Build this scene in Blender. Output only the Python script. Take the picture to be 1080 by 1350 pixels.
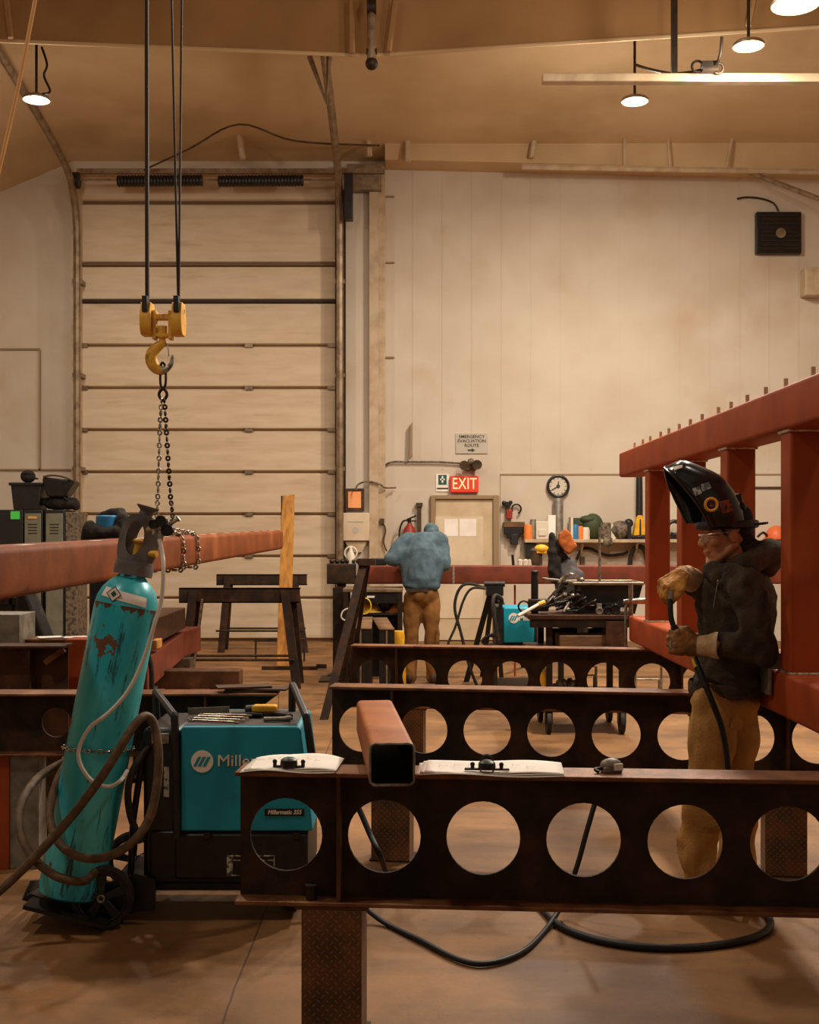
import bpy, bmesh, math, random
from mathutils import Vector, Matrix, noise, Quaternion
random.seed(7)
for _o in list(bpy.data.objects): bpy.data.objects.remove(_o)
PI = math.pi
SC = bpy.context.scene
COL = SC.collection

# ------------------------------------------------------------------ camera
F = 1575.0; EYE = 1.6; HOR = 706.0
cam_data = bpy.data.cameras.new('camera')
cam_data.sensor_fit = 'HORIZONTAL'; cam_data.sensor_width = 36.0
cam_data.lens = F / 1080.0 * 36.0
cam_data.shift_y = (HOR - 675.0) / 1080.0
cam_data.clip_start = 0.05; cam_data.clip_end = 100
cam = bpy.data.objects.new('camera', cam_data); COL.objects.link(cam)
cam.location = (0, 0, EYE); cam.rotation_euler = (PI/2, 0, 0)
SC.camera = cam

# ------------------------------------------------------------------ light and exposure
SC.view_settings.view_transform = 'Standard'
SC.view_settings.look = 'None'
SC.view_settings.gamma = 1.0
SC.view_settings.use_curve_mapping = False
SC.view_settings.exposure = -0.1
LAMP_COL = (1.0, 0.91, 0.78)
LAMP_W = 58.0
w = bpy.data.worlds.new('world'); SC.world = w; w.use_nodes = True
w.node_tree.nodes['Background'].inputs[0].default_value = (1.0, 0.88, 0.70, 1)
w.node_tree.nodes['Background'].inputs[1].default_value = 0.22

def P(px, py, D):
    """the point at depth D seen at that place of the photograph"""
    return Vector(((px-540.0)*D/F, D, EYE+(HOR-py)*D/F))
def V(*a): return Vector(a)

# ------------------------------------------------------------------ materials
def lin(c):
    r = []
    for v in c:
        v = v/255.0
        r.append(v/12.92 if v <= .04045 else ((v+.055)/1.055)**2.4)
    return (r[0], r[1], r[2], 1)
MATS = {}
def mat(name, col, rough=.6, metal=0.0, col2=None, scale=8.0, lo=.4, hi=.65, bump=0.0, bscale=40.0,
        stretch=(1,1,1), col3=None, scale3=3.0, lo3=.55, hi3=.7, emit=None, estr=0.0, alpha=1.0, spec=.4, detail=5.0):
    m = bpy.data.materials.new(name); m.use_nodes = True
    nt = m.node_tree; N = nt.nodes; L = nt.links; b = N['Principled BSDF']
    b.inputs['Roughness'].default_value = rough; b.inputs['Metallic'].default_value = metal
    b.inputs['Specular IOR Level'].default_value = spec
    b.inputs['Base Color'].default_value = lin(col)
    if emit:
        b.inputs['Emission Color'].default_value = lin(emit); b.inputs['Emission Strength'].default_value = estr
    if alpha < 1:
        b.inputs['Alpha'].default_value = alpha
    if col2 or bump:
        tc = N.new('ShaderNodeTexCoord'); mp = N.new('ShaderNodeMapping'); mp.inputs['Scale'].default_value = stretch
        L.new(tc.outputs['Object'], mp.inputs['Vector'])
    if col2:
        n = N.new('ShaderNodeTexNoise'); n.inputs['Scale'].default_value = scale; n.inputs['Detail'].default_value = detail
        L.new(mp.outputs[0], n.inputs['Vector'])
        r = N.new('ShaderNodeMapRange'); r.inputs[1].default_value = lo; r.inputs[2].default_value = hi
        L.new(n.outputs['Fac'], r.inputs[0])
        x = N.new('ShaderNodeMix'); x.data_type = 'RGBA'
        x.inputs[6].default_value = lin(col); x.inputs[7].default_value = lin(col2)
        L.new(r.outputs[0], x.inputs[0]); last = x.outputs[2]
        if col3:
            n3 = N.new('ShaderNodeTexNoise'); n3.inputs['Scale'].default_value = scale3; n3.inputs['Detail'].default_value = 6
            L.new(mp.outputs[0], n3.inputs['Vector'])
            r3 = N.new('ShaderNodeMapRange'); r3.inputs[1].default_value = lo3; r3.inputs[2].default_value = hi3
            L.new(n3.outputs['Fac'], r3.inputs[0])
            x3 = N.new('ShaderNodeMix'); x3.data_type = 'RGBA'; x3.inputs[7].default_value = lin(col3)
            L.new(last, x3.inputs[6]); L.new(r3.outputs[0], x3.inputs[0]); last = x3.outputs[2]
        L.new(last, b.inputs['Base Color'])
    if bump:
        nb = N.new('ShaderNodeTexNoise'); nb.inputs['Scale'].default_value = bscale; nb.inputs['Detail'].default_value = 4
        L.new(mp.outputs[0], nb.inputs['Vector'])
        bp = N.new('ShaderNodeBump'); bp.inputs['Strength'].default_value = bump; bp.inputs['Distance'].default_value = .01
        L.new(nb.outputs['Fac'], bp.inputs['Height']); L.new(bp.outputs[0], b.inputs['Normal'])
    MATS[name] = m
    return m
mat('wall_paint', (206,190,170), .8, col2=(198,180,158), scale=1.1, bump=.05, bscale=6, col3=(188,160,130), scale3=.9, lo3=.56, hi3=.8)
mat('ceiling_liner', (206,176,136), .8, col2=(192,160,118), scale=.7, bump=.25, bscale=1.6, col3=(170,138,98), scale3=.5, lo3=.5, hi3=.75)
mat('dark_liner', (160,120,76), .85, col2=(142,104,62), scale=1.0, bump=.1, bscale=5)
mat('door_paint', (214,190,160), .6, col2=(204,178,146), scale=1.5, stretch=(1,1,6), bump=.03, bscale=20, col3=(176,150,116), scale3=1.1, lo3=.6, hi3=.8)
mat('door_gasket', (112,84,58), .8)
mat('shadow_gap', (52,38,26), .8)
mat('seam_paint', (150,124,94), .8)
mat('cream_metal', (196,172,140), .5, col2=(176,150,118), scale=5)
mat('steel_rail', (150,128,102), .45, .5, col2=(120,98,74), scale=9)
mat('dark_steel', (44,34,26), .5, .5, col2=(60,42,28), scale=14, bump=.1, bscale=90)
mat('black_metal', (22,18,15), .42, .2, col2=(36,28,22), scale=20, spec=.5)
mat('black_plastic', (20,17,15), .45, col2=(34,28,24), scale=18, spec=.5)
mat('black_rubber', (30,24,19), .7, col2=(52,40,30), scale=25, bump=.2, bscale=120)
mat('hose_rubber', (84,64,44), .6, col2=(110,84,58), scale=30, bump=.15, bscale=150)
mat('chrome', (205,195,180), .22, .95, col2=(150,138,120), scale=30)
mat('zinc', (170,160,145), .4, .8, col2=(110,98,84), scale=30)
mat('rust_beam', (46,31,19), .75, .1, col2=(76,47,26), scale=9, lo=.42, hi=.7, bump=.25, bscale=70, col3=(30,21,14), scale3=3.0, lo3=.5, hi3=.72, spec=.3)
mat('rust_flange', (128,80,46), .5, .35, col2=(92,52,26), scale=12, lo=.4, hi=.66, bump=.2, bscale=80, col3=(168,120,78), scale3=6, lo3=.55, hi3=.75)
mat('rust_plate', (88,54,30), .62, .25, col2=(56,33,19), scale=10, lo=.38, hi=.68, bump=.15, bscale=80, col3=(122,76,40), scale3=5, lo3=.56, hi3=.76)
mat('primer_red', (164,70,28), .6, .0, col2=(144,58,22), scale=5, lo=.35, hi=.7, bump=.06, bscale=60, col3=(180,90,42), scale3=2.2, lo3=.58, hi3=.8, spec=.25)
mat('primer_lit', (182,104,48), .5, .05, col2=(152,80,34), scale=6, lo=.35, hi=.7, bump=.08, bscale=70, col3=(204,134,78), scale3=2.5, lo3=.56, hi3=.8, spec=.3)  # paler primer for the short tube, light from above put into the colour
mat('primer_brown', (138,70,28), .6, .0, col2=(112,54,20), scale=6, lo=.35, hi=.7, bump=.08, bscale=70, col3=(170,98,48), scale3=2.5, lo3=.56, hi3=.8, spec=.22)
mat('primer_dark', (124,54,28), .65, .0, col2=(104,44,22), scale=6, bump=.05, bscale=60)
mat('weld_bead', (222,206,182), .35, .7, col2=(160,130,96), scale=60)
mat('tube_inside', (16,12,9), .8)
mat('miller_teal', (0,146,168), .5, .0, col2=(0,132,154), scale=4, spec=.5, col3=(20,84,90), scale3=5, lo3=.68, hi3=.8)
mat('white_print', (236,224,206), .6)
mat('paper', (248,238,226), .8, col2=(236,224,210), scale=5)
mat('dull_tan', (176,158,138), .8)  # even greyish tan for drawing lines and eyes
mat('label_black', (20,17,15), .5)
mat('label_grey', (186,176,160), .6, col2=(80,70,60), scale=60, lo=.5, hi=.56)
mat('cylinder_top', (60,186,196), .35, .05, col2=(44,170,184), scale=3, spec=.5)
mat('guard_grey', (112,106,104), .6, .0, col2=(82,76,74), scale=10, bump=.1, bscale=60)
mat('white_hose', (220,212,200), .4)
mat('hook_yellow', (228,174,62), .5, .1, col2=(196,138,44), scale=10, lo=.45, hi=.7, col3=(70,48,24), scale3=14, lo3=.62, hi3=.72)
mat('yellow_paint', (236,176,40), .5, col2=(206,146,30), scale=10)
mat('orange_cloth', (190,100,40), .85, col2=(156,78,28), scale=8, bump=.3, bscale=30)
mat('orange_plastic', (236,128,50), .5)
mat('wood_board', (196,134,50), .6, col2=(160,100,36), scale=3, stretch=(8,8,1))
mat('wood_block', (206,146,76), .7, col2=(170,112,54), scale=6)
mat('wood_old', (122,88,56), .8, col2=(92,64,40), scale=4, stretch=(1,6,6), bump=.2, bscale=30)
mat('timber_dark', (86,66,44), .85, col2=(60,46,32), scale=6, bump=.3, bscale=40)
mat('locker_grey', (128,124,104), .5, .1, col2=(112,108,90), scale=5)
mat('locker_black', (34,30,26), .5)
mat('green_paper', (84,214,88), .7)
mat('cable_steel', (52,40,30), .55, .4)
mat('rope', (206,150,92), .8)
mat('lamp_glow', (255,244,222), .5, emit=(255,236,204), estr=22.0)
mat('lamp_housing', (150,130,108), .4, .6)
mat('exit_red', (214,62,32), .5, emit=(220,58,26), estr=.15)
mat('exit_letter', (255,214,160), .5, emit=(255,206,150), estr=.45)
mat('orange_paper', (255,168,106), .7, emit=None)
mat('sign_grey', (188,176,158), .7)
mat('sign_ink', (66,56,48), .7)
mat('sign_green', (40,86,66), .6)
mat('door_panel', (222,200,170), .6, col2=(206,182,150), scale=2)
mat('steel_door', (206,182,148), .6, col2=(190,164,128), scale=3)
mat('cable_black', (20,16,13), .55)
mat('hi_yellow', (232,190,50), .5)
mat('grey_cloth', (90,84,84), .9, col2=(70,64,64), scale=14)
mat('dark_cloth', (34,28,24), .95, col2=(46,38,32), scale=20, bump=.4, bscale=60)
mat('hoodie', (78,66,54), .95, col2=(58,48,39), scale=12, bump=.5, bscale=120, spec=.15)
mat('work_pants', (190,142,82), .9, col2=(150,108,58), scale=5, lo=.38, hi=.68, bump=.4, bscale=120, spec=.15, col3=(104,74,40), scale3=2.5, lo3=.56, hi3=.75)
mat('brown_pants', (138,94,50), .9, col2=(112,74,38), scale=5, bump=.4, bscale=100, spec=.15)
mat('glove_leather', (206,144,64), .75, col2=(160,102,40), scale=16, bump=.35, bscale=90, col3=(104,70,36), scale3=12, lo3=.55, hi3=.72)
mat('glove_dirty', (148,98,46), .75, col2=(96,62,32), scale=16, bump=.35, bscale=90)
mat('glove_cuff', (206,176,138), .8, col2=(176,142,104), scale=14, bump=.4, bscale=70)
mat('skin', (196,134,96), .5, col2=(182,118,82), scale=14, spec=.4)
mat('skin_dirty', (192,130,92), .5, col2=(150,96,62), scale=10)
mat('hair_dark', (30,22,17), .7, bump=.5, bscale=140)
mat('cap_navy', (30,34,44), .85, col2=(22,24,32), scale=20)
mat('helmet_black', (22,20,19), .22, .05, col2=(30,27,25), scale=12, spec=.6)
mat('helmet_inner', (18,16,15), .7)
mat('sticker_red', (150,70,44), .6, col2=(60,34,26), scale=70, lo=.45, hi=.6)
mat('sticker_pale', (190,186,176), .5, col2=(96,100,104), scale=50, lo=.5, hi=.56)
mat('sticker_orange', (240,164,64), .5)
mat('sweater_blue', (86,104,112), .95, col2=(72,88,96), scale=14, bump=.5, bscale=90, spec=.15)
mat('glass_clear', (200,190,175), .1, alpha=.35, spec=.8)
mat('boot', (52,38,26), .7, col2=(70,52,36), scale=14)
mat('clock_face', (204,190,168), .6)
mat('blue_plastic', (40,120,170), .45)
mat('red_paint', (150,40,26), .45)
mat('hard_hat_orange', (214,102,52), .45)
mat('green_plastic', (60,70,40), .6)
mat('grey_metal', (140,130,116), .5, .3, col2=(110,100,88), scale=12)
mat('brush_white', (220,206,184), .6)
mat('tin_mix', (120,104,84), .6, col2=(70,56,42), scale=20, lo=.45, hi=.6)

# special: concrete floor with stains, scuffs and saw-cut joints
def floor_mat():
    m = bpy.data.materials.new('concrete_floor'); m.use_nodes = True
    nt = m.node_tree; N = nt.nodes; L = nt.links; b = N['Principled BSDF']
    tc = N.new('ShaderNodeTexCoord')
    def nz(scale, st, det=6, rough=.6):
        mp = N.new('ShaderNodeMapping'); mp.inputs['Scale'].default_value = st
        L.new(tc.outputs['Object'], mp.inputs['Vector'])
        n = N.new('ShaderNodeTexNoise'); n.inputs['Scale'].default_value = scale; n.inputs['Detail'].default_value = det
        n.inputs['Roughness'].default_value = rough
        L.new(mp.outputs[0], n.inputs['Vector']); return n.outputs['Fac']
    def rng(s, lo, hi):
        r = N.new('ShaderNodeMapRange'); r.inputs[1].default_value = lo; r.inputs[2].default_value = hi; L.new(s, r.inputs[0]); return r.outputs[0]
    def mix(a, c, f):
        x = N.new('ShaderNodeMix'); x.data_type = 'RGBA'
        if isinstance(a, tuple): x.inputs[6].default_value = a
        else: L.new(a, x.inputs[6])
        x.inputs[7].default_value = c; L.new(f, x.inputs[0]); return x.outputs[2]
    def mul(s, k):
        q = N.new('ShaderNodeMath'); q.operation = 'MULTIPLY'; q.inputs[1].default_value = k; L.new(s, q.inputs[0]); return q.outputs[0]
    c = mix(lin((144,102,60)), lin((108,74,42)), rng(nz(1.3, (1,1,1)), .38, .62))
    c = mix(c, lin((86,56,30)), mul(rng(nz(2.2, (.45,1.6,1)), .52, .74), .75))
    c = mix(c, lin((164,118,72)), mul(rng(nz(1.7, (.5,1.4,1), 8), .6, .76), .7))
    c = mix(c, lin((64,42,24)), mul(rng(nz(9, (1,1,1), 9, .75), .60, .72), .8))
    sep = N.new('ShaderNodeSeparateXYZ'); L.new(tc.outputs['Object'], sep.inputs[0])
    wob = nz(1.2, (1,1,1))
    def joint(axis, off, period, wid):
        a = N.new('ShaderNodeMath'); a.operation = 'ADD'; a.inputs[1].default_value = off; L.new(sep.outputs[axis], a.inputs[0])
        w_ = N.new('ShaderNodeMath'); w_.operation = 'MULTIPLY_ADD'; w_.inputs[1].default_value = .04; L.new(wob, w_.inputs[0]); L.new(a.outputs[0], w_.inputs[2])
        md = N.new('ShaderNodeMath'); md.operation = 'PINGPONG'; md.inputs[1].default_value = period/2; L.new(w_.outputs[0], md.inputs[0])
        l = N.new('ShaderNodeMath'); l.operation = 'LESS_THAN'; l.inputs[1].default_value = wid; L.new(md.outputs[0], l.inputs[0]); return l.outputs[0]
    c = mix(c, lin((70,48,30)), mul(joint(0, .595, 9.0, .004), .85))
    c = mix(c, lin((84,60,38)), mul(joint(1, -6.95, 4.5, .006), .6))
    L.new(c, b.inputs['Base Color'])
    b.inputs['Roughness'].default_value = .62; b.inputs['Specular IOR Level'].default_value = .35
    bp = N.new('ShaderNodeBump'); bp.inputs['Strength'].default_value = .25; bp.inputs['Distance'].default_value = .01
    L.new(nz(24, (1,1,1), 6), bp.inputs['Height']); L.new(bp.outputs[0], b.inputs['Normal'])
    MATS['concrete'] = m
floor_mat()

# special: diamond tread plate (raised lozenges as bump)
def tread_mat():
    m = bpy.data.materials.new('tread_plate'); m.use_nodes = True
    nt = m.node_tree; N = nt.nodes; L = nt.links; b = N['Principled BSDF']
    tc = N.new('ShaderNodeTexCoord'); sep = N.new('ShaderNodeSeparateXYZ'); L.new(tc.outputs['Object'], sep.inputs[0])
    def M2(op, a, bb=None, c_=None):
        q = N.new('ShaderNodeMath'); q.operation = op
        for i, s in enumerate((a, bb, c_)):
            if s is None: continue
            if isinstance(s, (int, float)): q.inputs[i].default_value = s
            else: L.new(s, q.inputs[i])
        return q.outputs[0]
    u = M2('DIVIDE', M2('ADD', sep.outputs[0], sep.outputs[2]), .028)
    v = M2('DIVIDE', M2('SUBTRACT', sep.outputs[0], sep.outputs[2]), .028)
    fu, fv = M2('FLOOR', u), M2('FLOOR', v)
    par = M2('PINGPONG', M2('ADD', fu, fv), 1.0)
    cu = M2('ABSOLUTE', M2('SUBTRACT', M2('FRACT', u), .5)); cv = M2('ABSOLUTE', M2('SUBTRACT', M2('FRACT', v), .5))
    def bar(a, c_): return M2('LESS_THAN', M2('ADD', M2('MULTIPLY', a, 1.2), M2('MULTIPLY', c_, 5.0)), .55)
    h = M2('ADD', M2('MULTIPLY', bar(cu, cv), par), M2('MULTIPLY', bar(cv, cu), M2('SUBTRACT', 1.0, par)))
    n = N.new('ShaderNodeTexNoise'); n.inputs['Scale'].default_value = 9; n.inputs['Detail'].default_value = 6
    L.new(tc.outputs['Object'], n.inputs['Vector'])
    r = N.new('ShaderNodeMapRange'); r.inputs[1].default_value = .38; r.inputs[2].default_value = .66; L.new(n.outputs['Fac'], r.inputs[0])
    x = N.new('ShaderNodeMix'); x.data_type = 'RGBA'; x.inputs[6].default_value = lin((78,52,32)); x.inputs[7].default_value = lin((122,80,46))
    L.new(r.outputs[0], x.inputs[0])
    x2 = N.new('ShaderNodeMix'); x2.data_type = 'RGBA'; L.new(x.outputs[2], x2.inputs[6]); x2.inputs[7].default_value = lin((176,124,78)); L.new(M2('MULTIPLY', h, .5), x2.inputs[0])
    L.new(x2.outputs[2], b.inputs['Base Color'])
    b.inputs['Metallic'].default_value = .2; b.inputs['Roughness'].default_value = .5
    bp = N.new('ShaderNodeBump'); bp.inputs['Strength'].default_value = .8; bp.inputs['Distance'].default_value = .003
    L.new(h, bp.inputs['Height']); L.new(bp.outputs[0], b.inputs['Normal'])
    MATS['tread'] = m
tread_mat()

# special: worn turquoise cylinder paint: rust patches with hard edges, drips and scratches
def worn_teal():
    m = bpy.data.materials.new('worn_teal'); m.use_nodes = True
    nt = m.node_tree; N = nt.nodes; L = nt.links; b = N['Principled BSDF']
    tc = N.new('ShaderNodeTexCoord')
    def nz(scale, st, det=5, rough=.55):
        mp = N.new('ShaderNodeMapping'); mp.inputs['Scale'].default_value = st
        L.new(tc.outputs['Object'], mp.inputs['Vector'])
        n = N.new('ShaderNodeTexNoise'); n.inputs['Scale'].default_value = scale; n.inputs['Detail'].default_value = det
        n.inputs['Roughness'].default_value = rough
        L.new(mp.outputs[0], n.inputs['Vector']); return n.outputs['Fac']
    def rng(s, lo, hi, a=0., z=1.):
        r = N.new('ShaderNodeMapRange'); r.inputs[1].default_value = lo; r.inputs[2].default_value = hi
        r.inputs[3].default_value = a; r.inputs[4].default_value = z; L.new(s, r.inputs[0]); return r.outputs[0]
    def M2(op, a, bb=None):
        q = N.new('ShaderNodeMath'); q.operation = op
        for i, s in enumerate((a, bb)):
            if s is None: continue
            if isinstance(s, (int, float)): q.inputs[i].default_value = s
            else: L.new(s, q.inputs[i])
        return q.outputs[0]
    def mix(a, c, f):
        x = N.new('ShaderNodeMix'); x.data_type = 'RGBA'
        if isinstance(a, tuple): x.inputs[6].default_value = a
        else: L.new(a, x.inputs[6])
        x.inputs[7].default_value = c; L.new(f, x.inputs[0]); return x.outputs[2]
    sep = N.new('ShaderNodeSeparateXYZ'); L.new(tc.outputs['Object'], sep.inputs[0])
    c = mix(lin((24,168,184)), lin((92,204,206)), rng(nz(5, (1,1,.25)), .4, .62))
    c = mix(c, lin((6,136,160)), rng(nz(3, (1,1,.6)), .52, .7))
    c = mix(c, lin((20,70,74)), rng(nz(26, (1,1,.12), 6, .7), .565, .64))
    rust = lin((94,56,36)); 
    c = mix(c, rust, rng(nz(16, (1,1,.5), 6, .65), .645, .67))
    # the band of worn paint under the shoulder
    band = M2('LESS_THAN', M2('ABSOLUTE', M2('SUBTRACT', sep.outputs[2], 1.208)), rng(nz(40, (1,1,.3)), .42, .7, .0, .03))
    c = mix(c, rust, band)
    # one bare patch on the side facing the room
    mp = N.new('ShaderNodeMapping'); mp.vector_type = 'POINT'
    vm = N.new('ShaderNodeVectorMath'); vm.operation = 'DISTANCE'; vm.inputs[1].default_value = (-.035, -.127, 1.05)
    vs = N.new('ShaderNodeVectorMath'); vs.operation = 'MULTIPLY'; vs.inputs[1].default_value = (1,1,.8)
    L.new(tc.outputs['Object'], vm.inputs[0])
    patch = M2('LESS_THAN', M2('SUBTRACT', vm.outputs['Value'], M2('MULTIPLY', M2('SUBTRACT', nz(22, (1,1,1), 4), .5), .20)), .040)
    c = mix(c, lin((104,70,46)), patch)
    L.new(c, b.inputs['Base Color'])
    b.inputs['Roughness'].default_value = .42; b.inputs['Specular IOR Level'].default_value = .5
    MATS['worn_teal'] = m
worn_teal()

# ------------------------------------------------------------------ mesh building
class MB:
    def __init__(s): s.v = []; s.f = []; s.m = []; s.k = 0; s.T = None
    def add(s, vs, fs, k=None):
        n = len(s.v)
        for p in vs:
            p = Vector(p)
            s.v.append(s.T @ p if s.T is not None else p)
        for f in fs: s.f.append(tuple(i+n for i in f)); s.m.append(s.k if k is None else k)
        return s
    def box(s, x0, x1, y0, y1, z0, z1, k=None):
        vs = [(x,y,z) for z in (z0,z1) for y in (y0,y1) for x in (x0,x1)]
        return s.add(vs, [(0,2,3,1),(4,5,7,6),(0,1,5,4),(2,6,7,3),(0,4,6,2),(1,3,7,5)], k)
    def obox(s, c, sz, R=None, k=None):
        R = R or Matrix.Identity(3); c = Vector(c)
        vs = [c + R @ Vector((x*sz[0]/2, y*sz[1]/2, z*sz[2]/2)) for z in (-1,1) for y in (-1,1) for x in (-1,1)]
        return s.add(vs, [(0,2,3,1),(4,5,7,6),(0,1,5,4),(2,6,7,3),(0,4,6,2),(1,3,7,5)], k)
    def cyl(s, a, b, r0, r1=None, n=16, caps=True, k=None):
        a = Vector(a); b = Vector(b); r1 = r0 if r1 is None else r1
        q = (b-a).normalized().to_track_quat('Z', 'Y')
        vs = []
        for p, r in ((a,r0),(b,r1)):
            for i in range(n):
                t = 2*PI*i/n; vs.append(p + q @ Vector((r*math.cos(t), r*math.sin(t), 0)))
        fs = [(i,(i+1)%n,n+(i+1)%n,n+i) for i in range(n)]
        if caps: fs += [tuple(range(n-1,-1,-1)), tuple(range(n,2*n))]
        return s.add(vs, fs, k)
    def rev(s, prof, base=(0,0,0), axis=(0,0,1), n=24, k=None, a0=0, a1=None):
        base = Vector(base); q = Vector(axis).normalized().to_track_quat('Z', 'Y')
        full = a1 is None; a1 = 2*PI if full else a1
        cnt = n if full else n+1
        vs = []
        for (r, z) in prof:
            for i in range(cnt):
                t = a0 + (a1-a0)*i/n; vs.append(base + q @ Vector((r*math.cos(t), r*math.sin(t), z)))
        fs = []
        for j in range(len(prof)-1):
            for i in range(n if full else n):
                i2 = (i+1) % cnt
                fs.append((j*cnt+i, j*cnt+i2, (j+1)*cnt+i2, (j+1)*cnt+i))
        if full and tuple(prof[0]) != tuple(prof[-1]):
            if prof[0][0] > 1e-6: fs.append(tuple(range(cnt-1,-1,-1)))
            if prof[-1][0] > 1e-6: fs.append(tuple((len(prof)-1)*cnt+i for i in range(cnt)))
        return s.add(vs, fs, k)
    def path(s, pts, r, n=8, closed=False, smooth=0, k=None, flat=1.0):
        pts = [Vector(p) for p in pts]
        if smooth: pts = cr(pts, smooth, closed)
        m = len(pts); vs = []
        rr = r if callable(r) else (lambda t: r)
        up = None; 
        for i in range(m):
            if closed: t = (pts[(i+1)%m]-pts[i-1])
            else: t = pts[min(i+1,m-1)]-pts[max(i-1,0)]
            if t.length < 1e-9: t = Vector((0,0,1))
            t.normalize()
            if up is None:
                up = Vector((0,0,1)) if abs(t.z) < .9 else Vector((0,1,0))
            up = (up - t*up.dot(t))
            if up.length < 1e-6: up = t.orthogonal()
            up.normalize(); sd = t.cross(up); ra = rr(i/max(1,m-1))
            for j in range(n):
                a = 2*PI*j/n; vs.append(pts[i] + sd*(ra*math.cos(a)) + up*(ra*flat*math.sin(a)))
        fs = []
        for i in range(m if closed else m-1):
            i2 = (i+1)%m
            for j in range(n): fs.append((i*n+j, i*n+(j+1)%n, i2*n+(j+1)%n, i2*n+j))
        if not closed: fs += [tuple(range(n-1,-1,-1)), tuple((m-1)*n+j for j in range(n))]
        return s.add(vs, fs, k)
    def prism(s, poly, plane, a, b, k=None):
        """polygon in plane 'xz' (along y), 'xy' (along z) or 'yz' (along x)"""
        def mk(p, h):
            return {'xz': (p[0],h,p[1]), 'xy': (p[0],p[1],h), 'yz': (h,p[0],p[1])}[plane]
        n = len(poly)
        vs = [mk(p,a) for p in poly] + [mk(p,b) for p in poly]
        fs = [tuple(range(n)), tuple(range(2*n-1,n-1,-1))] + [(i,n+i,n+(i+1)%n,(i+1)%n) for i in range(n)]
        return s.add(vs, fs, k)
    def pprism(s, poly3, d, k=None):
        """polygon of 3-D points pushed along vector d"""
        n = len(poly3); d = Vector(d)
        vs = [Vector(p) for p in poly3] + [Vector(p)+d for p in poly3]
        fs = [tuple(range(n)), tuple(range(2*n-1,n-1,-1))] + [(i,n+i,n+(i+1)%n,(i+1)%n) for i in range(n)]
        return s.add(vs, fs, k)
    def ball(s, c, r, R=None, nu=16, nv=10, k=None):
        if not hasattr(r, '__len__'): r = (r,r,r)
        R = R or Matrix.Identity(3); c = Vector(c); vs = [c + R @ Vector((0,0,-r[2]))]
        for j in range(1, nv):
            ph = -PI/2 + PI*j/nv
            for i in range(nu):
                t = 2*PI*i/nu
                vs.append(c + R @ Vector((r[0]*math.cos(ph)*math.cos(t), r[1]*math.cos(ph)*math.sin(t), r[2]*math.sin(ph))))
        vs.append(c + R @ Vector((0,0,r[2])))
        fs = [(0, 1+(i+1)%nu, 1+i) for i in range(nu)]
        for j in range(nv-2):
            for i in range(nu):
                a = 1+j*nu; fs.append((a+i, a+(i+1)%nu, a+nu+(i+1)%nu, a+nu+i))
        a = 1+(nv-2)*nu; fs += [(a+i, a+(i+1)%nu, len(vs)-1) for i in range(nu)]
        return s.add(vs, fs, k)
    def torus(s, c, R, r, axis=(0,0,1), n=24, m=8, a0=0, a1=None, k=None, sx=1, sy=1):
        q = Vector(axis).normalized().to_track_quat('Z','Y'); c = Vector(c)
        full = a1 is None; a1 = 2*PI if full else a1
        pts = [c + q @ Vector((R*sx*math.cos(a0+(a1-a0)*i/n), R*sy*math.sin(a0+(a1-a0)*i/n), 0)) for i in range(n if full else n+1)]
        return s.path(pts, r, m, closed=full, k=k)
    def caps(s, a, ra, b, rb=None, n=14, k=None):
        rb = ra if rb is None else rb
        s.cyl(a, b, ra, rb, n, True, k); s.ball(a, ra, nu=n, nv=8, k=k); s.ball(b, rb, nu=n, nv=8, k=k); return s
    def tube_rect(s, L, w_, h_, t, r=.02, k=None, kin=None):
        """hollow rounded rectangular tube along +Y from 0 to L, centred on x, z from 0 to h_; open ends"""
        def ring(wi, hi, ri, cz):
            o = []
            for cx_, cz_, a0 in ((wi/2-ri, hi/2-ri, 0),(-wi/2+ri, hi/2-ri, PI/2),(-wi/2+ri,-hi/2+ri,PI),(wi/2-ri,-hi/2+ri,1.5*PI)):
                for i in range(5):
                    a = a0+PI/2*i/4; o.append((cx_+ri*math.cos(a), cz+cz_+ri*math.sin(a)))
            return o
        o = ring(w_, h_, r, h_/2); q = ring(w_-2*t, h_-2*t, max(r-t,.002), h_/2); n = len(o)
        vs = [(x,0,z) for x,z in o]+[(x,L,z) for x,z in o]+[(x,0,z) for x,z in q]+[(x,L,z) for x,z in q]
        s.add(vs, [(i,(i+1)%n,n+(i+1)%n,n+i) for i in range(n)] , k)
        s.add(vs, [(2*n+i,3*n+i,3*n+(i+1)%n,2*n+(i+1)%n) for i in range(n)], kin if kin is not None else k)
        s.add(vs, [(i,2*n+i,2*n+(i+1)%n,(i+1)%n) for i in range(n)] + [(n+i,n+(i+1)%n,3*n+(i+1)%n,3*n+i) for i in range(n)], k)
        return s

def cr(pts, k, closed=False):
    out = []; n = len(pts)
    for i in range(n if closed else n-1):
        if closed: a,b,c,d = pts[i-1],pts[i],pts[(i+1)%n],pts[(i+2)%n]
        else: a,b,c,d = pts[max(i-1,0)],pts[i],pts[i+1],pts[min(i+2,n-1)]
        for j in range(k):
            t = j/k
            out.append(.5*((2*b)+(c-a)*t+(2*a-5*b+4*c-d)*t*t+(3*b-a-3*c+d)*t*t*t))
    if not closed: out.append(pts[-1])
    return out

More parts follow.
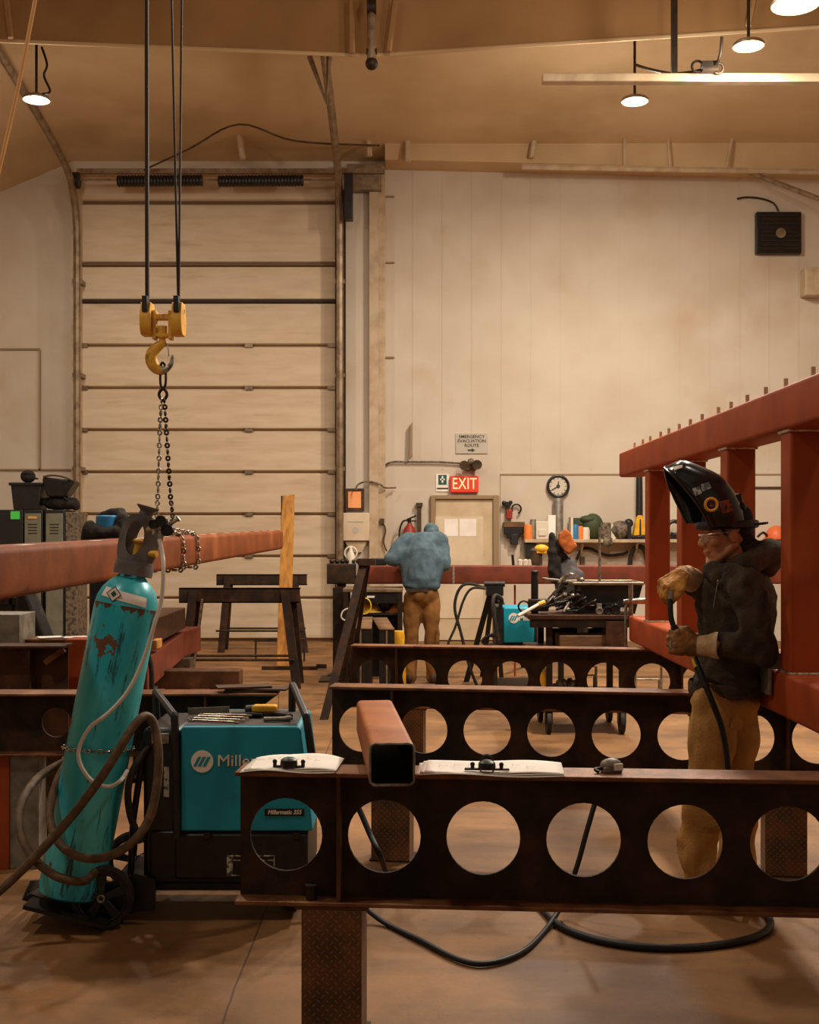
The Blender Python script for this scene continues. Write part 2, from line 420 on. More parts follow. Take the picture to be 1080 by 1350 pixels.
def wloc(o):
    v = Vector((0,0,0))
    while o is not None: v += o.location; o = o.parent
    return v
def props(o, label=None, cat=None, group=None, kind=None):
    if label: o['label'] = label
    if cat: o['category'] = cat
    if group: o['group'] = group
    if kind: o['kind'] = kind
    return o
def thing(name, label, cat, loc=(0,0,0), rz=0, group=None):
    o = bpy.data.objects.new(name, None); COL.objects.link(o); o.empty_display_size = .1
    o.location = loc; o.rotation_euler = (0,0,rz)
    return props(o, label, cat, group)
def mesh(name, mb, mats, parent=None, local=False, bev=0, seg=2, smooth=True, fix=True, ang=38, sub=0):
    """one mesh object; world-space points are moved to the parent's origin unless local"""
    me = bpy.data.meshes.new(name)
    off = Vector((0,0,0))
    if parent is None:
        if not local:
            lo = [min(p[i] for p in mb.v) for i in range(3)]; hi = [max(p[i] for p in mb.v) for i in range(3)]
            off = Vector(((lo[0]+hi[0])/2, (lo[1]+hi[1])/2, lo[2]))
    elif not local: off = wloc(parent)
    me.from_pydata([tuple(p-off) for p in mb.v], [], mb.f)
    ms = mats if isinstance(mats, (list, tuple)) else [mats]
    for q in ms: me.materials.append(MATS[q])
    for i, p in enumerate(me.polygons): p.material_index = min(mb.m[i], len(ms)-1)
    if fix:
        bm = bmesh.new(); bm.from_mesh(me); bmesh.ops.recalc_face_normals(bm, faces=bm.faces); bm.to_mesh(me); bm.free()
    if smooth:
        me.polygons.foreach_set('use_smooth', [True]*len(me.polygons)); me.set_sharp_from_angle(angle=math.radians(ang))
    me.update()
    o = bpy.data.objects.new(name, me); COL.objects.link(o)
    if parent is not None: o.parent = parent
    elif not local: o.location = off
    if bev:
        md = o.modifiers.new('bevel', 'BEVEL'); md.width = bev; md.segments = seg; md.limit_method = 'ANGLE'; md.angle_limit = math.radians(40)
    if sub:
        md = o.modifiers.new('sub', 'SUBSURF'); md.levels = sub; md.render_levels = sub
    return o
def solo(name, mb, mats, label, cat, group=None, **kw): return props(mesh(name, mb, mats, **kw), label, cat, group)
def struct(name, mb, mats, **kw): return props(mesh(name, mb, mats, **kw), kind='structure')
def copy_tree(o, parent=None):
    c = o.copy(); COL.objects.link(c)
    if parent is not None: c.parent = parent
    for ch in [q for q in bpy.data.objects if q.parent == o]: copy_tree(ch, c)
    return c
def dup(o, loc, rz=None, label=None, group=None):
    c = copy_tree(o); c.location = loc
    if rz is not None: c.rotation_euler = (0,0,rz)
    return props(c, label, None, group)
def blob(name, mb, mats, parent, voxel=.012, smooth=5, disp=0.0, dscale=6.0, dvec=(1,1,1), paint=None, local=False):
    """overlapping volumes fused into one continuous surface"""
    me = bpy.data.meshes.new('t'); me.from_pydata([tuple(p) for p in mb.v], [], mb.f)
    bm = bmesh.new(); bm.from_mesh(me); bmesh.ops.recalc_face_normals(bm, faces=bm.faces); bm.to_mesh(me); bm.free()
    o = bpy.data.objects.new('t', me); COL.objects.link(o)
    r = o.modifiers.new('r', 'REMESH'); r.mode = 'VOXEL'; r.voxel_size = voxel
    if smooth: s = o.modifiers.new('s', 'SMOOTH'); s.factor = .5; s.iterations = smooth
    dg = bpy.context.evaluated_depsgraph_get(); dg.update()
    nm = bpy.data.meshes.new_from_object(o.evaluated_get(dg)); bpy.data.objects.remove(o)
    off = wloc(parent) if (parent is not None and not local) else Vector((0,0,0))
    if disp:
        ns = [Vector(v.normal) for v in nm.vertices]
        for v, n_ in zip(nm.vertices, ns):
            q = Vector((v.co.x*dvec[0], v.co.y*dvec[1], v.co.z*dvec[2]))*dscale
            f = noise.noise(q)*.7 + noise.noise(q*2.3+Vector((3,1,5)))*.4
            f = f - abs(noise.noise(q*1.4+Vector((9,2,1))))*.6
            v.co += n_*f*disp
    nm.materials.clear()
    for q in (mats if isinstance(mats, (list,tuple)) else [mats]): nm.materials.append(MATS[q])
    if paint:
        for p in nm.polygons: p.material_index = paint(p.center)
    for v in nm.vertices: v.co -= off
    nm.polygons.foreach_set('use_smooth', [True]*len(nm.polygons)); nm.name = name
    o = bpy.data.objects.new(name, nm); COL.objects.link(o)
    if parent is not None: o.parent = parent
    return o
def text(name, s, size, matn, parent, M, depth=.001, align='CENTER', shear=0.0, bold=0.0, sx=1.0, space=1.0, line=1.0):
    """raised lettering; M places the text's own x-y plane"""
    c = bpy.data.curves.new('t', 'FONT'); c.body = s; c.size = size; c.align_x = align; c.align_y = 'CENTER'
    c.extrude = depth; c.shear = shear; c.offset = bold; c.space_character = space; c.space_line = line; c.resolution_u = 3
    o = bpy.data.objects.new('t', c); COL.objects.link(o)
    dg = bpy.context.evaluated_depsgraph_get(); dg.update()
    me = bpy.data.meshes.new_from_object(o.evaluated_get(dg)); bpy.data.objects.remove(o)
    off = wloc(parent)
    for v in me.vertices: v.co = M @ Vector((v.co.x*sx, v.co.y, v.co.z)) - off
    me.materials.clear(); me.materials.append(MATS[matn]); me.name = name
    o = bpy.data.objects.new(name, me); COL.objects.link(o); o.parent = parent
    return o
def face_cam(c):  # text plane facing -Y
    return Matrix.Translation(c) @ Matrix.Rotation(PI/2, 4, 'X')

# ================================================================== THE SETTING
DW = 18.13
def q(px, py, D): p = P(px, py, D); return p.x, p.z
CEIL = lambda y: 7.28 + .15*(DW - y)
m = MB(); m.box(-9.2, 9.2, -7, 18.5, -.2, 0); struct('floor', m, 'concrete', local=True)
m = MB(); m.box(-9.2, 9.2, DW, DW+.25, 0, 8.2); struct('wall_back', m, 'wall_paint', local=True)
m = MB(); m.box(-9.4, -9.0, -7, DW+.25, 0, 8); struct('wall_left', m, 'wall_paint', local=True)
m = MB(); m.box(9.0, 9.4, -7, DW+.25, 0, 11.5); struct('wall_right', m, 'wall_paint', local=True)
# ceiling: rises towards the middle of the hall and falls away over the left bay
m = MB()
ys = [-7, -2, 2, 6, 9, 12, 14, 16, DW+.1]
xs = [-9.2, -7.6, -6.2, -5.1, -3, 0, 3, 6, 9.2]
def cz(x, y):
    return CEIL(y) - (max(0, -5.1-x)*.42 if x < -5.1 else 0)
vs = [(x, y, cz(x, y)) for y in ys for x in xs] + [(x, y, cz(x, y)+.2) for y in ys for x in xs]
nx = len(xs); o_ = len(ys)*nx; fs = []
for j in range(len(ys)-1):
    for i in range(nx-1):
        a = j*nx+i; fs += [(a, a+nx, a+nx+1, a+1), (o_+a, o_+a+1, o_+a+nx+1, o_+a+nx)]
m.add(vs, fs); struct('ceiling', m, 'ceiling_liner', local=True, fix=False)
# main rafter crossing the hall, clad in the same liner
m = MB(); RY = 13.3
za = q(0, 55, RY)[1]; zb = q(485, 74, RY)[1]; zc_ = q(1080, 36, RY)[1]
m.prism([(-6.4, za+.08), (P(485,74,RY).x, zb), (P(1080,36,RY).x, zc_), (9.0, zc_+.25), (9.0, 8.6), (-6.4, 8.6)], 'xz', RY, RY+.05)
struct('trim_1', m, 'dark_liner', local=True)
m = MB(); m.path([(-6.4, RY-.01, za+.08), (P(485,74,RY).x, RY-.01, zb), (P(1080,36,RY).x, RY-.01, zc_), (9, RY-.01, zc_+.25)], .022, 6); struct('trim_2', m, 'ceiling_liner', local=True)
# haunch band along the top of the right part of the back wall
m = MB(); x0, z0 = q(508, 213, DW-.4); x1, z1 = q(1080, 224, DW-.4)
m.add([(x0,DW,z0),(9,DW,z1-.1),(9,DW,7.9),(x0,DW,7.9),(x0,DW-.5,z0),(9,DW-.5,z1-.1),(9,DW-.75,7.95),(x0,DW-.75,7.95)],
      [(0,1,2,3),(4,7,6,5),(0,4,5,1),(0,3,7,4),(1,5,6,2)])
struct('trim_3', m, 'ceiling_liner', local=True)
# step in the wall right of the big door: return and square pipe column
def slab(name, px0, py0, px1, py1, D, th, mt, bev=0, z0=None):
    a = P(px0, py0, D); b_ = P(px1, py1, D); mm = MB(); mm.box(a.x, b_.x, D, D+th, b_.z if z0 is None else z0, a.z)
    return struct(name, mm, mt, local=True, bev=bev)
slab('trim_4', 456, 252, 487, 0, DW-.10, .1, 'wall_paint', z0=0)
slab('trim_5', 487, 228, 499, 0, DW-.22, .12, 'cream_metal', z0=0)
slab('trim_6', 499, 214, 508, 0, DW-.14, .14, 'cream_metal', z0=0)
slab('trim_7', 457, 216, 503, 250, DW-.34, .12, 'steel_rail')
slab('trim_8', 443, 250, 455, 0, DW-.2, .2, 'dark_steel', z0=0)
slab('trim_9', 94, 226, 106, 0, DW-.16, .16, 'cream_metal', z0=0)
slab('trim_10', 101, 222, 507, 228, DW-.42, .08, 'steel_rail')
# painted boards lining the wall around the exit door
slab('trim_11', 660, 626, 1078, 843, DW-.02, .02, 'wall_paint', z0=0)
slab('trim_12', 505, 646, 566, 843, DW-.02, .02, 'wall_paint', z0=0)
for i, (a, b_, c, d) in enumerate([(0,459,52,461),(51,461,53.5,620),(0,618,94,620),(734.5,627,735.5,745),(660,624.5,1075,626.5),(508,470,520,472),(508,345,520,347),(508,258,520,260)]):
    slab('trim_%d' % (13+i), a, b_, c, d, DW-.03, .03, 'seam_paint')
# faint upright ribs of the liner on the big wall
for i in range(14):
    x, _ = q(545+39*i, 0, DW); m = MB(); m.box(x-.012, x+.012, DW-.006, DW+.01, 2.6, 7.2); struct('trim_%d' % (30+i), m, 'wall_paint', local=True)

# ---- big overhead door
def sect(d, px0, py0, px1, py1, grooves=True):
    a = P(px0, py0, DW-.05); b_ = P(px1, py1, DW-.05); z1, z0 = a.z-.008, b_.z+.008; h = z1-z0
    y = DW-.05; n = 2 if grooves else 1
    prof = [(y+.03, z0), (y, z0+.02)]
    for i in range(1, n):
        zz = z0+h*i/n; prof += [(y, zz-.03), (y+.004, zz), (y, zz+.03)]
    prof += [(y, z1-.02), (y+.03, z1), (y+.045, z1), (y+.045, z0)]
    mm = MB(); mm.prism(prof, 'yz', a.x, b_.x); return mesh('door_panel', mm, 'door_paint', d)
d1 = bpy.data.objects.new('door_1', None); COL.objects.link(d1); d1.location = (P(272,845,DW-.05).x, DW-.05, 0); d1['kind'] = 'structure'
zs = [397.5, 455, 511, 566.5, 622, 677.5, 733, 788, 843]
for i in range(8): sect(d1, 107, zs[i]+1, 442, zs[i+1])
sect(d1, 107, 350, 442, 396, False); sect(d1, 107, 268, 442, 347, False); sect(d1, 107, 228, 442, 265, False)
m = MB(); a = P(107, 224, DW-.005); b_ = P(442, 845, DW-.005); m.box(a.x-.02, b_.x+.02, DW-.006, DW-.002, 0, a.z); mesh('door_gasket', m, 'door_gasket', d1)
for py, mt_ in ((348.5,'door_gasket'), (397,'shadow_gap')):  # upper strip is a rail, dark lower one imitates a shadow gap
    m = MB()
    if 1:
        a = P(107, py-1.6, DW-.08); b_ = P(442, py+1.6, DW-.08); m.box(a.x, b_.x, DW-.08, DW-.04, b_.z, a.z)
    mesh('rail_gap_strip', m, mt_, d1)
for py in (455, 511, 566.5, 622, 677.5, 733):
    for px in (110, 328, 437):
        m = MB(); c = P(px, py, DW-.08); m.box(c.x-.06, c.x+.06, DW-.08, DW-.04, c.z-.03, c.z+.03); mesh('hinge', m, 'steel_rail', d1)
# exit door
d2 = bpy.data.objects.new('door_2', None); COL.objects.link(d2); d2.location = (P(613,0,DW).x, DW-.05, 0); d2['kind'] = 'structure'
a = P(568, 653, DW-.06); b_ = P(658, 845, DW-.06)
m = MB(); m.box(a.x, a.x+.07, DW-.1, DW, 0, a.z); m.box(b_.x-.09, b_.x, DW-.1, DW, 0, a.z); m.box(a.x+.07, b_.x-.09, DW-.1, DW, a.z-.06, a.z)
mesh('door_frame', m, 'seam_paint', d2, bev=.008)
m = MB(); m.box(a.x+.075, b_.x-.095, DW-.055, DW-.01, .02, a.z-.065); mesh('door_leaf', m, 'steel_door', d2)
m = MB(); c0 = P(573, 681, DW-.06); c1 = P(637, 788, DW-.06); m.box(c0.x, c1.x, DW-.066, DW-.056, .35, c0.z); mesh('door_notice_board', m, 'door_panel', d2)
m = MB()
for (u0, v0, u1, v1) in ((586,684,604,707),(606,684,628,707)):
    a_ = P(u0,v0,DW-.07); b2 = P(u1,v1,DW-.07); m.box(a_.x, b2.x, DW-.070, DW-.067, b2.z, a_.z)
mesh('notice', m, 'paper', d2)
m = MB(); c = P(571, 760, DW-.1); m.box(c.x, c.x+.03, DW-.12, DW-.05, c.z-.12, c.z+.06); m.cyl((c.x+.02, DW-.13, c.z), (c.x+.14, DW-.13, c.z), .012, n=8); mesh('door_handle', m, 'steel_rail', d2)

# ---- track of the overhead door, springs and shaft
def track(px, ex, name_lab):
    m = MB(); x = P(px, 250, DW-.3).x; y0 = DW-.28
    pts = [V(x, y0, .02), V(x, y0, 5.8), V(x, y0-.03, 6.25), V(x, y0-.2, 6.65), V(x+ex*.1, y0-.6, 6.95), V(x+ex*.4, y0-2, 7.28), V(x+ex, y0-4.2, 7.65)]
    pts = [pts[0]] + cr(pts[1:], 6)
    m.path(pts, .055, 8)
    t = thing('door_track', name_lab, 'door track', (x, y0, 0), 0, None)
    mesh('rail', m, 'steel_rail', t)
    for k in (1.2, 2.6, 4.0, 5.4):
        b_ = MB(); b_.box(x-.07, x+.07, y0, DW-.06, k-.03, k+.03); mesh('bracket', b_, 'steel_rail', t)
    return t
track(101, -.05, 'pale steel track up the left jamb of the overhead door, bending away under the ceiling')
track(448, .0, 'pale steel track up the right jamb of the overhead door, bending away under the ceiling')
m = MB(); a = P(106, 237, DW-.5); b_ = P(446, 237, DW-.5); m.cyl(a, b_, .018, n=8)
sh = solo('spring_shaft', m, 'steel_rail', 'thin horizontal shaft carrying the two dark springs above the overhead door', 'shaft')
for (u0, u1, w_) in ((155, 267, 'left'), (288, 400, 'right')):
    m = MB(); a = P(u0, 239, DW-.5); b_ = P(u1, 238, DW-.5); n_ = 26
    prof = [(.0, 0)]; L_ = (b_-a).length
    for i in range(n_*2+1): prof.append((.088 if i % 2 else .074, L_*i/(n_*2)))
    prof.append((0, L_)); m.rev(prof, a, b_-a, 16)
    t = solo('torsion_spring', m, 'black_metal', 'dark coiled door spring above the overhead door, the one on the %s' % w_, 'spring', 'door springs')
m = MB(); a = P(101, 238, DW-.5); m.cyl(a-V(.05,0,0), a+V(.04,0,0), .12, n=20); solo('cable_drum', m, 'black_metal', 'small dark cable drum at the left end of the spring shaft over the big door', 'drum')
m = MB(); a = P(457, 240, DW-.55); m.box(a.x-.03, a.x+.09, DW-.62, DW-.4, a.z-.55, a.z+.12); solo('door_opener', m, 'black_metal', 'dark narrow door opener box hanging right of the overhead door top', 'door opener', bev=.01)

# ---- overhead details: hanging lamps
def lamp(px, py, D, wpx, drop, label, power=1.0):
    c = P(px, py, D); r = wpx*D/F/2
    t = thing('high_bay_lamp', label, 'ceiling lamp', c, 0, 'high bay lamps')
    m = MB(); m.rev([(0, .07), (r*.3, .07), (r*.45, .045), (r*.98, .03), (r*1.08, .012), (r*1.08, -.012), (r*1.0, -.014), (r*.98, .0), (0, .004)], c, (0,0,1), 24); mesh('housing', m, 'lamp_housing', t)
    m = MB(); m.rev([(0, -.028), (r*.7, -.024), (r*.96, -.010), (r*.97, .0), (0, .0)], c, (0,0,1), 24); mesh('diffuser', m, 'lamp_glow', t)
    m = MB(); top = cz(c.x, D); m.cyl(c+V(0,0,.09), V(c.x, D, min(top, c.z+drop)), .016, n=8); m.box(c.x-.06, c.x+.06, D-.06, D+.06, min(top, c.z+drop)-.04, min(top, c.z+drop)); mesh('hanging_rod', m, 'dark_steel', t)
    ld = bpy.data.lights.new('lamp_light', 'AREA'); ld.shape = 'DISK'; ld.size = r*2; ld.energy = LAMP_W*power; ld.color = LAMP_COL
    lo = bpy.data.objects.new('lamp_light', ld); COL.objects.link(lo); lo.parent = t; lo.location = (0,0,-.04)
    pd = bpy.data.lights.new('lamp_fill', 'POINT'); pd.shadow_soft_size = .12; pd.energy = LAMP_W*power*.42; pd.color = LAMP_COL  # fill light added below the diffuser to brighten the ceiling
    po = bpy.data.objects.new('lamp_fill', pd); COL.objects.link(po); po.parent = t; po.location = (0,0,-.22)
    return t
lamp(48, 131, 14.0, 33, 3, 'round lit ceiling lamp at upper left, hanging beside the pale rope', 1.7)
lamp(837, 133, 14.0, 33, 3, 'round lit ceiling lamp hanging just below the long pale horizontal rail', 5.0)
lamp(987, 60, 12.0, 38, 3, 'round lit ceiling lamp above the long rail, second nearest on the right', 3.0)
lamp(1049, 5, 8.5, 58, 4, 'largest nearest lit ceiling lamp, cut by the top edge at the right', 4.6)
# unseen lamps added above the frame to light the hall
def lamp_off(x, y, z, power, lab):
    P0 = (x*F/y+540, HOR-(z-EYE)*F/y)
    return lamp(P0[0], P0[1], y, .34*F/y, 4, lab, power)
lamp_off(-2.6, 8.5, 6.9, 2.2, 'added unseen ceiling lamp over the left bay above the picture')
lamp_off(.6, 9.6, 7.1, 2.6, 'added unseen ceiling lamp over the middle girders above the picture')
lamp_off(3.2, 3.6, 6.6, .8, 'added unseen ceiling lamp over the near right corner above the picture')
lamp_off(-3.6, 3.2, 6.6, 1.4, 'added unseen ceiling lamp over the near left corner above the picture')

def rod(name, pts, r, mt, label, cat, group=None, n=8, smooth=0, parent=None):
    m = MB(); m.path([P(*p) for p in pts], r, n, smooth=smooth)
    return solo(name, m, mt, label, cat, group) if parent is None else mesh(name, m, mt, parent)
# two long rails under the ceiling
t = thing('ceiling_rail', 'long pale horizontal rail hanging at upper right, its left end free', 'rail', P(715,104,12.6))
m = MB(); a = P(715, 104, 12.6); m.box(a.x, 8.9, 12.55, 12.67, a.z-.045, a.z+.045); mesh('rail', m, 'cream_metal', t, bev=.01)
m = MB(); a = P(889, 52, 12.6); m.box(a.x-.03, a.x+.03, 12.57, 12.63, P(0,98,12.6).z, CEIL(12.6)); mesh('hanger', m, 'dark_steel', t)
t = thing('ceiling_rail', 'lower thin pale rail running along the top of the back wall at right', 'rail', P(688,220,DW-.7))
m = MB(); a = P(688, 220, DW-.7); m.add([], []); b_ = P(1080, 227, DW-.7)
m.cyl(a, b_+V(3,0,-.05), .045, n=6); mesh('rail', m, 'cream_metal', t)
for (u0, v0, u1, v1) in ((823,145,824,219),(880,160,884,222),(966,178,958,222)):
    m = MB(); m.cyl(P(u0,v0,DW-.7), P(u1,v1,DW-.7), .026, n=6); mesh('hanger', m, 'cream_metal', t)
for (u0, v0, u1, v1, D, lb) in ((708,157,701,208,DW-.62,'short pale slanting brace above the left end of the lower rail'),
        (537,143,537,214,DW-.62,'short pale upright brace over the wall corner right of the big door'),
        (484,148,487,206,DW-.62,'short pale brace above the square pipe column'),
        (314,168,320,210,DW-.8,'short pale brace above the middle of the overhead door'),
        (521,0,512,68,RY-.15,'pale brace against the dark rafter, right of the cluster at top centre'),
        (463,0,464,70,RY-.15,'pale brace against the dark rafter, left of the cluster at top centre'),
        (8,0,14,50,RY-.15,'pale brace against the dark rafter at the far upper left'),
        (994,0,987,34,RY-.15,'pale brace against the rafter above the second ceiling lamp')):
    m = MB(); m.path([P(u0,v0,D), P(u1,v1,D)], .035 if D < 14 else .045, 6)
    solo('ceiling_brace', m, 'cream_metal' if D > 14 else 'dark_liner', lb, 'brace', 'braces under the roof')
t = thing('pipe_hanger', 'rusty pipe fitting with flanges hanging at the top centre of the rafter', 'pipe fitting', P(490, 85, RY-.3))
m = MB(); m.cyl(P(490,-20,RY-.3), P(490,80,RY-.3), .05, n=10); mesh('pipe', m, 'steel_rail', t)
m = MB(); m.cyl(P(484,10,RY-.3), P(496,10,RY-.3), .09, n=10); m.ball(P(490,84,RY-.3), .07); m.cyl(P(483,68,RY-.3), P(497,68,RY-.3), .035, n=8); mesh('fitting', m, 'dark_steel', t)
rod('track_hanger', [(408,74,14.0),(431,136,14.0),(434,75,14.0)], .035, 'steel_rail', 'V-shaped steel hanger holding the end of the right door track', 'bracket')
rod('slanting_pipe', [(985,226,DW-.6),(1080,262,DW-1.2)], .035, 'steel_rail', 'dark thin pipe slanting down to the right edge above the dark wall vent', 'pipe')
rod('ceiling_rope', [(190,224,DW-.6),(250,196,17),(315,164,16.2),(390,186,16.6),(500,192,DW-.7)], .014, 'timber_dark', 'thin dark rope sagging in two bows under the ceiling over the big door', 'rope', smooth=6)
rod('lamp_cable', [(837,85,13.9),(860,92,13.4),(890,97,12.9),(925,92,12.6),(947,80,12.4),(952,48,12.3)], .016, 'dark_steel', 'dark loose cable running from the lamp over the long rail to the rafter', 'cable', smooth=6)
m = MB(); c = P(935, 89, 12.5); m.box(c.x-.08, c.x+.08, 12.44, 12.54, c.z-.05, c.z+.05); m.torus(c+V(-.12,0,.01), .06, .014, (0,1,0), 14, 6); m.torus(c+V(.1,0,-.01), .05, .014, (0,1,.3), 14, 6)
solo('junction_box', m, 'dark_steel', 'small dark junction box with coiled cable above the long rail', 'junction box')
rod('lamp_cable', [(55,62,13.9),(62,85,13.9),(58,100,13.9),(66,120,13.9),(56,124,13.9)], .014, 'dark_steel', 'loose wavy cable beside the upper left ceiling lamp', 'cable', smooth=6)
rod('pale_rope', [(52,-30,6.0),(25,110,6.0),(-3,232,6.0)], .011, 'rope', 'thin pale rope crossing the upper left corner of the hall', 'rope', smooth=6)

# ---- things on the back wall
t = thing('wall_vent', 'square black louvred vent with a round centre high on the back wall at right', 'vent', P(1028,306,DW-.1))
a = P(998, 279, DW-.12); b_ = P(1057, 334, DW-.12)
m = MB(); m.box(a.x, b_.x, DW-.12, DW, b_.z, a.z); mesh('vent_box', m, 'black_metal', t, bev=.01)
for i in range(9):
    z = b_.z+.06+i*(a.z-b_.z-.12)/8; m = MB(); m.box(a.x+.05, b_.x-.05, DW-.135, DW-.121, z-.012, z+.012); mesh('slat', m, 'dark_steel', t)
m = MB(); c = P(1030,307,DW-.16); m.cyl(c, c+V(0,.03,0), .075, n=20); mesh('fan_hub', m, 'steel_rail', t)
rod('vent_cable', [(972,262,DW-.05),(985,260,DW-.05),(1005,262,DW-.05),(1020,268,DW-.05),(1026,278,DW-.05)], .014, 'dark_steel', 'dark cable arching over the black wall vent', 'cable', smooth=5)
m = MB(); a = P(1062,352,DW-.25); b_ = P(1092,389,DW-.25); m.box(a.x, b_.x+.2, DW-.25, DW, b_.z, a.z); solo('wall_box', m, 'cream_metal', 'pale box on the back wall at the right edge below the black vent', 'box', bev=.02)
# evacuation sign
t = thing('evacuation_sign', 'grey evacuation route sign with an arrow above the exit door', 'sign', P(622,585,DW-.02))
a = P(601, 571, DW-.02); b_ = P(643, 598, DW-.02); m = MB(); m.box(a.x, b_.x, DW-.02, DW, b_.z, a.z); mesh('board', m, 'sign_grey', t, bev=.004)
for s_, yy in (('EMERGENCY', 575.8), ('EVACUATION', 581.6), ('ROUTE', 587.4)):
    text('lettering', s_, .066, 'sign_ink', t, face_cam(P(622, yy, DW-.0215)), bold=.0015, sx=1.04)
m = MB(); c = P(622, 593.5, DW-.024); z_ = c.z
m.prism([(c.x-.06,z_-.012),(c.x,z_-.012),(c.x,z_-.03),(c.x+.055,z_),(c.x,z_+.03),(c.x,z_+.012),(c.x-.06,z_+.012)], 'xz', DW-.024, DW-.020); mesh('arrow', m, 'sign_ink', t)
# exit sign
t = thing('exit_sign', 'red lit EXIT sign over the exit door', 'sign', P(612,638,DW-.1))
a = P(594, 627.5, DW-.1); b_ = P(631, 649, DW-.1); m = MB(); m.box(a.x, b_.x, DW-.1, DW, b_.z, a.z); mesh('housing', m, 'exit_red', t, bev=.006)
text('lettering', 'EXIT', .245, 'exit_letter', t, face_cam(P(612.5, 638.2, DW-.102)), bold=.001, sx=.72, space=1.05)
# small green pictogram sign
t = thing('pictogram_sign', 'small white sign with a dark green square, left of the red exit sign', 'sign', P(584,637,DW-.02))
a = P(575, 625, DW-.015); b_ = P(592, 648, DW-.015); m = MB(); m.box(a.x, b_.x, DW-.015, DW, b_.z, a.z); mesh('board', m, 'paper', t)
a = P(578, 626, DW-.02); b_ = P(589, 639, DW-.02); m = MB(); m.box(a.x, b_.x, DW-.02, DW-.015, b_.z, a.z); mesh('symbol_panel', m, 'sign_green', t)
c = P(583.5, 632, DW-.023); m = MB(); m.box(c.x-.012, c.x+.012, DW-.023, DW-.02, c.z-.05, c.z+.05); m.box(c.x-.035, c.x+.035, DW-.023, DW-.02, c.z-.012, c.z+.012); mesh('symbol', m, 'paper', t)
m = MB(); a = P(576, 643, DW-.02); b_ = P(591, 645, DW-.02); m.box(a.x, b_.x, DW-.018, DW-.015, b_.z, a.z); mesh('caption_bar', m, 'sign_ink', t)
# emergency light
t = thing('emergency_light', 'twin-headed emergency light above the red exit sign', 'emergency light', P(620,613,DW-.15))
m = MB(); c = P(620, 616, DW-.1); m.box(c.x-.07, c.x+.09, DW-.12, DW, c.z-.05, c.z+.05); mesh('base', m, 'tin_mix', t, bev=.01)
for u, v in ((612, 613), (629, 612)):
    m = MB(); c = P(u, v, DW-.2); m.rev([(0,-.05),(.05,-.04),(.075,.04),(.07,.05),(0,.045)], c, (.0,-1,-.25), 16); mesh('lamp_head', m, 'timber_dark', t)
m = MB(); m.ball(P(621,609,DW-.14), .055); mesh('cap', m, 'tin_mix', t)
rod('conduit', [(506,644,DW-.05),(506,625,DW-.05),(508,614,DW-.05),(518,609,DW-.05),(540,609,DW-.05),(575,609,DW-.05),(610,611,DW-.05)], .014, 'tin_mix', 'thin conduit arching along the wall from the wall corner to the emergency light', 'conduit', smooth=5)
rod('conduit', [(470,646,DW-.25),(471,640,DW-.25),(478,636,DW-.25),(488,635,DW-.25),(500,638,DW-.25),(508,643,DW-.2),(522,643,DW-.1)], .013, 'tin_mix', 'thin conduit from the orange framed notice across the pipe column', 'conduit', smooth=5)
# plate standing off the wall above the conduit
m = MB(); m.pprism([P(541,560,DW-.12), P(544,556,DW-.12), P(544,600,DW-.12), P(540,604,DW-.12)], (.0,.12,0)); solo('wall_bracket', m, 'seam_paint', 'narrow upright pale bracket on the wall above the conduit bend', 'bracket')
# orange framed notice
t = thing('framed_notice', 'bright orange sheet in a dark frame right of the overhead door', 'notice', P(467,658,DW-.14))
a = P(455, 644, DW-.15); b_ = P(480, 674, DW-.15); m = MB(); m.box(a.x, b_.x, DW-.15, DW-.1, b_.z, a.z); mesh('frame', m, 'timber_dark', t, bev=.01)
a = P(459, 648, DW-.16); b_ = P(476, 669.5, DW-.16); m = MB(); m.box(a.x, b_.x, DW-.158, DW-.15, b_.z, a.z); mesh('sheet', m, 'orange_paper', t)
# white cabinet below
t = thing('wall_cabinet', 'white wall box with a tapering chute below the orange framed notice', 'cabinet', P(470,690,DW-.2))
a = P(452, 676, DW-.24); b_ = P(487, 713, DW-.24); m = MB(); m.box(a.x, b_.x, DW-.24, DW-.1, b_.z, a.z); mesh('body', m, 'door_panel', t, bev=.01)
m = MB(); m.prism([(P(455,714,DW-.2).x, P(0,714,DW-.2).z), (P(484,714,DW-.2).x, P(0,714,DW-.2).z), (P(477,728,DW-.2).x, P(0,728,DW-.2).z), (P(463,728,DW-.2).x, P(0,728,DW-.2).z)], 'xz', DW-.2, DW-.1); mesh('chute', m, 'cream_metal', t)
m = MB(); c = P(469, 699, DW-.245); m.cyl(c, c+V(0,.006,0), .05, n=8); m.box(c.x-.12, c.x+.12, DW-.245, DW-.24, c.z+.12, c.z+.135); mesh('emblem', m, 'sign_grey', t)
